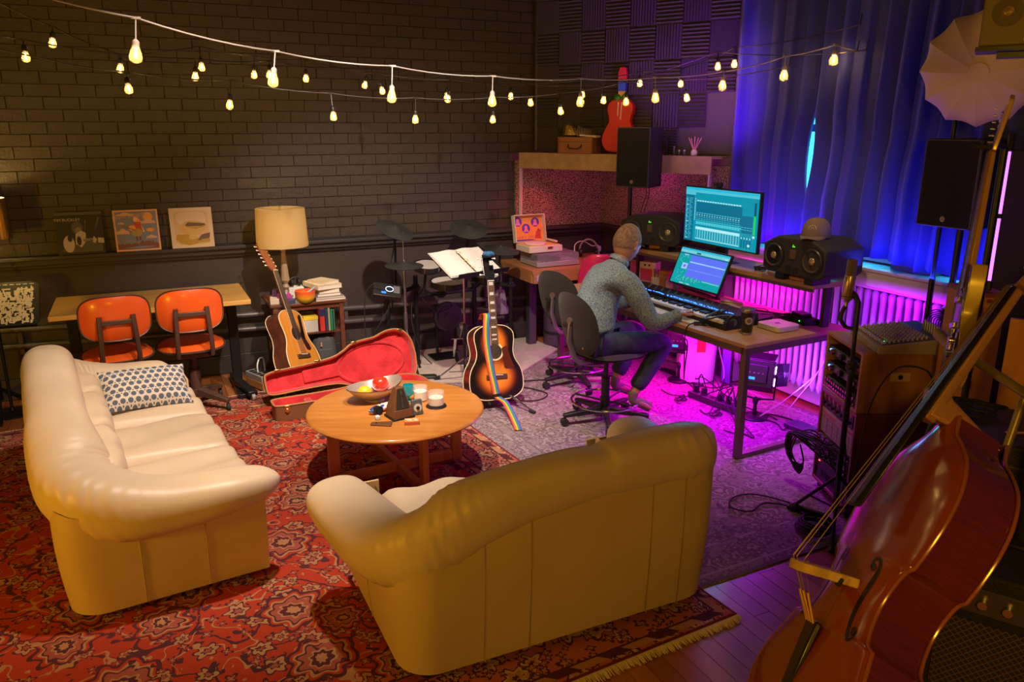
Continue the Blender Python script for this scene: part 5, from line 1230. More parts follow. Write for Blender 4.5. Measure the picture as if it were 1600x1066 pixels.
# painted papier guitar
t = thing('painted_guitar', 'red painted toy guitar with green, yellow and blue neck bands on the corner shelf', 'toy guitar', M=tr(3.765, 5.80, SZ+.012) @ rz(radians(-56)) @ rx(radians(-3)))
ctl = [(0, 0), (.10, .01), (.15, .07), (.152, .14), (.12, .21), (.098, .25), (.10, .29), (.118, .34), (.112, .39), (.075, .43), (.03, .435), (0, .435)]
r_ = [(p.x, p.y) for p in crom([(a, b, 0) for a, b in ctl], 4)]; gp = r_+[(-x, z) for x, z in reversed(r_[1:-1])]
PR = mat('toy_red', (.55, .012, .010), .5)
MB().prism(gp, -.035, .035, rx(pi/2)).build('body', PR, t, bevel=.01)
MB().prism([(-.03, .43), (.03, .43), (.028, .50), (-.028, .50)], -.018, .018, rx(pi/2)).build('neck_yellow', mat('toy_yellow', (.62, .40, .03), .5), t)
MB().prism([(-.032, .50), (.032, .50), (.034, .58), (-.034, .58)], -.018, .018, rx(pi/2)).build('neck_blue', mat('toy_blue', (.02, .09, .60), .5), t)
MB().prism([(-.036, .58), (.036, .58), (.038, .64), (.024, .69), (-.024, .69), (-.038, .64)], -.018, .018, rx(pi/2)).build('head_red', mat('toy_red2', (.60, .015, .05), .5), t)
for sx_ in (-1, 1): MB().ell((sx_*.034, -.015, .445), (.034, .028, .034), 14, 8).build('green_ball', mat('toy_green', (.02, .18, .02), .5), t)
MB().cyl((-.016, -.038, .30), (-.014, -.038, .41), .004).cyl((.012, -.038, .27), (.016, -.038, .41), .004).build('white_tassel', WHITE, t, kind='stuff')
t = thing('brass_clock', 'narrow gold-rimmed ornament at the right part of the corner shelf', 'ornament', (3.965, 5.40, SZ), radians(-50)); MB().box((0, 0, .075), (.03, .05, .15)).build('ornament_body', BLACK, t, bevel=.004); MB().box((-.016, 0, .075), (.004, .045, .14)).build('gilt_edge', GOLD, t, kind='stuff')
for k, (x, y, h, c) in enumerate(((3.998, 5.344, .075, (.2, .18, .3)), (4.019, 5.304, .045, (.6, .55, .6)), (4.04, 5.265, .045, (.6, .5, .6)))):
    t = thing('small_bottle', ['slim dark glass bottle on the corner shelf', 'small white-capped jar left on the corner shelf', 'small white-capped jar right, beside the reed diffuser'][k], 'bottle', (x, y, SZ), 0, 'small bottles on the corner shelf')
    MB().lathe([(0, 0), (.014, 0), (.015, .004), (.014, h*.6), (.006, h*.75)], n=16).build('glass', mat('dark_glass', (.06, .05, .10), .15, coat=.5), t); MB().cyl((0, 0, h*.7), (0, 0, h), .008).build('cap', mat('cap_%d' % k, c, .4), t)
t = thing('reed_diffuser', 'reed diffuser with pink sticks in a round white pot on the corner shelf', 'diffuser', (4.08, 5.19, SZ)); MB().lathe([(.018, 0), (.026, .008), (.026, .03), (.018, .045), (.010, .05)], n=24).build('pot', WHITE, t)
for k, (a, b_) in enumerate(((-.05, .12), (-.03, .115), (.0, .13), (.03, .12), (.055, .12))): MB().cyl((0, 0, .03), (a*.5, a*-.9, b_+.02), .0035, n=6).build('reed', mat('pink_reed', (.75, .28, .38), .6), t)
# ============================================================ STUDIO DESK
DSK = wood('desk_board', (.46, .27, .13), (.38, .21, .09), .5, (10, 1.2, 10), 2.2)
FRM = mat('steel_frame', (.16, .12, .10), .4, .6)
DX, DY, DR = 3.19, 3.455, .065
t = thing('studio_desk', 'large wooden studio desk with a raised shelf and brown steel legs', 'desk', (DX, DY, 0), DR)
MB().box((.455, 1.05, .735), (.91, 2.10, .024)).build('desktop', DSK, t, bevel=.002)
MB().box((.455, .02, .703), (.91, .04, .04)).box((.02, 1.05, .703), (.04, 2.06, .04)).box((.455, 2.08, .703), (.91, .04, .04)).build('frame_rail', FRM, t, kind='stuff')
for x, y in ((.022, .022), (.888, .022), (.022, 2.075), (.888, 2.075)): MB().box((x, y, .351), (.042, .042, .682)).build('leg', FRM, t, bevel=.002)
for y in (.022, 2.075): MB().box((.455, y, .020), (.83, .042, .034)).build('foot_rail', FRM, t, bevel=.002)
MB().box((.74, 1.05, 1.042), (.36, 2.06, .034)).build('raised_shelf', DSK, t, bevel=.002)
MB().box((.565, 1.05, 1.018), (.012, 2.06, .022)).build('shelf_edge_rail', FRM, t)
for y in (.09, 1.05, 2.02): MB().box((.78, y, .885), (.06, .03, .28)).build('shelf_support', mat('support_dark', (.03, .025, .03), .5), t, bevel=.003)
TD = .7475; TS = 1.0595
Mdesk = tr(DX, DY, 0) @ rz(DR)
# ---------------- screens
def em(name, c, s): return mat('em_'+name, (0, 0, 0), .3, em=c, es=s)
C0 = em('teal', (.0, .30, .42), 1.0); C1 = em('teal_dark', (.0, .16, .27), 1.0); C2 = em('aqua', (.08, .55, .68), 1.0); C3 = em('light', (.45, .85, .9), 1.0); C4 = em('top', (.02, .48, .72), 1.0); CG = em('green', (.02, .62, .10), 1.0); CN = em('navy', (.0, .08, .16), 1.0)
L0 = em('sea', (.0, .36, .38), 1.0); L1 = em('periwinkle', (.11, .17, .92), 1.0); L2 = em('sky', (.30, .60, 1.0), 1.0); L3 = em('bar', (.18, .62, .68), 1.0); L4 = em('pale', (.45, .55, .95), 1.0)
def screen(name, label, cat, M, w, h, rects, bez=.010, thick=.028):
    t = thing(name, label, cat, M=M)
    MB().box((0, 0, -thick/2), (w+2*bez, h+2*bez, thick)).build('bezel', BLACK, t, bevel=.003)
    mats = []; s_ = MB(); 
    for k, (m, x0, y0, x1, y1) in enumerate(rects):
        if m not in mats: mats.append(m)
        s_.cur = mats.index(m); z = .0004+.00003*k
        s_.add([((x0-.5)*w, (y0-.5)*h, z), ((x1-.5)*w, (y0-.5)*h, z), ((x1-.5)*w, (y1-.5)*h, z), ((x0-.5)*w, (y1-.5)*h, z)], [(0, 1, 2, 3)])
    s_.build('display', mats, t, smooth=None)
    return t
R_ = [(C0, 0, 0, 1, 1), (C4, 0, .955, 1, 1), (C2, 0, .91, 1, .955), (C1, 0, 0, .13, .86), (C2, .0, .86, .15, .91)]
rnd = random.Random(3)
for k in range(30): y = .04+.78*k/30; R_.append((C2 if k % 4 else C3, .015, y, .015+.02+.02*(k % 3 == 0), y+.012)); R_.append((C2, .06, y, .06+rnd.uniform(.02, .055), y+.008))
for k in range(14): R_.append((C3, .145, .40+k*.03, .155, .415+k*.03))
R_.append((C1, .17, .42, .80, .74)); R_.append((C1, .80, .30, .94, .60)); R_.append((C2, .17, .36, .80, .38))
for k in range(17):
    x = .175+k*.0365
    R_ += [(C3, x, .755, x+.028, .775), (C2, x, .535, x+.026, .55), (C3, x+.004, .50, x+.018, .515), (C2, x, .47, x+.026, .48), (C2, x, .435, x+.026, .445), (C2, x, .40, x+.026, .41), (C2, x, .33, x+.03, .36), (C3, x-.002, .235, x+.034, .285), (C2, x-.002, .07, x+.034, .235), (C1, x+.008, .08, x+.020, .23), (C3, x, .055, x+.034, .068)]
for k in range(4): x = .81+k*.036; R_ += [(C2, x, .40, x+.026, .41), (C2, x, .36, x+.026, .37), (C1, x, .05, x+.022, .24), (C3, x+.004, .20, x+.016, .235)]
R_ += [(C0, .955, .05, .985, .86), (CN, .958, .62, .984, .84), (CG, .958, .30, .984, .62), (C3, .955, .24, .985, .28), (C3, .90, .08, .93, .12)]
Mm = Matrix(((0, 0, -1), (-1, 0, 0), (0, 1, 0))).to_4x4(); Mm.translation = V((3.75, 4.44, 1.378))
t = screen('computer_monitor', 'large black computer monitor showing a teal mixing window above the smaller screen', 'monitor', Mm, .785, .395, R_)
MB().box((0, -.20, -.045), (.10, .12, .03)).box((0, -.29, -.05), (.05, .12, .03)).box((0, -.317, -.06), (.22, .005, .12)).build('stand', BLACK, t, kind='stuff')
t = thing('webcam', 'small black webcam clipped on top of the computer monitor', 'camera', (3.735, 4.46, 1.600)); MB().box((0, 0, .014), (.03, .075, .026)).cyl((-.016, .01, .014), (-.022, .01, .014), .011).box((.010, 0, -.006), (.035, .03, .012)).build('camera_body', BLACK, t, bevel=.004); MB().cyl((-.0222, .01, .014), (-.0235, .01, .014), .007).build('lens', MATS['lens_glass'], t)
R_ = [(L0, 0, 0, 1, 1), (C4, 0, .95, 1, 1), (L3, 0, .87, 1, .95), (CN, .34, .885, .43, .925), (L1, .26, .22, .985, .83), (L2, .265, .62, .985, .655), (C3, .92, .885, .97, .91), (L4, .10, .80, .20, .86), (L4, .13, .42, .24, .58), (L1, .16, .46, .21, .54), (C1, .0, .83, 1, .87)]
for k in range(30): R_.append((L2, .28+k*.023, .425+rnd.uniform(-.006, .006), .28+k*.023+.014, .437))
for k in range(26): R_.append((L3, .05+rnd.uniform(0, .16), .06+rnd.uniform(0, .7), 0, 0)) ; a = R_[-1]; R_[-1] = (L3, a[1], a[2], a[1]+.012, a[2]+.025)
for k in range(14): R_.append((C3 if k % 3 else CG, .20+k*.03, .10+.05*(k % 2), .205+k*.03, .17+.03*(k % 3)))
R_ += [(CG, .28, .02, .34, .045), (L4, .20, .02, .28, .045), (L4, .35, .02, .42, .045), (L3, .64, .18, .98, .205)]
yv = V((.10, 0, .25)).normalized(); zv = V((0, -1, 0)).cross(yv)
Ml = Matrix((V((0, -1, 0)), yv, zv)).transposed().to_4x4(); Ml.translation = V((3.595, 4.435, 1.020))
t = screen('lower_screen', 'smaller tilted screen with a violet waveform window, below the big monitor', 'monitor', Ml, .535, .268, R_, .012, .018)
MB().box((0, -.06, -.06), (.10, .16, .02), rx(radians(12))).box((0, -.155, -.10), (.24, .012, .16)).build('stand', BMET, t, kind='stuff')
light('screen_glow', 'AREA', (3.735, 4.44, 1.38), 3.2, (.1, .7, 1), (2.8, 4.42, 1.2), .75, size_y=.38)
light('screen_glow', 'AREA', (3.57, 4.44, 1.03), 1.6, (.2, .35, 1), (2.9, 4.4, 1.2), .5, size_y=.25)
# ---------------- speakers
SPK = mat('speaker_black', (.022, .020, .018), .62, bump=.5, bs=260)
def studio_monitor(label, loc, rot):
    t = thing('studio_speaker', label, 'speaker', loc, rot, 'studio speakers on the desk shelf')
    w_, h_ = .25, .118
    pl = [(-w_, -h_*.75), (-w_*.86, -h_), (w_*.86, -h_), (w_, -h_*.75), (w_, h_*.55), (w_*.55, h_), (-w_*.55, h_), (-w_, h_*.55)]
    Mf = rx(pi/2)
    MB().prism(pl, -.34, 0, Mf).build('cabinet', SPK, t, bevel=.010)
    for s_x in (-1, 1):
        x = s_x*.155
        MB().cyl((x, .0, -.005), (x, -.006, -.005), .086, n=40).build('driver_frame', BLACK, t)
        MB().lathe([(.074, 0), (.070, .006), (.066, .002), (.025, -.016), (.022, -.006), (.012, .004), (0, .006)], tr(x, -.006, -.005) @ rx(pi/2), n=36).build('cone', mat('cone_grey', (.05, .045, .04), .35), t, smooth=60)
        MB().ell((x, -.006, -.008), (.024, .010, .024), 18, 8).build('dust_cap', mat('cap_tan', (.42, .33, .20), .25, .6), t)
        MB().cyl((s_x*.030, .0, -.082), (s_x*.030, -.003, -.082), .024, n=26).build('port', mat('port_dark', (.003, .003, .003), .6), t)
    MB().box((0, -.003, .015), (.045, .006, .060)).build('tweeter', mat('tweeter_brown', (.09, .06, .03), .4), t, bevel=.003)
    MB().add([(-.010, -.0015, .060), (0, -.0015, .060), (-.004, -.0015, .078)], [(0, 1, 2)]).add([(.003, -.0015, .060), (.011, -.0015, .060), (.007, -.0015, .070)], [(0, 1, 2)]).build('power_logo', mat('logo_green', (.1, .9, .05), em=(.15, .9, .05), es=1.5), t, smooth=None)
    for s_x in (-.12, .12):
        MB().box((s_x, .10, -.140), (.07, .16, .046)).build('isolation_foot', BLACK, t, bevel=.004)
    return t
studio_monitor('wide black studio speaker left of the computer monitor, partly behind the person', (3.62, 5.10, 1.2225), radians(-59.5))
studio_monitor('wide black studio speaker with a grey cap on it, right of the monitor', (3.665, 3.625, 1.2225), radians(-88))
t = thing('baseball_cap', 'olive grey baseball cap resting on the right studio speaker', 'hat', (3.80, 3.585, 1.342), radians(118))
CAPM = mat('cap_cloth', (.16, .12, .085), .85, bump=.3, bs=90)
MB().grid(lambda u, v: (.088*cos(2*pi*u)*cos(v*pi/2*.98)**.75, .100*sin(2*pi*u)*cos(v*pi/2*.98)**.75, .004+.118*sin(v*pi/2)**.9), 36, 14, wrap_u=True).build('crown', CAPM, t, smooth=179)
MB().grid(lambda u, v: ((2*u-1)*.083*(1-.20*v**2), .055+.045*(1-abs(2*u-1)**2)**.5*1.0+.075*v*(1-abs(2*u-1)**2.4)**.6, .012-.030*abs(2*u-1)**2*v+.004*(1-v)), 20, 8).build('brim', CAPM, t, smooth=179).modifiers.new('t', 'SOLIDIFY').thickness = .003
MB().ell((0, 0, .122), (.007, .007, .004), 10, 6).build('button', CAPM, t)
MB().tube([(.022*cos(radians(a)), .094-.012*abs(sin(radians(a))), .062+.020*sin(radians(a))) for a in range(0, 360, 20)], .0022, 5, closed=True).tube([(-.01, .094, .06), (0, .090, .072), (.01, .094, .058)], .002, 5).build('emblem', mat('emblem_grey', (.45, .42, .40), .7), t)
def pa(label, front, rot, w_=.30, h_=.465, d_=.29, pole_to=None):
    t = thing('pa_speaker', label, 'speaker', front, rot, 'black loudspeakers on poles')
    pl = [(-w_/2, 0), (w_/2, 0), (w_/2*.72, d_), (-w_/2*.72, d_)]
    MB().prism(pl, -h_/2, h_/2).build('cabinet', mat('pa_black', (.020, .019, .020), .5, bump=.3, bs=200), t, bevel=.008)
    MB().prism(rrect(w_-.022, h_-.022, .010, 3), 0, .005, tr(0, -.0, 0) @ rx(pi/2)).build('grille', mat('pa_grille', (.012, .010, .009), .75, bump=1, bs=600), t)
    fr_ = MB(); pts = [(p[0], -.004, p[1]) for p in rrect(w_-.014, h_-.014, .012, 3)]; fr_.tube(pts, .0022, 5, closed=True); fr_.build('grille_edge', mat('grille_edge', (.09, .085, .08), .5), t)
    MB().cyl((0, -.004, -h_/2+.045), (0, -.008, -h_/2+.045), .014, n=24).build('badge', mat('badge', (.55, .50, .42), .3, .8), t)
    for k in range(3): a = pi/2+2*pi*k/3; MB().cyl((0, -.0085, -h_/2+.045), (.012*cos(a), -.0085, -h_/2+.045+.012*sin(a)), .0012, n=5).build('badge_tuning_fork', BLACK, t)
    return t
pa('black loudspeaker on a pole in front of the corner shelf', (3.560, 5.285, 1.775), radians(-64))
pa('black loudspeaker on a pole in front of the blue curtain, right of the cap', (3.78, 2.73, 1.722), radians(-90), .315, .45)
for k, (x, y, zt_, lab) in enumerate(((3.66, 5.45, 1.55, 'black speaker stand behind the left studio speaker'), (3.93, 2.73, 1.50, 'black speaker stand under the loudspeaker by the curtain'))):
    t = thing('speaker_stand', lab, 'stand', (x, y, 0))
    MB().cyl((0, 0, .10), (0, 0, zt_), .0175).cyl((0, 0, .10), (0, 0, 1.0), .024).build('pole', BMET, t)
    MB().cyl((0, 0, .98), (0, 0, 1.05), .032).cyl((.03, 0, 1.01), (.055, 0, 1.01), .012).build('collar', BMET, t)
    for j in range(3): a = radians(100+120*j); r0 = .24; MB().cyl((0, 0, .42), (r0*cos(a), r0*sin(a), .02), .011).cyl((0, 0, .14), (r0*.55*cos(a), r0*.55*sin(a), .20), .006).build('leg', BMET, t)
t = thing('speaker_cable', 'thin black cables hanging under the loudspeaker beside the corner shelf', 'cable'); MB().tube(crom([(3.72, 5.33, 1.56), (3.75, 5.35, 1.48), (3.72, 5.36, 1.38), (3.70, 5.37, 1.25)], 6), .003).tube(crom([(3.74, 5.33, 1.56), (3.78, 5.35, 1.50), (3.75, 5.36, 1.36), (3.70, 5.38, 1.22)], 6), .003).build('cable', RUB, t, kind='stuff')
# ---------------- keyboard
t = thing('keyboard_piano', 'black 88-key keyboard with blue lit controls on the desk', 'keyboard', (3.30, 3.80, TD), .035)
KX, KY = .30, 1.27
MB().box((.05, KY/2, .018), (.10, KY, .036)).box((.20, KY/2, .040), (.20, KY, .080)).box((.07, -.012, .030), (.14, .022, .060)).box((.07, KY+.012, .030), (.14, .022, .060)).build('keyboard_body', BLACK, t, bevel=.003)
kw_ = MB().box((0, 0, 0), (.088, .0218, .018)).mesh('white_key', mat('ivory_key', (.80, .76, .68), .3))
kb_ = MB().box((0, 0, 0), (.052, .011, .016)).mesh('black_key', BLACK)
for k in range(52):
    y = KY-.02-(k+.5)*(KY-.04)/52
    piece('white_key', kw_, t, (.052, y, .044))
    if k < 51 and (k % 7) not in (1, 4): piece('black_key', kb_, t, (.072, y-(KY-.04)/104, .058))
led = mat('blue_led', (0, .1, 1), em=(.015, .10, 1), es=9)
s_ = MB(); rnd = random.Random(9)
for k in range(86):
    y = .06+k*.0135
    if rnd.random() < .75: s_.box((.125+rnd.choice((0, .008, .012)), y, .0815), (.006, .007+rnd.random()*.003, .003))
s_.build('blue_led', led, t, smooth=None, kind='stuff')
s_ = MB()
for k in range(40): s_.cyl((.19+.03*(k % 3), .10+k*.026, .080), (.19+.03*(k % 3), .10+k*.026, .090), .006, n=8)
s_.build('knob', mat('knob_grey', (.09, .09, .10), .4), t, kind='stuff')
# ---------------- things on the desktop
t = thing('computer_keyboard', 'slim white computer keyboard in front of the piano keys under the hands', 'keyboard', (3.245, 4.36, TD), radians(4))
MB().box((0, 0, .006), (.115, .42, .010)).build('keyboard_body', mat('white_kb', (.72, .70, .68), .4), t, bevel=.003)
kk = MB().box((0, 0, 0), (.015, .016, .003)).mesh('key', WHITE)
for i in range(5):
    for j in range(20): piece('key', kk, t, (-.042+i*.021, -.195+j*.0205, .0122))
t = thing('trackpad', 'white trackpad under the right hand of the seated person', 'trackpad', (3.262, 4.085, TD), radians(3)); MB().box((0, 0, .005), (.11, .13, .009)).build('trackpad_body', MATS['white_kb'], t, bevel=.002); MB().box((0, 0, .0098), (.10, .12, .0006)).build('glass_surface', WHITE, t)
t = thing('phone', 'dark smartphone lying near the front edge of the desk', 'phone', (3.30, 3.975, TD), radians(60)); MB().box((0, 0, .005), (.075, .15, .009)).build('phone_body', BLACK, t, bevel=.003); MB().box((0, 0, .0098), (.069, .142, .0006)).build('glass', mat('phone_glass', (.03, .06, .12), .08, coat=.8), t)
t = thing('desk_headphones', 'black studio headphones lying on the desk beside the travel mug', 'headphones', (3.40, 3.875, TD), radians(70))
for x, r in ((-.075, 14), (.080, -8)):
    MB().cyl((x-.02, 0, .047), (x+.02, .004, .047), .047, n=30).build('ear_cup', BLACK, t, bevel=.006); MB().cyl((x-.021, 0, .047), (x-.024, 0, .047), .026, n=24).build('cup_ring', mat('ring_grey', (.10, .10, .10), .3), t)
    MB().lathe([(.030, -.004), (.045, 0), (.048, .010), (.040, .018)], tr(x+.018, 0, .047) @ ry(pi/2), n=28, cap=False).build('ear_pad', RUB, t)
MB().tube(crom([(-.075, .01, .09), (-.06, .07, .085), (-.03, .13, .06), (.02, .15, .05), (.06, .11, .06), (.08, .03, .09)], 6), .010, flat=.5).build('headband', BLACK, t)
t = thing('headphone_cable', 'black headphone cable hanging off the front edge of the desk', 'cable'); MB().tube(crom([(3.36, 3.93, .76), (3.27, 3.97, .757), (3.20, 3.98, .765), (3.145, 3.975, .73), (3.14, 3.97, .6), (3.145, 3.965, .40), (3.15, 3.97, .45), (3.17, 3.98, .62), (3.165, 4.0, .66)], 8), .004).build('cable', RUB, t)
t = thing('travel_mug', 'black steel travel mug with a white sunflower ring on the desk corner', 'mug', (3.375, 3.665, TD))
MB().lathe([(.030, .012), (.034, .016), (.042, .13), (.0425, .142), (0, .142)], n=40).build('mug_body', mat('mug_black', (.012, .012, .014), .35, coat=.3), t, smooth=50)
MB().lathe([(.028, 0), (.031, .003), (.031, .013), (0, .013)], n=40).build('steel_base', STEEL, t); MB().lathe([(.0415, .142), (.0435, .150), (.0435, .163), (.041, .168), (.038, .160), (0, .160)], n=40).build('steel_rim', STEEL, t, smooth=60)
MB().lathe([(.037, .1605), (.036, .168), (0, .168)], n=32).build('lid', mat('lid_smoke', (.10, .09, .09), .15), t)
s_ = MB(); zc = .092; a0 = radians(-118)
def onmug(a, z, r=.0405): rr = .034+(z-.016)/.114*.008+.0008; return (rr*cos(a0+a/.038), rr*sin(a0+a/.038), z)
for k in range(16):
    q = 2*pi*k/16; q1 = q+.16; q2 = q-.16
    s_.add([onmug(.013*cos(q2), zc+.013*sin(q2)), onmug(.013*cos(q1), zc+.013*sin(q1)), onmug(.025*cos(q+.05), zc+.025*sin(q+.05)), onmug(.025*cos(q-.05), zc+.025*sin(q-.05))], [(0, 1, 2, 3)])
s_.build('sun_petals', mat('petal_white', (.78, .74, .68), .5), t, smooth=None, kind='stuff')
s_ = MB(); s_.add([onmug(.009*cos(2*pi*k/16), zc+.009*sin(2*pi*k/16)) for k in range(16)], [tuple(range(16))]); s_.build('sun_centre', mat('sun_brown', (.22, .12, .07), .6), t, smooth=None)
t = thing('mini_computer', 'silver square mini computer with rounded corners on the desk', 'computer', (3.655, 3.685, TD), radians(2))
MB().prism(rrect(.197, .197, .032, 6), .003, .036).build('computer_body', mat('aluminium', (.62, .60, .60), .35, .4), t, bevel=.003)
MB().prism(circ(-.004, .004, .020, 20), .0361, .0365).box((.016, .016, .0363), (.010, .006, .0004)).build('logo', mat('logo_black', (.03, .02, .03), .2), t, kind='stuff')
MB().cyl((0, 0, 0), (0, 0, .004), .08).build('foot_ring', BLACK, t)
t = thing('audio_interface', 'black desktop audio controller with a green light behind the travel mug', 'device', (3.66, 3.915, TD), radians(10))
MB().box((0, 0, .020), (.15, .20, .036), taper=(.94, .94)).build('case', BLACK, t, bevel=.004); MB().cyl((-.01, .03, .038), (-.01, .03, .055), .022, n=24).build('volume_knob', CHROME, t)
MB().box((-.03, -.04, .0385), (.010, .022, .002)).build('green_led', mat('green_led', (0, 1, .1), em=(.05, 1, .1), es=5), t)
t = thing('hub_pile', 'black pile of cable hubs near the back right of the desk', 'device', (3.93, 3.74, TD), radians(-14)); MB().box((0, 0, .020), (.11, .20, .040)).box((.0, .03, .05), (.08, .12, .02)).build('hub_case', BLACK, t, bevel=.003, kind='stuff')
MB().box((-.056, -.04, .022), (.002, .008, .005)).build('green_led', MATS['green_led'], t)
for k in range(6): MB().tube(crom([(-.02, -.08+.03*k, .03), (-.10, -.10+.03*k, .05), (-.14, -.05+.02*k, .008), (-.10, .02+.02*k, .006), (.0, .10+.01*k, .02)], 6), .003).build('cable', RUB, t)
t = thing('envelope_pile', 'untidy pile of pale papers behind the tilted screen', 'papers', (3.80, 4.28, TD), radians(25))
for k in range(4): MB().box((.01*k, .008*k, .008+.012*k), (.10, .16, .008), rz(radians(-15+12*k)) @ rx(radians(4*k-5))).build('envelope', PAPER, t)
t = thing('desk_cables', 'tangle of thin dark cables crossing the back of the desk', 'cable')
rnd = random.Random(21)
for k in range(6): 
    a = (3.72+rnd.uniform(-.05, .12), 4.2+rnd.uniform(-.25, .2)); b_ = (3.97+rnd.uniform(-.08, .04), 3.78+rnd.uniform(-.1, .25))
    MB().tube(crom([(a[0], a[1], .757), (a[0]+.12, a[1]-.1, .76), ((a[0]+b_[0])/2+.05, (a[1]+b_[1])/2, .757), (b_[0], b_[1], .760)], 8), .0032, 6).build('cable', RUB, t)
# mugs and pens left of the lower screen
t = thing('pen_cup', 'clear cup of pens at the left of the lower screen', 'cup', (3.70, 5.10, TD)); MB().lathe([(.032, 0), (.036, .1), (.034, .1), (.031, .004), (0, .004)], n=24, cap=False).build('cup', GL, t, smooth=50)
for k, c in enumerate(((.6, .1, .05), (.05, .05, .3), (.5, .4, .1), (.1, .1, .1), (.3, .05, .3))): MB().cyl((.008*cos(k*1.3), .008*sin(k*1.3), .006), (.028*cos(k*1.3), .028*sin(k*1.3), .15+.01*(k % 3)), .004, n=8).build('pen', mat('penc_%d' % k, c, .4), t)
t = thing('glass_tumbler', 'short clear glass on the desk behind the pen cup', 'glass', (3.76, 4.99, TD)); MB().lathe([(.030, 0), (.036, .085), (.034, .085), (.028, .006), (0, .006)], n=24, cap=False).build('glass', GL, t, smooth=50)
t = thing('spray_bottle', 'slim purple-lit bottle standing left of the tilted screen', 'bottle', (3.68, 4.80, TD)); MB().lathe([(.022, 0), (.024, .004), (.024, .12), (.012, .135), (.012, .16), (0, .16)], n=24).build('bottle_body', mat('bottle_dark', (.22, .20, .30), .3), t)
t = thing('guitar_amp_toy', 'small pink-lit cream box amplifier under the raised shelf at the left', 'amplifier', (3.80, 5.36, TD), radians(-62)); MB().box((0, .05, .085), (.15, .10, .17)).build('cabinet', CREAM, t, bevel=.006); MB().box((0, -.001, .065), (.125, .004, .10)).build('grille', mat('pink_grille', (.75, .05, .28), .6), t)
for x in (-.02, .02): MB().cyl((x, -.002, .145), (x, -.008, .145), .008).build('knob', BLACK, t)
t = thing('card_stack', 'small tan box and papers under the raised shelf near the little amplifier', 'box', (3.83, 5.17, TD), radians(-70)); MB().box((0, 0, .05), (.14, .09, .10)).build('box_body', mat('tan_card', (.50, .33, .18), .6), t, bevel=.003); MB().box((.02, 0, .115), (.10, .07, .03)).build('top_box', mat('orange_card', (.60, .25, .07), .6), t, bevel=.002)
for k in range(3):
    t = thing('gadget', ['black cable tangle left on the desk by the seated person', 'flat tan notebook left of the piano keyboard', 'dark remote lying left of the piano keyboard'][k], ['cable', 'notebook', 'remote'][k], ((3.40, 5.25, TD), (3.30, 5.30, TD), (3.48, 5.16, TD))[k], k*.5)
    if k == 0:
        for j in range(3): MB().tube([(.05*cos(a*.5+j)*(1+.1*j), .04*sin(a*.5+j), .006+.006*j) for a in range(13)], .004, closed=True).build('cable', RUB, t)
    else: MB().box((0, 0, .008), (.12, .17, .015) if k == 1 else (.04, .14, .018)).build('body', mat('tan_nb', (.45, .28, .15), .7) if k == 1 else BLACK, t, bevel=.002); MB().box((0, 0, .016 if k == 1 else .0175), (.11, .16, .002) if k == 1 else (.03, .12, .003)).build('face', PAPER if k == 1 else MATS['ring_grey'], t)
# on the raised shelf
t = thing('earphone_tangle', 'tangled black earphone cable on the raised shelf', 'cable', (3.79, 4.03, TS))
for j in range(5): MB().tube([(.035*cos(a*.45+j*.8)*(1+.15*j), .030*sin(a*.45+j*.8), .006+.006*j+.004*sin(a)) for a in range(14)], .0035, 6, closed=True).build('cable', RUB, t)
t = thing('wooden_recorder', 'thin wooden recorder flute lying on the raised shelf below the right studio speaker', 'flute', (3.755, 3.745, TS), 0)
MB().cyl((-.004, .17, .012), (-.008, -.17, .012), .0115, n=16).cyl((-.004, .08, .012), (-.005, .05, .012), .0145, n=16).cyl((-.007, -.13, .012), (-.008, -.17, .012), .014, n=16).build('flute_body', wood('flute_wood', (.55, .28, .07), (.45, .2, .04), .3, (10, 2, 10)), t)
for k in range(7): MB().cyl((-.006, .03-.026*k, .022), (-.006, .03-.026*k, .0245), .003, n=8).build('finger_hole', BLACK, t)
t = thing('battery_pack', 'small red and blue printed box under the right studio speaker', 'box', (3.785, 3.73, TS), radians(12)); MB().box((0, 0, .020), (.03, .10, .040)).build('box_body', mat('box_redor', (.50, .10, .03), .5), t, bevel=.002); MB().box((-.0155, .005, .020), (.002, .07, .026)).build('blue_label', mat('blue_label', (.05, .10, .30), .5), t)
t = thing('orange_box', 'orange box with a cable on the shelf under the left studio speaker', 'box', (3.80, 5.16, TS), radians(-60)); MB().box((0, 0, .016), (.20, .10, .030)).build('box_body', mat('orange_box_m', (.62, .26, .06), .5), t, bevel=.003); MB().box((.02, -.0, .034), (.10, .06, .008)).build('top_plate', mat('tan_plate', (.6, .42, .2), .5), t)
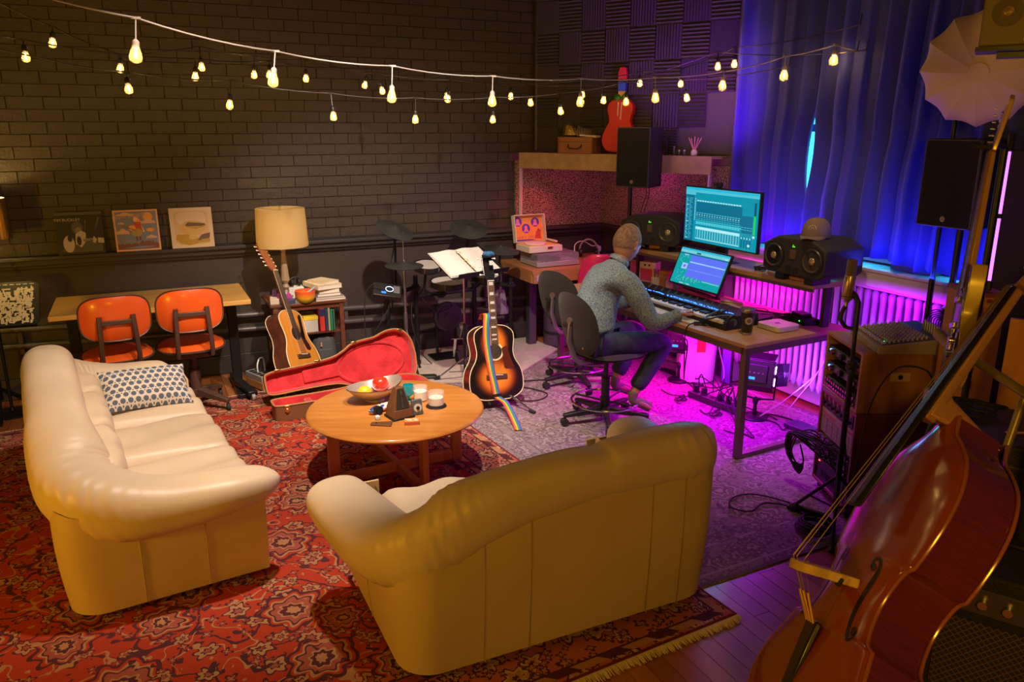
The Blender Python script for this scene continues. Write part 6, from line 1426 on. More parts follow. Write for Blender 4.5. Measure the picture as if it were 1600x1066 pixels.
# ---------------- stools
FAB = mat('black_fabric', (.020, .015, .012), .95, bump=.4, bs=300, sheen=.15)
def stool(label, loc, rot, seat=.525, backrot=0):
    t = thing('drafting_stool', label, 'chair', loc, rot, 'black drafting stools at the desk')
    # local: faces +x
    for k in range(5):
        a = radians(20+72*k); M = rz(a)
        MB().add([(0, -.028, .12), (0, .028, .12), (.31, .018, .085), (.31, -.018, .085), (0, -.028, .07), (0, .028, .07), (.31, .018, .06), (.31, -.018, .06)], [(0, 3, 2, 1), (4, 5, 6, 7), (0, 1, 5, 4), (1, 2, 6, 5), (2, 3, 7, 6), (3, 0, 4, 7)], M).build('base_leg', BLACK, t, bevel=.006)
        p = M @ V((.30, 0, 0)); q = M @ V((0, 1, 0))
        MB().cyl(p+q*-.022+V((0, 0, .026)), p+q*.022+V((0, 0, .026)), .026).cyl(p+V((0, 0, .03)), p+V((0, 0, .07)), .007).build('caster', RUB, t)
    MB().cyl((0, 0, .08), (0, 0, .32), .030).cyl((0, 0, .30), (0, 0, seat-.08), .018).build('column', BLACK, t)
    MB().tube([(.235*cos(2*pi*k/40), .235*sin(2*pi*k/40), .155) for k in range(40)], .0085, 8, closed=True).build('foot_ring', CHROME, t)
    for k in range(4): a = k*pi/2+.4; MB().cyl((.02*cos(a), .02*sin(a), .15), (.232*cos(a), .232*sin(a), .155), .007).build('ring_spoke', BLACK, t)
    MB().cyl((0, 0, .13), (0, 0, .18), .036).build('ring_hub', BLACK, t)
    def st(sg):
        def f(u, v):
            a = 2*pi*v; c, s_ = sup(a, .8); return (.02+.225*c*u, .225*s_*u, seat+sg*(.022)*(1-u**5)-.028+(.010*u*u if sg > 0 else 0)-.012*max(0, c)*u*u)
        return f
    MB().grid(st(1), 9, 36, wrap_v=True).grid(st(-1), 9, 36, wrap_v=True).build('seat', FAB, t, smooth=179)
    MB().box((-.02, 0, seat-.065), (.24, .12, .03)).build('mechanism', BLACK, t, bevel=.006)
    Mb = tr(-.285, 0, seat+.215) @ ry(radians(-13))
    def bk(sg):
        def f(u, v):
            a = 2*pi*v; c, s_ = sup(a, .85); y = .205*c*u; z = .225*s_*u
            return (sg*.024*(1-u**5)-.10*(y/.2)**2*-.35, y, z)
        return f
    MB().grid(bk(1), 9, 40, wrap_v=True, M=Mb).grid(bk(-1), 9, 40, wrap_v=True, M=Mb).build('backrest', FAB, t, smooth=179)
    p1 = Mb @ V((-.03, 0, .02)); 
    MB().tube([p1, (p1.x-.012, 0, p1.z-.12), (-.275, 0, seat-.02), (-.235, 0, seat-.06), (-.10, 0, seat-.066)], .011, 8, flat=1.8).build('back_bar', mat('bar_grey', (.24, .21, .20), .35, .7), t)
    p2 = Mb @ V((-.026, 0, .035)); MB().cyl(p2, p2+V((-.014, 0, 0)), .024).build('bar_plate', MATS['bar_grey'], t); MB().cyl((p1.x-.01, .0, p1.z-.02), (p1.x-.01, .055, p1.z-.02), .014).ell((p1.x-.01, .05, p1.z-.02), (.012, .018, .018), 12, 8).build('adjust_knob', BLACK, t)
    return t
st1 = stool('black drafting stool with a chrome foot ring that the person sits on', (2.80, 4.38, .010), radians(8))
dup(st1, (3.06, 5.20, .010), radians(20), 'empty black drafting stool behind the seated person')
# ============================================================ SEATED PERSON
SKIN = mat('skin', (.42, .20, .12), .5, col2=(.38, .17, .10), ns=6, sss=.15)
m, nt, b = new_mat('speckled_shirt', .85); n1 = noise_tex(nt, coords(nt), 130, 2); n2 = noise_tex(nt, coords(nt), 14, 2)
r = nt.nodes.new('ShaderNodeValToRGB'); nt.links.new(n1.outputs[0], r.inputs[0]); els = r.color_ramp.elements
els[0].position = .36; els[0].color = (.07, .10, .13, 1); els[1].position = .46; els[1].color = (.15, .22, .27, 1)
e_ = els.new(.62); e_.color = (.24, .31, .34, 1); nt.links.new(r.outputs[0], b.inputs['Base Color'])
bp = nt.nodes.new('ShaderNodeBump'); bp.inputs['Strength'].default_value = .7; bp.inputs['Distance'].default_value = .02; nt.links.new(n2.outputs[0], bp.inputs['Height']); nt.links.new(bp.outputs[0], b.inputs['Normal'])
SHIRT = m
JEAN = mat('dark_denim', (.012, .018, .034), .8, col2=(.022, .030, .050), ns=20, bump=.35, bs=26)
HAIR = mat('short_grey_hair', (.17, .090, .05), .8, col2=(.26, .155, .095), ns=60, bump=.5, bs=300)
SOCK = mat('sock', (.16, .11, .085), .85)
def skin(name, verts, edges, m, parent, root=0, sub=2, smooth=True):
    me = bpy.data.meshes.new(name); me.from_pydata([v[0] for v in verts], edges, []); me.update()
    o = bpy.data.objects.new(name, me); COL.objects.link(o); o.parent = parent
    md = o.modifiers.new('skin', 'SKIN'); md.use_smooth_shade = True; md.branch_smoothing = .6
    for i, v in enumerate(verts):
        sv = me.skin_vertices[0].data[i]; rr = v[1]; sv.radius = rr if isinstance(rr, tuple) else (rr, rr); sv.use_root = (i == root)
    s_ = o.modifiers.new('sub', 'SUBSURF'); s_.levels = sub; s_.render_levels = sub
    me.materials.append(m); return o
pt_ = thing('person', 'seated man in a speckled blue-grey shirt and dark jeans at the studio desk', 'person')
pel = (2.70, 4.41, .60); wst = (2.705, 4.42, .74); chs = (2.765, 4.435, .92); upc = (2.855, 4.45, 1.045); nk = (2.915, 4.455, 1.110); nk2 = (2.945, 4.455, 1.155)
shR = (2.865, 4.255, 1.035); elR = (3.00, 4.13, .735); wrR = (3.185, 4.105, .800)
shL = (2.895, 4.645, 1.035); elL = (3.03, 4.72, .76); wrL = (3.165, 4.60, .795)
hpR = (2.74, 4.32, .585); knR = (3.185, 4.245, .585); anR = (2.935, 4.235, .235)
hpL = (2.75, 4.51, .585); knL = (3.20, 4.60, .590); anL = (3.00, 4.56, .235)
def hand(w_, side, dirv, up=(0, 0, 1)):
    """palm and five fingers rooted at the wrist"""
    D_ = V(dirv).normalized(); U = V(up); S_ = D_.cross(U).normalized()*side; U = S_.cross(D_)*side
    W_ = V(w_); vs = []; es = []
    return W_, D_, U, S_
verts = []; edges = []
def add(p, r, frm=None):
    verts.append((tuple(p), r)); i = len(verts)-1
    if frm is not None: edges.append((frm, i))
    return i
p0 = add(pel, (.115, .095)); p1 = add(wst, (.105, .085), p0); p2 = add(chs, (.125, .095), p1); p3 = add(upc, (.095, .075), p2); p4 = add(nk, (.060, .060), p3); p5 = add(nk2, (.062, .062), p4); p6 = add((2.965, 4.459, 1.195), (.058, .058), p5)
for sh, el, wr in ((shR, elR, wrR), (shL, elL, wrL)):
    a = add(sh, .052, p3); m1 = V(sh).lerp(V(el), .5); a = add(m1, .043, a); a = add(el, .038, a); m2 = V(el).lerp(V(wr), .55); a = add(m2, .034, a); a = add(wr, .024, a)
    if sh is shR: wi = a
    else: wl = a
for hp, kn, an, off in ((hpR, knR, anR, (.13, -.035, -.115)), (hpL, knL, anL, (.13, .0, -.110))):
    a = add(hp, .085, p0); a = add(V(hp).lerp(V(kn), .5), .072, a); a = add(kn, .055, a); a = add(V(kn).lerp(V(an), .35), .052, a); a = add(an, .034, a)
    h_ = V(an)+V((-.012, 0, -.045)); h2 = add(h_, .032, a); a = add(V(an)+V((off[0]*.5, off[1]*.5, off[2]*.62)), (.036, .028), h2); a = add(V(an)+V(off), (.034, .018), a)
def fingers(wi, w_, D_, side, curl=.5):
    D_ = V(D_).normalized(); U = V((0, 0, 1)); S_ = D_.cross(U).normalized()*side; U = (U-D_*U.dot(D_)).normalized()
    W_ = V(w_)
    pm_ = add(W_+D_*.035+U*.004, (.030, .017), wi); pk = add(W_+D_*.062+U*.004, (.034, .016), pm_)
    for k, (o_, L_) in enumerate(((-.030, .062), (-.010, .072), (.011, .068), (.030, .054))):
        b0 = W_+D_*.075+S_*o_+U*.004
        i0 = add(b0, .0088, pk); i1 = add(b0+D_*L_*.42+U*.004, .0082, i0); i2 = add(b0+D_*L_*.72-U*.012*curl, .0076, i1); add(b0+D_*L_*.92-U*.028*curl, .0068, i2)
    t0 = add(W_+D_*.030-S_*.030-U*.002, .011, pm_); t1 = add(W_+D_*.058-S_*.046-U*.006, .0092, t0); add(W_+D_*.082-S_*.048-U*.010, .0078, t1)
fingers(wi, wrR, (.95, .30, .02), -1, 1.0)
fingers(wl, wrL, (.93, -.36, .02), 1, .8)
body = skin('body', verts, edges, SKIN, pt_)
# head: sculpted ellipsoid with features, continuous with the neck
hc = V((2.985, 4.462, 1.240)); az = radians(15)
def headf(u, v):
    t_ = -pi/2+pi*v; a = 2*pi*u
    x = cos(t_)*cos(a); y = cos(t_)*sin(a); z = sin(t_)
    X_, Y_, Z_ = .096*x, .078*y, .122*z
    if x > 0: X_ *= 1-.06*(z > 0)*z
    if z < 0: Y_ *= 1-.20*(-z)**1.5; X_ *= 1-.05*(-z) if x > 0 else 1-.28*(-z)
    f = max(0, x)
    X_ += .024*math.exp(-((y/.16)**2+((z+.12)/.18)**2))*f            # nose
    X_ -= .010*math.exp(-(((abs(y)-.38)/.18)**2+((z-.03)/.12)**2))*f   # eye sockets
    X_ += .007*math.exp(-((y/.5)**2+((z-.20)/.09)**2))*f              # brow
    X_ += .007*math.exp(-((y/.22)**2+((z+.48)/.07)**2))*f - .004*math.exp(-((y/.25)**2+((z+.56)/.03)**2))*f
    X_ += .014*math.exp(-((y/.3)**2+((z+.86)/.16)**2))*f              # chin
    return (X_, Y_, Z_)
Mh = tr(hc) @ rz(az) @ ry(radians(20)) @ Matrix.Scale(1.10, 4)
MB().grid(headf, 64, 44, M=Mh, wrap_u=True).build('head', SKIN, pt_, smooth=179)
for s_x in (-1, 1):
    e = MB().ell((0, 0, 0), (.013, .006, .030), 14, 10).ell((.004, .004*s_x, -.020), (.009, .006, .012), 10, 8); e.v = [tuple(Mh @ (tr(-.004, s_x*.078, -.006) @ rx(radians(-14*s_x)) @ rz(radians(16*s_x)) @ V(p))) for p in e.v]
    e.build('ear', SKIN, pt_, smooth=179)
    MB().ell((.083, s_x*.031, .006), (.011, .013, .010), 14, 10, M=Mh).build('eye', mat('eye_white', (.7, .68, .64), .2), pt_)
    MB().ell((.0925, s_x*.031, .006), (.003, .005, .005), 10, 8, M=Mh).build('iris', mat('iris', (.05, .04, .03), .2), pt_)
MB().box((.092, 0, -.060), (.008, .042, .006), Mh).build('lips', mat('lips', (.36, .12, .09), .5), pt_, bevel=.002)
def hairf(u, v):
    a = 2*pi*u; lo = -.36+.62*max(0, cos(a))**.6-.10*max(0, -cos(a)); t_ = math.asin(max(-1, min(1, lo)))*(1-v)+pi/2*v
    x = cos(t_)*cos(a); y = cos(t_)*sin(a); z = sin(t_); k = 1.035 if v > .05 else 1.0
    X_, Y_, Z_ = .096*x, .078*y, .122*z
    if z < 0: Y_ *= 1-.20*(-z)**1.5; X_ *= 1-.28*(-z) if x < 0 else 1
    return (X_*k, Y_*k, Z_*k)
MB().grid(hairf, 56, 24, M=Mh, wrap_u=True).build('hair', HAIR, pt_, smooth=179)
# glasses temple
MB().tube([Mh @ V((.098, s*.070*q, .012)) for s in (-1,) for q in (.2, .9)] + [Mh @ V((.0, -.083, .012)), Mh @ V((-.012, -.082, -.004))], .0022, 6).build('glasses_temple', BLACK, pt_)
# shirt
verts = []; edges = []
q0 = add((2.695, 4.41, .575), (.155, .135)); q1 = add((2.70, 4.42, .74), (.175, .130), q0); q2 = add((2.745, 4.435, .89), (.195, .140), q1); q3 = add((2.825, 4.448, 1.035), (.140, .112), q2); q4 = add((2.905, 4.455, 1.112), (.074, .072), q3)
for sh, el, wr in ((shR, elR, wrR), (shL, elL, wrL)):
    a = add(sh, .088, q3); a = add(V(sh).lerp(V(el), .5), .078, a); a = add(el, .066, a); a = add(V(el).lerp(V(wr), .5), .056, a); a = add(V(el).lerp(V(wr), .88), .043, a)
skin('shirt', verts, edges, SHIRT, pt_)
MB().lathe([(.064, -.014), (.068, .004), (.062, .016), (.056, .004)], tr(2.925, 4.455, 1.128) @ ry(radians(34)) @ Matrix.Scale(1.08, 4), n=32, cap=False).build('collar', SHIRT, pt_, smooth=60)
for el, wr in ((elR, wrR), (elL, wrL)):
    d_ = (V(wr)-V(el)).normalized(); c_ = V(el).lerp(V(wr), .90)
    MB().lathe([(.036, -.03), (.041, -.025), (.040, .018), (.035, .022), (.030, .015)], tr(c_) @ frame(d_), n=28, cap=False).build('cuff', SHIRT, pt_, smooth=60)
# jeans
verts = []; edges = []
j0 = add((2.70, 4.41, .60), (.130, .110))
for hp, kn, an in ((hpR, knR, anR), (hpL, knL, anL)):
    a = add(hp, (.100, .092), j0); a = add(V(hp).lerp(V(kn), .5), .088, a); a = add(V(hp).lerp(V(kn), .9), .076, a); a = add(V(kn)+V((.01, 0, -.02)), .072, a); a = add(V(kn).lerp(V(an), .4), .068, a); a = add(V(kn).lerp(V(an), .75), .062, a); a = add(V(an)+V((.0, 0, .035)), .062, a)
skin('jeans', verts, edges, JEAN, pt_)
for an, off in ((anR, (.13, -.035, -.115)), (anL, (.13, .0, -.110))):
    verts = []; edges = []
    a = add(V(an)+V((0, 0, .03)), .037); a = add(an, .038, a); a = add(V(an)+V((-.012, 0, -.045)), .036, a); a = add(V(an)+V((off[0]*.5, off[1]*.5, off[2]*.62)), (.041, .032), a); add(V(an)+V(off), (.038, .022), a)
    skin('sock', verts, edges, SOCK, pt_)
MB().box((2.56, 4.275, .60), (.03, .006, .02), None).build('leather_patch', mat('patch', (.35, .18, .06), .6), pt_)
# ============================================================ UNDER THE DESK
BLUELED = mat('violet_tube', (.3, .1, 1), em=(.50, .14, 1), es=2.6)
def barn(label, base, facing, pitch, col):
    t = thing('led_panel_light', label, 'lamp', base, 0, 'LED panel lights on desk stands under the studio desk')
    MB().lathe([(.0, 0), (.088, 0), (.09, .008), (.075, .018), (.015, .022), (.012, .10), (.018, .11), (.018, .14), (0, .14)], n=36).build('round_base', BMET, t)
    MB().ell((0, 0, .13), (.022, .022, .028), 12, 8).box((.03, 0, .13), (.04, .012, .012)).build('swivel_knob', BLACK, t)
    Mf = tr(0, 0, .33) @ rz(facing) @ rx(pitch)
    MB().tube([Mf @ V((-.125, .02, .0)), Mf @ V((-.125, .02, -.17)), Mf @ V((0, .02, -.185)), Mf @ V((.125, .02, -.17)), Mf @ V((.125, .02, 0))], .008, 6).build('yoke', BMET, t)
    MB().box((0, 0, 0), (.225, .05, .19), Mf).box((0, -.03, 0), (.15, .02, .13), Mf).build('housing', BLACK, t, bevel=.006)
    MB().box((0, .0262, 0), (.205, .002, .165), Mf).build('led_face', mat('led_'+('m' if col[0] > .8 else 'v'), col, em=col, es=14), t)
    MB().box((-.03, -.0415, -.035), (.045, .002, .018), Mf).build('status_display', mat('cyan_display', (0, .5, .9), em=(.02, .45, .85), es=1.2), t)
    for k in range(4): MB().cyl((Mf @ V((-.045+.03*k, -.041, .005))), (Mf @ V((-.045+.03*k, -.047, .005))), .006, n=10).build('button', MATS['ring_grey'], t)
    Mr = Mf @ tr(.113, .028, 0) @ rz(radians(-22)); MB().box((0, .075, 0), (.004, .15, .165), Mr).build('barn_door', BLACK, t, bevel=.001)
    o = text('GVM', .055, mat('grey_letter', (.16, .15, .17), .5), t, Matrix()); o.matrix_local = Mr @ tr(.0026, .085, 0) @ rz(pi/2) @ rx(pi/2)
    Mu = Mf @ tr(0, .028, .096) @ rx(radians(28)); MB().box((0, .045, 0), (.20, .09, .004), Mu).build('barn_door', BLACK, t, bevel=.001)
    Mu = Mf @ tr(0, .028, -.096) @ rx(radians(-30)); MB().box((0, .045, 0), (.20, .09, .004), Mu).build('barn_door', BLACK, t, bevel=.001)
    for z0 in (.035, -.05): MB().box((.116, .020, z0), (.004, .006, .055), Mf).build('light_slit', mat('slit', (1, .7, 1), em=(.85, .5, 1), es=10), t)
barn('black LED panel light on a round base under the desk, nearest the person', (3.83, 4.90, .010), radians(-52), radians(-8), (1, .05, .75))
barn('black LED panel light on a round base at the desk corner, nearer the amplifier rack', (3.80, 3.98, .010), radians(-58), radians(-10), (.45, .15, 1))
t = thing('waste_bin', 'white cylindrical bin with a red label, lit magenta, under the desk by the wall', 'bin', (3.985, 4.885, .010))
MB().lathe([(.135, 0), (.150, .01), (.165, .40), (.17, .41), (.165, .42), (.155, .42), (.14, .012), (0, .012)], n=44, cap=False).build('bin_body', mat('bin_white', (.70, .66, .68), .3), t, smooth=50)
MB().add([(.167*cos(a), .167*sin(a), z) for z in (.27, .38) for a in (radians(-128), radians(-116), radians(-104))], [(0, 1, 4, 3), (1, 2, 5, 4)]).build('red_label', mat('red_label', (.62, .02, .03), .5), t, smooth=None)
t = thing('power_bar', 'black multi-socket power bar with plugs on the purple-lit rug under the desk', 'power strip', (3.72, 4.30, .010), radians(8))
MB().box((0, 0, .024), (.08, .50, .048)).build('bar_body', mat('bar_black', (.05, .045, .055), .4), t, bevel=.005)
for k in range(6):
    MB().box((0, -.20+.08*k, .0485), (.045, .045, .003)).build('socket', RUB, t)
    if k != 3: MB().box((0, -.20+.08*k, .075), (.034, .034, .05)).build('plug', RUB, t, bevel=.005)
t = thing('power_cables', 'looping black power cables around the power bar', 'cable'); rnd = random.Random(31)
for k in range(9):
    y = 4.10+.08*(k % 6); x = 3.72+.0*(k % 2)
    e_ = (3.72+rnd.uniform(-.25, .35), 4.2+rnd.uniform(-.55, .75))
    MB().tube(crom([(x, y, .10), (x+rnd.uniform(-.04, .04), y+rnd.uniform(-.03, .03), .17+.05*rnd.random()), ((x+e_[0])/2, (y+e_[1])/2, .10*rnd.random()+.02), (e_[0], e_[1], .016), (e_[0]+rnd.uniform(-.1, .15), e_[1]+rnd.uniform(-.15, .15), .015)], 7), .0042, 6).build('cable', RUB, t)
for (cx, cy) in ((3.55, 4.50), (3.58, 4.13)):
    for k in range(3): MB().tube([(cx+(.05+.008*k)*cos(a*.52), cy+(.035+.006*k)*sin(a*.52+k), .018+.006*k) for a in range(12)], .0045, 6, closed=True).build('cable_bundle', RUB, t)
t = thing('power_adapter', 'flat black power adapter on the rug at the right under the desk', 'adapter', (3.93, 3.66, .010), radians(8)); MB().box((0, 0, .016), (.13, .20, .03)).build('adapter_body', mat('adapter_black', (.05, .045, .06), .35), t, bevel=.005); MB().box((0, -.11, .02), (.03, .03, .02)).build('strain_relief', RUB, t)
t = thing('cable_floor_snakes', 'dark cables snaking over the rug toward the right desk end', 'cable')
for c_ in ([(3.80, 4.0, .02), (3.95, 3.95, .015), (4.0, 3.8, .015), (3.93, 3.76, .03)], [(3.7, 4.1, .02), (3.85, 3.85, .015), (3.8, 3.7, .015), (3.92, 3.76, .03)], [(3.86, 5.25, .016), (3.88, 4.95, .016), (3.80, 4.62, .016), (3.74, 4.56, .03)]): MB().tube(crom(c_, 8), .005, 6).build('cable', RUB, t)
MB().box((3.90, 4.95, .018), (.05, .52, .016), None).build('cable_cover', BLACK, t, bevel=.004)
t = thing('white_cables', 'pale thin cables hanging slack from the desk down to the rug', 'cable')
for c_ in ([(4.02, 3.62, .70), (4.05, 3.65, .45), (3.93, 3.80, .20), (3.80, 3.95, .015)], [(4.06, 3.56, .72), (4.08, 3.70, .40), (4.02, 3.82, .16), (4.0, 3.9, .015)], [(3.95, 4.58, .70), (3.93, 4.56, .40), (3.98, 4.53, .15), (3.90, 4.5, .015)]): MB().tube(crom(c_, 8), .0035, 6).build('cable', mat('pale_cable', (.6, .55, .6), .4), t)
t = thing('wall_picture', 'small dark framed panel leaning at the wall beside the bin', 'frame', (4.12, 4.66, .010), radians(-84)); MB().box((0, 0, .15), (.11, .02, .30)).build('frame', BLACK, t, bevel=.002); MB().box((0, -.011, .15), (.09, .002, .27)).build('panel', mat('blue_panel', (.06, .06, .25), .4), t)
t = thing('floor_cable', 'black cable trailing on the faded rug beside the sunburst guitar stand', 'cable'); MB().tube(crom([(2.35, 5.05, .016), (2.55, 4.95, .016), (2.70, 5.05, .016), (2.62, 5.25, .016), (2.48, 5.30, .016), (2.60, 5.42, .016), (2.9, 5.35, .016)], 8), .0045, 6).build('cable', RUB, t)
# ============================================================ AMPLIFIER RACK
Mr = Matrix(((-.42, .907, 0, 3.345), (-.907, -.42, 0, 3.005), (0, 0, 1, 0), (0, 0, 0, 1)))
RW = wood('rack_oak', (.40, .19, .06), (.31, .13, .04), .4, (8, 8, 1.5), 2.5)
RW2 = wood('rack_cherry', (.26, .07, .035), (.19, .045, .02), .4, (8, 8, 1.5), 2.5)
def open_case(t, z0, z1, m, W=.44, Dp=.50, th=.018):
    MB().box((W/2, Dp/2, z1-th/2), (W, Dp, th)).build('top_panel', m, t, bevel=.002); MB().box((W/2, Dp/2, z0+th/2), (W, Dp, th)).build('base_panel', m, t, bevel=.002)
    for x in (th/2, W-th/2): MB().box((x, Dp/2, (z0+z1)/2), (th, Dp, z1-z0-2*th)).build('side_panel', m, t, bevel=.002)
    MB().box((W/2, Dp-.006, (z0+z1)/2), (W-2*th, .012, z1-z0-2*th)).build('back_panel', BLACK, t)
t = thing('upper_rack', 'oak rack case with two preamps, standing on the lower rack', 'rack', M=Mr)
open_case(t, .605, .925, RW)
DK = mat('panel_dark', (.035, .030, .035), .4)
for z in (.835, .745):
    MB().box((.22, .03, z), (.40, .04, .042)).build('rack_unit', DK, t, bevel=.002)
    MB().cyl((.055, .008, z), (.055, .003, z), .006, n=14).build('blue_lamp', mat('blue_lamp', (.1, .5, 1), em=(.08, .45, 1), es=7), t)
    MB().cyl((.10, .010, z), (.10, -.012, z), .014, n=18).build('knob', CHROME, t); MB().cyl((.21, .010, z), (.21, -.010, z), .016, n=18).build('knob', BLACK, t)
    MB().box((.16, .008, z), (.05, .004, .030)).box((.29, .008, z), (.08, .004, .032)).build('meter_panel', mat('meter_grey', (.18, .14, .18), .4), t, kind='stuff')
    for x in (.355, .380): MB().cyl((x, .009, z), (x, -.003, z), .009, n=14).build('jack', BLACK, t); MB().cyl((x, -.003, z), (x, -.004, z), .004, n=10).build('jack_tip', WHITE, t)
MB().cyl((.325, .008, .835), (.325, .002, .835), .010, n=14).build('green_lamp', mat('green_lamp', (.1, .9, .1), em=(.05, .85, .03), es=6), t)
MB().box((.22, .03, .655), (.40, .04, .060)).build('patch_panel', DK, t, bevel=.002)
for r in range(2):
    for k in range(13): MB().cyl((.045+.029*k, .010, .642+.028*r), (.045+.029*k, -.004, .642+.028*r), .008, n=10).build('xlr_jack', CHROME, t)
MB().box((.4415, .20, .80), (.004, .10, .045)).build('outlet_plate', mat('outlet_tan', (.50, .36, .20), .5), t, bevel=.001); MB().cyl((.4435, .20, .80), (.4465, .20, .80), .012, n=18).build('outlet_hole', BLACK, t)
t = thing('lower_rack', 'reddish wooden rack case of patchbays and a black power amplifier on the floor', 'rack', M=Mr)
open_case(t, .06, .603, RW2, .45, .50)
for k in range(7):
    MB().box((.045+.055*k, .03, .545), (.048, .04, .070)).build('module', DK, t, bevel=.002); MB().add([(.028+.055*k, .008, .578), (.056+.055*k, .008, .578), (.046+.055*k, .008, .552), (.034+.055*k, .008, .560)], [(0, 1, 2, 3)]).build('red_flag', mat('flag_red', (.60, .10, .05), .5), t, smooth=None)
    MB().cyl((.045+.055*k, .010, .530), (.045+.055*k, -.004, .530), .009, n=12).build('knob', BLACK, t)
MB().box((.225, .025, .430), (.40, .03, .140)).build('label_card', mat('label_card', (.50, .42, .36), .6), t)
lr = MB(); lr.box((.12, .009, .475), (.16, .002, .008)).box((.34, .009, .478), (.14, .002, .010)).box((.12, .009, .462), (.12, .002, .004)); lr.build('red_print', mat('print_red', (.60, .08, .06), .6), t, smooth=None, kind='stuff')
ll = MB()
for z in (.50, .45, .425, .40, .375): ll.box((.225, .0088, z), (.38, .0016, .0018))
for x in (.10, .17, .24, .31, .38): ll.box((x, .0088, .405), (.0018, .0016, .085))
ll.build('card_lines', mat('print_grey', (.22, .18, .16), .6), t, smooth=None, kind='stuff')
for z in (.335, .285, .24): MB().box((.225, .03, z), (.40, .03, .040)).build('patchbay', DK, t, bevel=.002)
for z in (.342, .328, .290, .278, .246, .234):
    for k in range(20): 
        if (k*7+int(z*1000)) % 5: MB().cyl((.045+.019*k, .014, z), (.045+.019*k, -.004, z), .0045, n=8).build('patch_jack', CHROME, t)
MB().box((.225, .03, .14), (.41, .04, .13)).build('power_amplifier', BLACK, t, bevel=.003); MB().box((.06, .008, .185), (.012, .003, .006)).build('red_led', mat('red_led', (1, .05, .05), em=(1, .05, .05), es=6), t)
for k in range(8): MB().box((.10+.032*k, .009, .13), (.020, .002, .04)).build('vent', RUB, t)
for x, y in ((.05, .05), (.40, .05), (.05, .45), (.40, .45)): MB().cyl((x-.012, y, .032), (x+.012, y, .032), .030).build('caster', RUB, t)
MB().box((-.012, .25, .45), (.022, .10, .06)).build('side_handle', BLACK, t, bevel=.004)
t = thing('patch_cables', 'thick bundle of black patch cables looping off the left front of the lower rack', 'cable', M=Mr); rnd = random.Random(5)
for k in range(13):
    a = .06+.022*k
    MB().tube(crom([(a, -.004, .335-.05*(k % 3)), (a-.02, -.05, .36-.03*(k % 4)), (.0-.01*(k % 5), -.10-.008*k*.5, .32), (-.03, -.12-.01*(k % 4), .20), (-.01+.006*k, -.10, .10+.012*(k % 5)), (.03, -.07, .16), (.01, -.09, .26)], 7), .0042, 6).build('cable', RUB, t)
t = thing('mixer', 'small analogue mixer with rows of knobs on top of the oak rack', 'mixer', M=Mr @ tr(.285, .245, .925) @ rz(radians(-4)))
MB().add([(-.19, -.17, .0), (.19, -.17, 0), (.19, .17, 0), (-.19, .17, 0), (-.19, -.17, .040), (.19, -.17, .040), (.19, .17, .085), (-.19, .17, .085)], [(0, 3, 2, 1), (4, 5, 6, 7), (0, 1, 5, 4), (1, 2, 6, 5), (2, 3, 7, 6), (3, 0, 4, 7)]).build('chassis', mat('mixer_grey', (.30, .26, .21), .45), t, bevel=.004)
Mx = tr(0, -.17, .040) @ rx(math.atan(.045/.34))
MB().box((0, .175, .002), (.36, .31, .004), Mx).build('panel', mat('mixer_panel', (.07, .06, .05), .5), t)
kn = MB().cyl((0, 0, 0), (0, 0, .014), .0055, n=8).mesh('knob', mat('knob_cream', (.45, .38, .28), .4))
for i in range(12):
    for j in range(9): o = piece('knob', kn, t, Mx @ V((-.165+.030*i, .060+.022*j, .004)))
for i in range(12): MB().box((-.165+.030*i, .030, .009), (.014, .020, .010), Mx).build('fader', MATS['knob_cream'], t)
MB().cyl(Mx @ V((.14, .045, .004)), Mx @ V((.14, .045, .009)), .003, n=8).build('green_led', MATS['green_led'], t)
for k in range(8):
    x = .0+.024*k; p = Mx @ V((x, .29, .004)); MB().cyl(p, p+V((0, 0, .055)), .0065, n=10).build('jack_plug', STEEL, t)
    MB().tube(crom([p+V((0, 0, .05)), p+V((.0, .01, .085)), p+V((.04, .05, .11-.006*k)), p+V((.12, .08, .04)), V((.26, .16, .0)), V((.30, .12+.01*k, -.15))], 7), .0032, 6).build('cable', RUB, t)
# microphone and its boom stand
t = thing('microphone_stand', 'black boom microphone stand in front of the amplifier rack', 'stand', (3.055, 2.575, 0))
MB().cyl((0, 0, .10), (0, 0, .88), .014).cyl((0, 0, .84), (.012, .015, 1.10), .010).build('pole', BMET, t)
MB().box((0, 0, .88), (.035, .035, .06)).cyl((-.03, 0, .88), (.03, 0, .88), .016).build('clutch', BLACK, t, bevel=.005)
MB().tube([(.012, .015, 1.05), (.018, .020, 1.19), (.010, .035, 1.22), (-.012, .060, 1.25)], [.013, .012, .014, .014], 8).cyl((.012, .015, 1.06), (-.01, .055, 1.065), .008).build('boom_arm', BLACK, t)
MB().tube(crom([(-.01, .055, 1.065), (-.03, .07, 1.10), (-.025, .072, 1.14), (-.012, .066, 1.17)], 5), .010).build('shock_mount', BLACK, t)
MB().tube(crom([(.02, .02, 1.05), (-.02, -.01, .9), (.02, -.02, .75), (-.015, -.01, .6), (.015, -.015, .4), (.0, -.02, .15), (-.05, .1, .02)], 8), .0035, 6).build('cable', RUB, t)
for k, a in enumerate((100, 222, -20)): a = radians(a); MB().cyl((0, 0, .30), (.25*cos(a), .25*sin(a), .02), .009).cyl((0, 0, .12), (.14*cos(a), .14*sin(a), .13), .005).cyl((.235*cos(a), .235*sin(a), .028), (.265*cos(a), .265*sin(a), .012), .014).build('leg', BMET, t)
t = thing('condenser_microphone', 'champagne-coloured studio condenser microphone above the oak rack', 'microphone', (3.043, 2.640, 1.185), (0, radians(3), 0))
CH = mat('champagne', (.50, .40, .27), .3, .8)
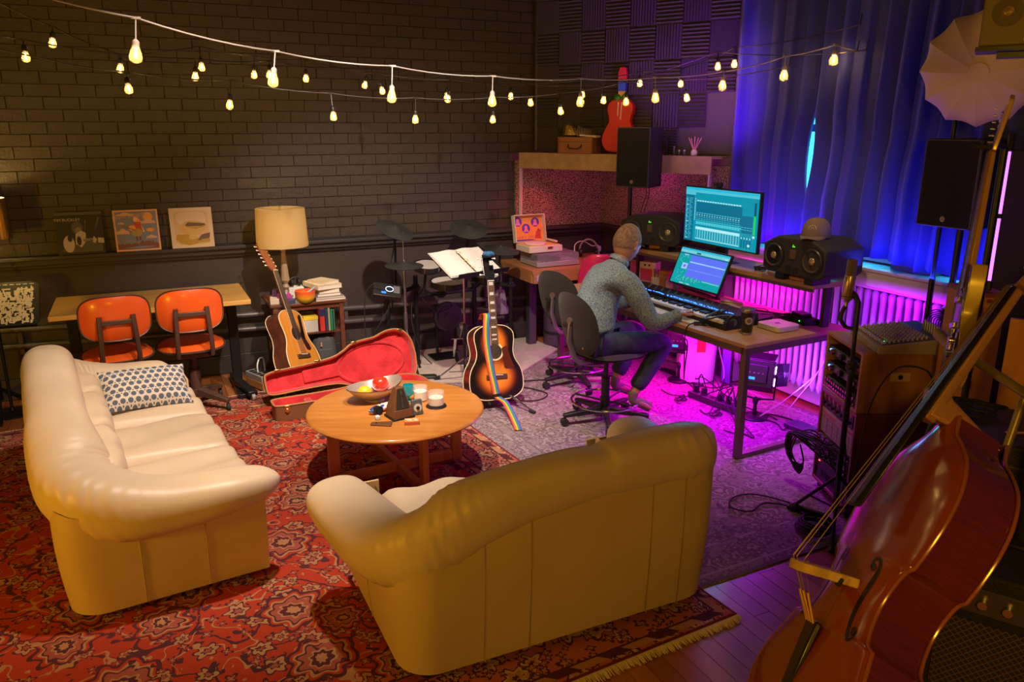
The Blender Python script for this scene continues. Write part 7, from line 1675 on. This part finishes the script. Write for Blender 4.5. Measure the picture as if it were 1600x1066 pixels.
MB().lathe([(.0, 0), (.012, 0), (.014, .010), (.022, .016), (.026, .020), (.026, .130), (.0245, .134)], n=32).build('mic_body', CH, t, smooth=50)
MB().lathe([(.0235, .134), (.024, .20), (.022, .208), (.012, .213), (0, .214)], n=32).build('grille', mat('mesh_champagne', (.34, .27, .18), .5, .6, bump=1, bs=500), t, smooth=50)
MB().lathe([(.0262, .030), (.0268, .032), (.0262, .034)], n=32, cap=False).build('ring', BLACK, t); MB().cyl((0, 0, -.02), (0, 0, .0), .009, n=14).build('connector', STEEL, t)
t = thing('stage_microphone', 'black handheld microphone lying on the rug at the front of the rack', 'microphone', (3.05, 2.745, .030), radians(-62)); MB().cyl((-.05, 0, .0), (.11, 0, -.002), .017, .011, n=16).build('handle', BLACK, t); MB().ell((-.068, 0, 0), (.028, .026, .026), 16, 10).build('mic_grille', mat('grille_grey', (.05, .05, .05), .4, .5), t)
t = thing('coiled_mic_cable', 'coil of black cable on the rug in front of the rack', 'cable', (2.94, 2.60, .012))
for k in range(6): MB().tube([((.085-.006*(k % 3))*cos(a*.3+k)+.006*k, (.085-.006*(k % 3))*sin(a*.3+k), .008+.008*k) for a in range(21)], .0045, 6, closed=True).build('coil', RUB, t)
t = thing('loose_mic_cable', 'black microphone cable looping across the purple rug from the rack', 'cable'); MB().tube(crom([(3.08, 2.66, .018), (3.05, 2.85, .018), (2.95, 3.02, .018), (2.82, 3.05, .018), (2.72, 2.97, .018), (2.78, 2.88, .018), (2.92, 2.92, .018), (3.02, 2.82, .018), (3.0, 2.70, .018)], 8), .005, 6).build('cable', RUB, t)
# ============================================================ RIGHT EDGE
t = thing('studio_umbrella', 'white translucent photo umbrella at the top right above the loudspeaker', 'umbrella', (3.73, 2.60, 2.275))
cd = (V((0, 0, 2))-V((3.73, 2.60, 2.275))).normalized(); ax = (cd + V((-.585, .81, 0))*.16 + V((0, 0, -.16))).normalized()
Mu = frame(ax, (0, 0, 1))
NR = 12; UM = mat('umbrella_cloth', (.62, .50, .46), .7)
for k in range(NR):
    a0 = 2*pi*k/NR; a1 = 2*pi*(k+1)/NR
    def fn(u, v, a0=a0, a1=a1):
        a = a0+(a1-a0)*v; s_ = 1-.07*sin(pi*v)*u**2; r = .275*sin(u*1.35)/sin(1.35)*s_; z = .11*cos(u*1.45)-.012*sin(pi*v)*u
        return (r*cos(a), r*sin(a), z)
    MB().grid(fn, 10, 7, M=Mu).build('panel', UM, t, smooth=179)
    MB().tube([Mu @ V(fn(i/9, 0)) + Mu.to_3x3() @ V((0, 0, -.002)) for i in range(10)], .0018, 5).build('rib', STEEL, t)
MB().cyl(Mu @ V((0, 0, .108)), Mu @ V((0, 0, .116)), .045, n=30).build('hub_cap', UM, t); MB().cyl(Mu @ V((0, 0, -.20)), Mu @ V((0, 0, .10)), .005).build('shaft', STEEL, t)
t = thing('umbrella_stand', 'black light stand holding the white umbrella', 'stand', (3.97, 2.88, 0)); MB().cyl((0, 0, .1), (0, 0, 2.30), .012).cyl((0, 0, .1), (0, 0, 1.2), .016).build('pole', BMET, t); MB().box((0, 0, 2.28), (.05, .05, .07)).build('head', BLACK, t, bevel=.006)
for a in (100, 225, -15): MB().cyl((0, 0, .45), (.24*cos(radians(a)), .24*sin(radians(a)), .02), .009).build('leg', BMET, t)
t = thing('hanging_speaker', 'small tan-lit box speaker hanging at the top right corner of the photo', 'speaker', (2.675, 1.80, 2.385), radians(-56))
MB().box((0, .075, 0), (.155, .15, .24)).build('cabinet', mat('speaker_tan', (.13, .10, .06), .5), t, bevel=.006)
MB().cyl((-.005, 0, -.015), (-.005, -.004, -.015), .045, n=36).build('driver', mat('driver_dark', (.05, .035, .02), .5), t); MB().lathe([(.022, 0), (.018, .006), (.012, .002), (0, .006)], tr(-.005, -.004, -.015) @ rx(pi/2), n=24).build('dust_cap', mat('cap_tan2', (.35, .25, .12), .3, .5), t); MB().box((.058, -.001, -.098), (.016, .003, .016)).build('badge', mat('orange_badge', (.85, .20, .03), .5), t)
MB().box((0, .075, -.128), (.17, .16, .014)).cyl((.05, .10, -.13), (.05, .10, 1.2), .012).box((.03, .09, -.145), (.10, .06, .018)).build('bracket', BMET, t, kind='stuff')
t = thing('pine_cabinet', 'orange pine cabinet with finger joints behind the electric guitar body', 'cabinet', (3.355, 2.125, 0), radians(-22)) 
PI_ = wood('pine_orange', (.50, .22, .05), (.42, .17, .035), .45, (8, 8, 1.5), 2.5)
MB().box((0, .125, .64), (.115, .25, 1.28)).build('cabinet_body', PI_, t, bevel=.003)
MB().box((.0, .125, 1.29), (.125, .25, .02)).build('top_board', RW2, t, bevel=.002)
for k in range(9): MB().box((-.050, -.001, 1.22-.085*k), (.016, .004, .038)).build('finger_joint', RW2, t)
for k in range(2): MB().box((-.02+.045*k, -.001, 1.265), (.024, .004, .016)).build('finger_joint', RW2, t)
t = thing('acoustic_gobo', 'tall black padded panel at the right edge behind the bass neck', 'panel', (3.86, 2.36, 0), radians(-58)); MB().box((0, .05, .95), (.24, .10, 1.90)).build('panel_body', mat('gobo_black', (.018, .014, .016), .9), t, bevel=.01); MB().box((0, .05, .01), (.24, .30, .02)).build('foot', BLACK, t)
t = thing('pine_board', 'orange wooden board standing at the very right edge', 'board', (3.09, 1.75, 0), radians(-58)); MB().box((0, .02, .64), (.22, .025, 1.28)).build('board_body', PI_, t, bevel=.003); MB().box((0, .06, .015), (.20, .12, .03)).build('foot', RW2, t)
t = thing('led_tube', 'glowing violet LED tube standing on the pine cabinet behind the electric guitar', 'lamp', M=tr(3.37, 2.17, 1.345) @ frame((.15, .10, .56))); 
MB().cyl((0, 0, 0), (0, 0, .58), .007, n=16).build('tube', BLUELED, t); MB().cyl((0, 0, -.04), (0, 0, 0), .014).cyl((0, 0, .58), (0, 0, .66), .014).cyl((0, 0, .28), (0, 0, .30), .012).build('end_cap', BLACK, t, kind='stuff')
light('tube_glow', 'POINT', (3.50, 2.30, 1.6), 1.0, (.5, .15, 1), size=.05)
# electric guitar
tg = thing('electric_guitar', 'butterscotch single-cutaway electric guitar hanging upright at the right', 'guitar', M=pose([[-0.707, 0.6515, 0.2752], [-0.6407, -0.7548, 0.1407], [0.2994, -0.0768, 0.951]], (2.4878, 1.6967, 1.3041)))
BUT = mat('butterscotch', (.52, .36, .04), .3, coat=.4)
L_ = [(0, -.175), (-.09, -.17), (-.155, -.12), (-.16, -.04), (-.12, .03), (-.108, .08), (-.125, .15), (-.13, .20), (-.10, .235), (-.05, .24), (-.034, .215), (-.030, .20)]
R2 = [(.030, .165), (.045, .150), (.075, .185), (.095, .235), (.118, .24), (.128, .20), (.118, .13), (.105, .07), (.12, .02), (.158, -.04), (.155, -.12), (.09, -.17)]
out = [(p.x, p.y) for p in crom([(a, b, 0) for a, b in L_], 4)] + [(p.x, p.y) for p in crom([(a, b, 0) for a, b in R2], 4)]
MB().prism(out, -.045, 0, rx(pi/2)).build('body', BUT, tg, bevel=.003)
MB().prism([(x*.965, z*.965) for x, z in out], 0, .0012, rx(pi/2)).build('dark_top', mat('dark_top', (.055, .030, .020), .2, coat=.5), tg, smooth=None)
MB().prism([(-.09, .20), (.028, .155), (.05, .14), (.09, .20), (.105, .12), (.09, .03), (.03, .02), (-.04, .03), (-.085, .08)], .0013, .003, rx(pi/2)).build('pickguard', mat('pickguard_grey', (.20, .17, .20), .15, coat=.5), tg, smooth=None)
for z, w_ in ((.130, .036), (.040, .042)): MB().box((0, -.008, z), (.075, .012, .020), rx(0)).build('pickup', CHROME, tg, bevel=.003)
MB().box((0, -.006, -.01), (.085, .010, .075)).build('bridge', CHROME, tg, bevel=.003); MB().box((.105, -.004, -.05), (.022, .005, .12), None).build('control_plate', CHROME, tg, bevel=.002)
for z in (-.02, -.07): MB().cyl((.105, -.005, z), (.105, -.024, z), .009, n=14).build('knob', CHROME, tg)
MP = wood('maple_neck', (.48, .28, .08), (.40, .22, .06), .3, (9, 9, 1), 3, coat=.3)
MB().add([(-.028, .004, .18), (.028, .004, .18), (.021, .002, .648), (-.021, .002, .648), (-.018, .026, .18), (.018, .026, .18), (.012, .018, .648), (-.012, .018, .648)], [(0, 1, 2, 3), (4, 7, 6, 5), (0, 4, 5, 1), (1, 5, 6, 2), (2, 6, 7, 3), (3, 7, 4, 0)]).build('neck', MP, tg, bevel=.004)
RFB = wood('rosewood_board', (.24, .10, .05), (.18, .07, .035), .4, (9, 9, 1), 3)
MB().add([(-.028, -.004, .17), (.028, -.004, .17), (.021, -.004, .648), (-.021, -.004, .648), (-.028, .004, .17), (.028, .004, .17), (.021, .002, .648), (-.021, .002, .648)], [(0, 1, 2, 3), (4, 7, 6, 5), (0, 4, 5, 1), (1, 5, 6, 2), (2, 6, 7, 3), (3, 7, 4, 0)]).build('fretboard', RFB, tg, smooth=None)
for k in range(1, 22): z = .648*2**(-k/12); MB().box((0, -.0045, z), (.044+.012*(1-z/.648), .0018, .0022)).build('fret', CHROME, tg)
MB().prism([(-.022, 0), (.022, 0), (.030, .03), (.040, .13), (.045, .17), (.022, .195), (.0, .18), (-.020, .165), (-.026, .05)], -.014, 0, tr(0, .002, .65) @ rx(radians(83))).build('headstock', MP, tg, bevel=.003)
for k in range(6):
    MB().cyl((-.012+.004*k, .006-.002*k, .685+.022*k), (-.012+.004*k, -.012, .685+.022*k), .004, n=8).build('tuner_post', CHROME, tg); MB().cyl((-.02, .020, .685+.022*k), (-.052, .020, .690+.022*k), .005, n=8).ell((-.056, .020, .690+.022*k), (.008, .005, .009), 10, 6).build('tuning_key', GOLD, tg)
s_ = MB()
for k in range(6): s_.cyl((-.024+.0096*k, -.013, .0), (-.017+.0068*k, -.008, .648), .0007, n=5, cap=False)
s_.build('strings', STR, tg, kind='stuff')
t = thing('guitar_hanger', 'black stand with a yoke holding the electric guitar by its headstock', 'stand', (3.0, 1.956, 0)); MB().cyl((0, 0, .02), (0, 0, 1.93), .014).build('pole', BMET, t); MB().tube([(0, 0, 1.93), (-.16, -.06, 1.94), (-.30, -.13, 1.935)], .010).build('arm', BMET, t); MB().tube([(-.37, -.13, 1.94), (-.33, -.17, 1.935), (-.29, -.13, 1.935), (-.32, -.09, 1.94)], .008).build('yoke', RUB, t); MB().lathe([(.11, 0), (.11, .015), (.02, .03), (0, .03)], n=28).build('base', BMET, t)
t = thing('black_flight_case', 'black equipment case with a brass latch behind the double bass', 'case', (2.82, 1.70, .0), radians(-60)); MB().box((0, 0, .465), (.42, .45, .93)).build('case_body', mat('case_black', (.020, .018, .014), .6, bump=.3, bs=120), t, bevel=.012); MB().box((0, 0, .85), (.425, .455, .012)).build('lid_line', mat('edge_grey', (.08, .075, .065), .4, .5), t, bevel=.002); MB().box((.02, -.10, .932), (.07, .02, .006), rz(.5)).build('latch', GOLD, t, bevel=.002)
for x in (-.15, .15): MB().box((x, -.23, .77), (.05, .01, .06)).build('clasp', STEEL, t, bevel=.003)
t = thing('cable_heap', 'small heap of dark cables on top of the black equipment case', 'cable', (2.85, 1.80, .935))
for k in range(6): MB().tube([((.09-.01*k)*cos(a*.5+k), (.05+.008*k)*sin(a*.5+k*2), .008+.007*k) for a in range(13)], .004, 6, closed=True).build('cable', RUB, t)
t = thing('preamp_box', 'small pale preamp box with knobs and a cable behind the bass strings', 'device', (2.68, 1.865, .932), radians(-40)); MB().box((0, 0, .05), (.055, .10, .09)).build('box_body', mat('box_pale', (.34, .30, .27), .4), t, bevel=.004)
for k in range(3): MB().cyl((-.015+.015*k, -.0, .095), (-.015+.015*k, 0, .108), .006, n=10).build('knob', BLACK, t)
MB().tube(crom([(0, 0, .1), (-.03, .06, .16), (-.12, .16, .12), (-.18, .24, -.1), (-.2, .26, -.5)], 8), .004, 6).build('cable', RUB, t)
YT = mat('olive_tube', (.30, .25, .08), .35, .4)
t = thing('tubular_stand', 'olive-lit tubular stand with a clamp crossing behind the bass neck', 'stand'); 
MB().cyl((2.60, 1.78, 1.245), (2.44, 1.30, 1.165), .015).build('boom_tube', YT, t); MB().cyl((2.64, 1.86, 1.262), (2.56, 1.70, 1.232), .022).build('clamp', mat('clamp_tan', (.30, .24, .15), .5), t, bevel=.004)
MB().cyl((2.72, 1.55, 1.17), (2.50, 1.51, .64), .014).cyl((2.50, 1.51, .64), (2.50, 1.51, .02), .014).build('leg', YT, t); MB().cyl((2.44, 1.30, 1.165), (2.56, 1.34, .02), .014).build('leg', YT, t); MB().cyl((2.50, 1.51, .66), (2.51, 1.33, .66), .014).build('crossbar', YT, t)
t = thing('bass_amplifier', 'black combo amplifier with a woven grille at the bottom right corner', 'amplifier', (2.24, 1.14, 0), radians(-62)) 
MB().box((0, .14, .36), (.55, .30, .70)).build('cabinet', mat('amp_tolex', (.016, .014, .013), .7, bump=.4, bs=150), t, bevel=.01)
m, nt, b = new_mat('amp_grille', .8); tc = coords(nt); sx = nt.nodes.new('ShaderNodeSeparateXYZ'); nt.links.new(tc, sx.inputs[0]); X = E(nt, sx.outputs[0]); Z = E(nt, sx.outputs[2]); f = ((X*1.0+Z).mod(.022).lt(.004)).max((X*1.0-Z).mod(.022).lt(.004)); nt.links.new(mixc(nt, f, (.02, .016, .014), (.12, .085, .06)), b.inputs['Base Color'])
MB().box((0, -.012, .30), (.49, .008, .50)).build('grille', m, t); MB().box((0, -.010, .62), (.49, .010, .085)).build('control_panel', mat('amp_panel', (.12, .11, .11), .35, .6), t, bevel=.003)
for k in range(7): MB().cyl((-.20+.065*k, -.015, .62), (-.20+.065*k, -.035, .62), .013, n=16).build('knob', CHROME, t)
MB().tube([(-.12, .14, .72), (-.10, .14, .755), (.10, .14, .755), (.12, .14, .72)], .010).build('handle', BLACK, t)
# ============================================================ DOUBLE BASS
Bm = Matrix(((-.3872, .6742, .629, 1.7838), (-.8427, -.5356, .0553, 1.4085), (.3741, -.5086, .7754, .6724), (0, 0, 0, 1)))
# columns: x right across the top, y depth, z up along the neck
MBASE = (3.5,)
m, nt, b = new_mat('bass_varnish', .16); b.inputs['Coat Weight'].default_value = .5; b.inputs['Coat Roughness'].default_value = .1
n1 = noise_tex(nt, coords(nt, (22, 22, 1.2)), 3, 4); n2 = noise_tex(nt, coords(nt), 3, 2)
c_ = mixc(nt, n1.outputs[0], (.30, .050, .010), (.20, .028, .007)); c_ = mixc(nt, E(nt, n2.outputs[0])*.5, c_, (.36, .075, .012)); nt.links.new(c_, b.inputs['Base Color']); VARN = m
m, nt, b = new_mat('bass_rib_varnish', .14); b.inputs['Coat Weight'].default_value = .7; b.inputs['Coat Roughness'].default_value = .08
n1 = noise_tex(nt, coords(nt, (2, 2, 34)), 3, 5, 1.5); c_ = mixc(nt, n1.outputs[0], (.22, .028, .008), (.075, .012, .006)); nt.links.new(c_, b.inputs['Base Color']); RIBV = m
t = thing('double_bass', 'glossy red-brown double bass leaning in the right foreground', 'double bass', M=Bm)
s1 = crom([(0, -.49, 0), (.12, -.487, 0), (.25, -.455, 0), (.322, -.37, 0), (.325, -.27, 0), (.285, -.18, 0), (.262, -.125, 0)], 7)
s2 = crom([(.262, -.125, 0), (.215, -.105, 0), (.188, -.04, 0), (.185, .03, 0), (.205, .10, 0), (.236, .125, 0)], 6)[1:]
s3 = crom([(.236, .125, 0), (.252, .19, 0), (.262, .28, 0), (.250, .37, 0), (.205, .455, 0), (.135, .515, 0), (.075, .555, 0), (.045, .605, 0), (.04, .615, 0)], 6)[1:]
hb = [(p.x, p.y) for p in s1+s2+s3]
BO = hb + [(0, .615)] + [(-x, z) for x, z in reversed(hb[1:])]
nB = len(BO); Dp = .17
def hwid(z):
    best = .05
    for (x0, z0), (x1, z1) in zip(hb, hb[1:]):
        if min(z0, z1) <= z <= max(z0, z1) and z1 != z0: best = max(best if best > .05 else 0, x0+(x1-x0)*(z-z0)/(z1-z0)); 
    return max(best, .04)
def arch(x, z): 
    w_ = hwid(z); return .030*max(0, 1-(x/w_)**2)**.8*min(1, max(0, (z+.49)/.12))**.5*min(1, max(0, (.615-z)/.15))**.5
# ribs
def rib(u, v):
    i = int(round(u*nB)) % nB; x, z = BO[i]; return (x*.985, .004+(Dp-.012)*v-(.03*max(0, (z-.42)/.2)*v if z > .42 else 0), z if z < .6 else .612)
MB().grid(lambda u, v: rib(u, v), nB+1, 3).build('ribs', RIBV, t, smooth=40)
def plate(name, y0, sg, m):
    # concentric rings with arching
    K = 9; mb = MB(); vs = []
    for k in range(K):
        f_ = 1-(k/K)**1.15*.995 if k else 1
        for x, z in BO:
            zc = .0 if abs(z) < .2 else z*.0; cz = max(-.25, min(.35, z))
            xx = x*f_; zz = z+(cz*.9-z)*(1-f_)*.9; a = arch(xx, zz) if k else 0
            vs.append((xx, y0+sg*a, zz))
    fs = [(k*nB+i, k*nB+(i+1) % nB, (k+1)*nB+(i+1) % nB, (k+1)*nB+i) for k in range(K-1) for i in range(nB)]
    mb.add(vs, fs); 
    c0 = len(vs); mb.add([], [])
    mb.f.append(tuple((K-1)*nB+i for i in range(nB))); mb.mi.append(0)
    o = mb.build(name, m, t, smooth=60); md = o.modifiers.new('t', 'SOLIDIFY'); md.thickness = .006; md.offset = 0; return o
plate('top_plate', 0, -1, VARN)
back = [(x, z if z < .6 else .60) for x, z in BO]
plate('back_plate', Dp-.008, 1, RIBV)
for y in (0.0, Dp-.008): MB().tube([(x*1.005, y, z) for x, z in BO], .0055, 8, closed=True).build('plate_edge', mat('edge_wear', (.34, .10, .025), .2, coat=.6), t)
EB = mat('ebony', (.012, .010, .009), .28, coat=.2)
for s_x in (-1, 1):
    f_ = crom([(.098, .085, 0), (.085, .098, 0), (.092, .112, 0), (.112, .112, 0), (.124, .085, 0), (.122, .045, 0), (.118, .0, 0), (.122, -.055, 0), (.140, -.105, 0), (.165, -.130, 0), (.174, -.112, 0), (.158, -.100, 0)], 6)
    n = len(f_); q = MB()
    rad = [.0045+.0045*math.exp(-((i/n-.5)/.22)**2) + (.005 if i < 5 or i > n-6 else 0) for i in range(n)]
    pts = [(0, 0, 0)]*0
    for i in range(n-1):
        a = f_[i]; b_ = f_[i+1]; tn = (b_-a).normalized(); nn = V((-tn.y, tn.x, 0)); r0, r1 = rad[i], rad[i+1]
        c4 = [a+nn*r0, a-nn*r0, b_-nn*r1, b_+nn*r1]
        q.add([(s_x*c.x, -arch(c.x, c.y)-.0045, c.y) for c in c4], [(0, 1, 2, 3)])
    for c, r in ((f_[0], .011), (f_[-1], .013)): q.add([(s_x*(c.x+r*cos(2*pi*k/14)), -arch(c.x, c.y)-.0048, c.y+r*sin(2*pi*k/14)) for k in range(14)], [tuple(range(14))])
    q.build('f_hole', EB, t, smooth=None)
# bridge
BRG = wood('bridge_maple', (.66, .44, .17), (.56, .34, .11), .5, (8, 8, 8), 3)
hbz = [(.012, .052), (.030, .040), (.045, .012), (.050, 0), (.080, 0), (.078, .016), (.066, .032), (.070, .050), (.060, .066), (.052, .085), (.058, .105), (.062, .125), (.052, .155), (.030, .166), (0, .171)]
bp_ = hbz + [(-x, w_) for x, w_ in reversed(hbz[:-1])]
MB().prism(bp_, -.014, .014, tr(0, -.110, 0) @ rx(radians(17)) @ tr(0, .085, 0) @ Matrix(((1, 0, 0, 0), (0, -1, 0, 0), (0, 0, 1, 0), (0, 0, 0, 1)))).build('bridge', BRG, t, bevel=.003)
for s_x in (-1, 1): MB().box((s_x*.064, -.026-.048, 0), (.024, .010, .026)).build('bridge_adjuster', RUB, t, bevel=.003); MB().cyl((s_x*.030, -.026-.115, -.0095), (s_x*.030, -.026-.115, .0095), .009, n=16).build('bridge_eye', mat('eye_dark', (.25, .14, .05), .7), t)
# neck, fingerboard, tailpiece, strings
def slab(z0, y0, w0, t0, z1, y1, w1, t1):
    return MB().add([(-w0, y0, z0), (w0, y0, z0), (w1, y1, z1), (-w1, y1, z1), (-w0*.7, y0-t0, z0), (w0*.7, y0-t0, z0), (w1*.7, y1-t1, z1), (-w1*.7, y1-t1, z1)], [(0, 3, 2, 1), (4, 5, 6, 7), (0, 1, 5, 4), (1, 2, 6, 5), (2, 3, 7, 6), (3, 0, 4, 7)])
slab(.22, -.118, .043, .020, 1.07, -.035, .022, .012).build('fingerboard', EB, t, bevel=.006)
NKB = wood('bass_neck', (.42, .22, .06), (.34, .16, .04), .35, (9, 9, 1), 3, coat=.3)
MB().add([(-.030, -.084, .56), (.030, -.084, .56), (.021, -.034, 1.07), (-.021, -.034, 1.07), (-.022, -.045, .56), (.022, -.045, .56), (.015, -.006, 1.07), (-.015, -.006, 1.07)], [(0, 1, 2, 3), (4, 7, 6, 5), (0, 4, 5, 1), (1, 5, 6, 2), (2, 6, 7, 3), (3, 7, 4, 0)]).build('neck', NKB, t, bevel=.008, bseg=3)
MB().add([(-.030, -.080, .57), (.030, -.080, .57), (.034, .15, .60), (-.034, .15, .60), (-.024, -.068, .72), (.024, -.068, .72), (.020, -.035, .66), (-.020, -.035, .66)], [(0, 1, 2, 3), (4, 7, 6, 5), (0, 4, 5, 1), (1, 5, 6, 2), (2, 6, 7, 3), (3, 7, 4, 0)]).build('neck_heel', NKB, t, bevel=.01)
MB().tube([(0, -.01, 1.08), (0, .01, 1.18), (0, .03, 1.27), (0, .02, 1.32), (0, -.015, 1.33), (0, -.02, 1.30)], [.026, .024, .022, .028, .028, .018], 12).build('scroll', NKB, t)
for k, z in enumerate((1.12, 1.15, 1.19, 1.22)): s_x = 1 if k % 2 else -1; MB().cyl((0, .01, z), (s_x*.07, .01, z), .006).ell((s_x*.075, .01, z), (.008, .016, .010), 10, 6).build('tuning_key', GOLD, t)
MB().add([(-.036, -.062, -.13), (.036, -.062, -.13), (.020, -.020, -.47), (-.020, -.020, -.47), (-.036, -.040, -.13), (.036, -.040, -.13), (.020, -.004, -.47), (-.020, -.004, -.47)], [(0, 1, 2, 3), (4, 7, 6, 5), (0, 4, 5, 1), (1, 5, 6, 2), (2, 6, 7, 3), (3, 7, 4, 0)]).build('tailpiece', EB, t, bevel=.006)
SB = mat('bass_string', (.50, .34, .13), .35, .8)
for k in range(4):
    u = (k-1.5)/1.5; xb = .042*u; hb_ = -.026-.171+.014*abs(u)**2
    o = MB().cyl((xb, hb_, 0), (.016*u, -.052, 1.07), .0019-.0002*k, n=8).cyl((xb, hb_, 0), (.024*u, -.060, -.14), .0019-.0002*k, n=8).build('string', SB, t)
    MB().cyl((.5*xb+.012*u, (hb_-.062)/2, -.075), (.024*u, -.062, -.14), .0030, n=8).build('string_winding', mat('winding_gold', (.75, .42, .06), .5), t)
MB().cyl((0, .09, -.49), (0, .09, -.80), .006).cyl((0, .09, -.49), (0, .09, -.52), .016).build('endpin', STEEL, t)
# ============================================================ STRING LIGHTS
STRS = dict(
A = ([(0.084, 3.942, 2.456, 0.067, 3.905, 2.307), (0.718, 4.305, 2.375, 0.693, 4.275, 2.237), (1.402, 4.544, 2.341, 1.38, 4.504, 2.176), (2.128, 4.765, 2.317, 2.107, 4.731, 2.168), (2.845, 4.887, 2.326, 2.823, 4.852, 2.178), (3.367, 4.758, 2.34, 3.351, 4.725, 2.207), (3.699, 4.437, 2.369, 3.68, 4.419, 2.281), (3.898, 4.079, 2.447, 3.873, 4.056, 2.331), (4.03, 3.796, 2.499, 4.0, 3.776, 2.41)], [(-0.491, 3.731, 2.562), (4.05, 3.649, 2.451)]),
B = ([(-0.333, 5.61, 2.575, -0.343, 5.589, 2.487), (0.01, 5.752, 2.442, 0.001, 5.732, 2.364), (0.491, 5.893, 2.526, 0.491, 5.853, 2.395), (0.861, 6.049, 2.487, 0.847, 6.019, 2.365), (1.227, 6.102, 2.478, 1.217, 6.069, 2.352), (1.684, 6.095, 2.411, 1.656, 6.08, 2.317), (2.302, 6.026, 2.396, 2.28, 5.99, 2.241), (2.792, 5.892, 2.343, 2.776, 5.87, 2.245), (3.3, 5.659, 2.368, 3.292, 5.63, 2.26), (3.70, 5.44, 2.427, 3.69, 5.419, 2.343), (3.85, 5.10, 2.434, 3.83, 5.08, 2.328), (3.97, 4.65, 2.554, 3.95, 4.63, 2.443)], [(-0.571, 5.525, 2.678), (4.05, 3.65, 2.60)]),
C = ([(-0.466, 5.297, 2.469, -0.463, 5.269, 2.381), (0.441, 5.657, 2.427, 0.428, 5.631, 2.32), (0.938, 5.887, 2.448, 0.928, 5.864, 2.359), (1.693, 5.853, 2.383, 1.709, 5.81, 2.266), (2.215, 5.708, 2.344, 2.174, 5.687, 2.211), (2.774, 5.549, 2.317, 2.772, 5.511, 2.187), (3.294, 5.302, 2.317, 3.272, 5.279, 2.205), (3.93, 4.79, 2.532, 3.91, 4.76, 2.433)], [(-0.709, 5.08, 2.506), (4.05, 3.58, 2.45)]),
D = ([(0.024, 5.013, 2.299, 0.029, 4.984, 2.211), (0.594, 5.194, 2.275, 0.571, 5.164, 2.138), (1.2, 5.232, 2.214, 1.199, 5.191, 2.075), (1.787, 5.293, 2.197, 1.771, 5.259, 2.059), (2.399, 5.351, 2.213, 2.373, 5.318, 2.062), (2.825, 5.157, 2.239, 2.819, 5.124, 2.12), (3.324, 5.061, 2.325, 3.308, 5.027, 2.189), (3.644, 4.796, 2.332, 3.647, 4.759, 2.213)], [(-0.372, 4.872, 2.348), (4.05, 4.2, 2.40)]))
LAB = dict(A='string of warm filament bulbs on the pale near cable with the largest bulbs', B='string of warm filament bulbs on the cable furthest back by the brick wall', C='string of warm filament bulbs on the middle dark cable', D='string of warm filament bulbs on the cable that hangs lowest')
FIL = mat('filament', (1, .6, .2), em=(1, .60, .20), es=38)
BG = mat('amber_glass', (1, .78, .42), .03, alpha=.16, em=(1, .48, .10), es=.22)
SOC = dict(A=mat('socket_grey', (.38, .34, .30), .4), B=BLACK, C=BLACK, D=BLACK)
CAB = dict(A=mat('cable_grey', (.30, .28, .26), .35), B=mat('cable_dark', (.03, .025, .02), .35), C=MATS.get('cable_dark') or BLACK, D=mat('cable_mid', (.09, .08, .07), .3))
bulb_me = MB().lathe([(.0, -.032), (.010, -.031), (.020, -.024), (.0225, -.014), (.020, .0), (.0145, .018), (.012, .030)], n=16).mesh('glass_bulb', BG, 179)
fil_me = MB().cyl((-.004, 0, -.018), (-.002, 0, .018), .0014, n=6).cyl((.004, 0, -.018), (.002, 0, .018), .0014, n=6).cyl((0, -.004, -.018), (0, -.002, .018), .0014, n=6).mesh('filament', FIL, None)
for kx, (pts, ends) in STRS.items():
    t = thing('string_lights', LAB[kx], 'string lights', group='festoon strings across the room')
    e0, e1 = ends; far0 = (e0[0]-1.2, e0[1]-.45, min(3.3, e0[2]+.30)); P = []
    allp = [far0, e0]+[p[:3] for p in pts]+[e1]
    for i in range(len(allp)-1):
        a, b_ = V(allp[i]), V(allp[i+1]); L = (b_-a).length
        for k in range(6): u = k/6; q = a.lerp(b_, u); q.z -= .045*L*4*u*(1-u)*.5; P.append(q)
    P.append(V(allp[-1])); MB().tube(P, .0042 if kx == 'A' else .0034, 6).build('cable', CAB[kx], t, smooth=60)
    MB().tube([V(e1), V(e1)+V((.0, -.01, .06))], .004).build('end_hook', BMET, t)
    for p in pts:
        T = V(p[:3]); B_ = V((p[3], p[4], p[5])); ax = (T-B_).normalized()
        Mt = tr(B_) @ frame(ax)
        L = (T-B_).length
        mb = MB().lathe([(.0125, .024), (.015, .028), (.015, .052), (.008, .060), (.0045, .063)], n=14)
        mb.v = [tuple(Mt @ V(q)) for q in mb.v]; mb.cyl(Mt @ V((0, 0, .060)), T, .0032, n=6).box((0, 0, 0), (.04, .012, .010), tr(T))
        s_ = mb.build('socket', SOC[kx], t)
        sc_ = Matrix.Scale(1.22 if kx == 'A' else 1.0, 4); o = piece('bulb', bulb_me, s_, (0, 0, 0)); o.matrix_local = Mt @ sc_
        o = piece('filament', fil_me, s_, (0, 0, 0)); o.matrix_local = Mt
        light('bulb_light', 'POINT', tuple(B_), .8, (1, .58, .18), size=.012, parent=t)
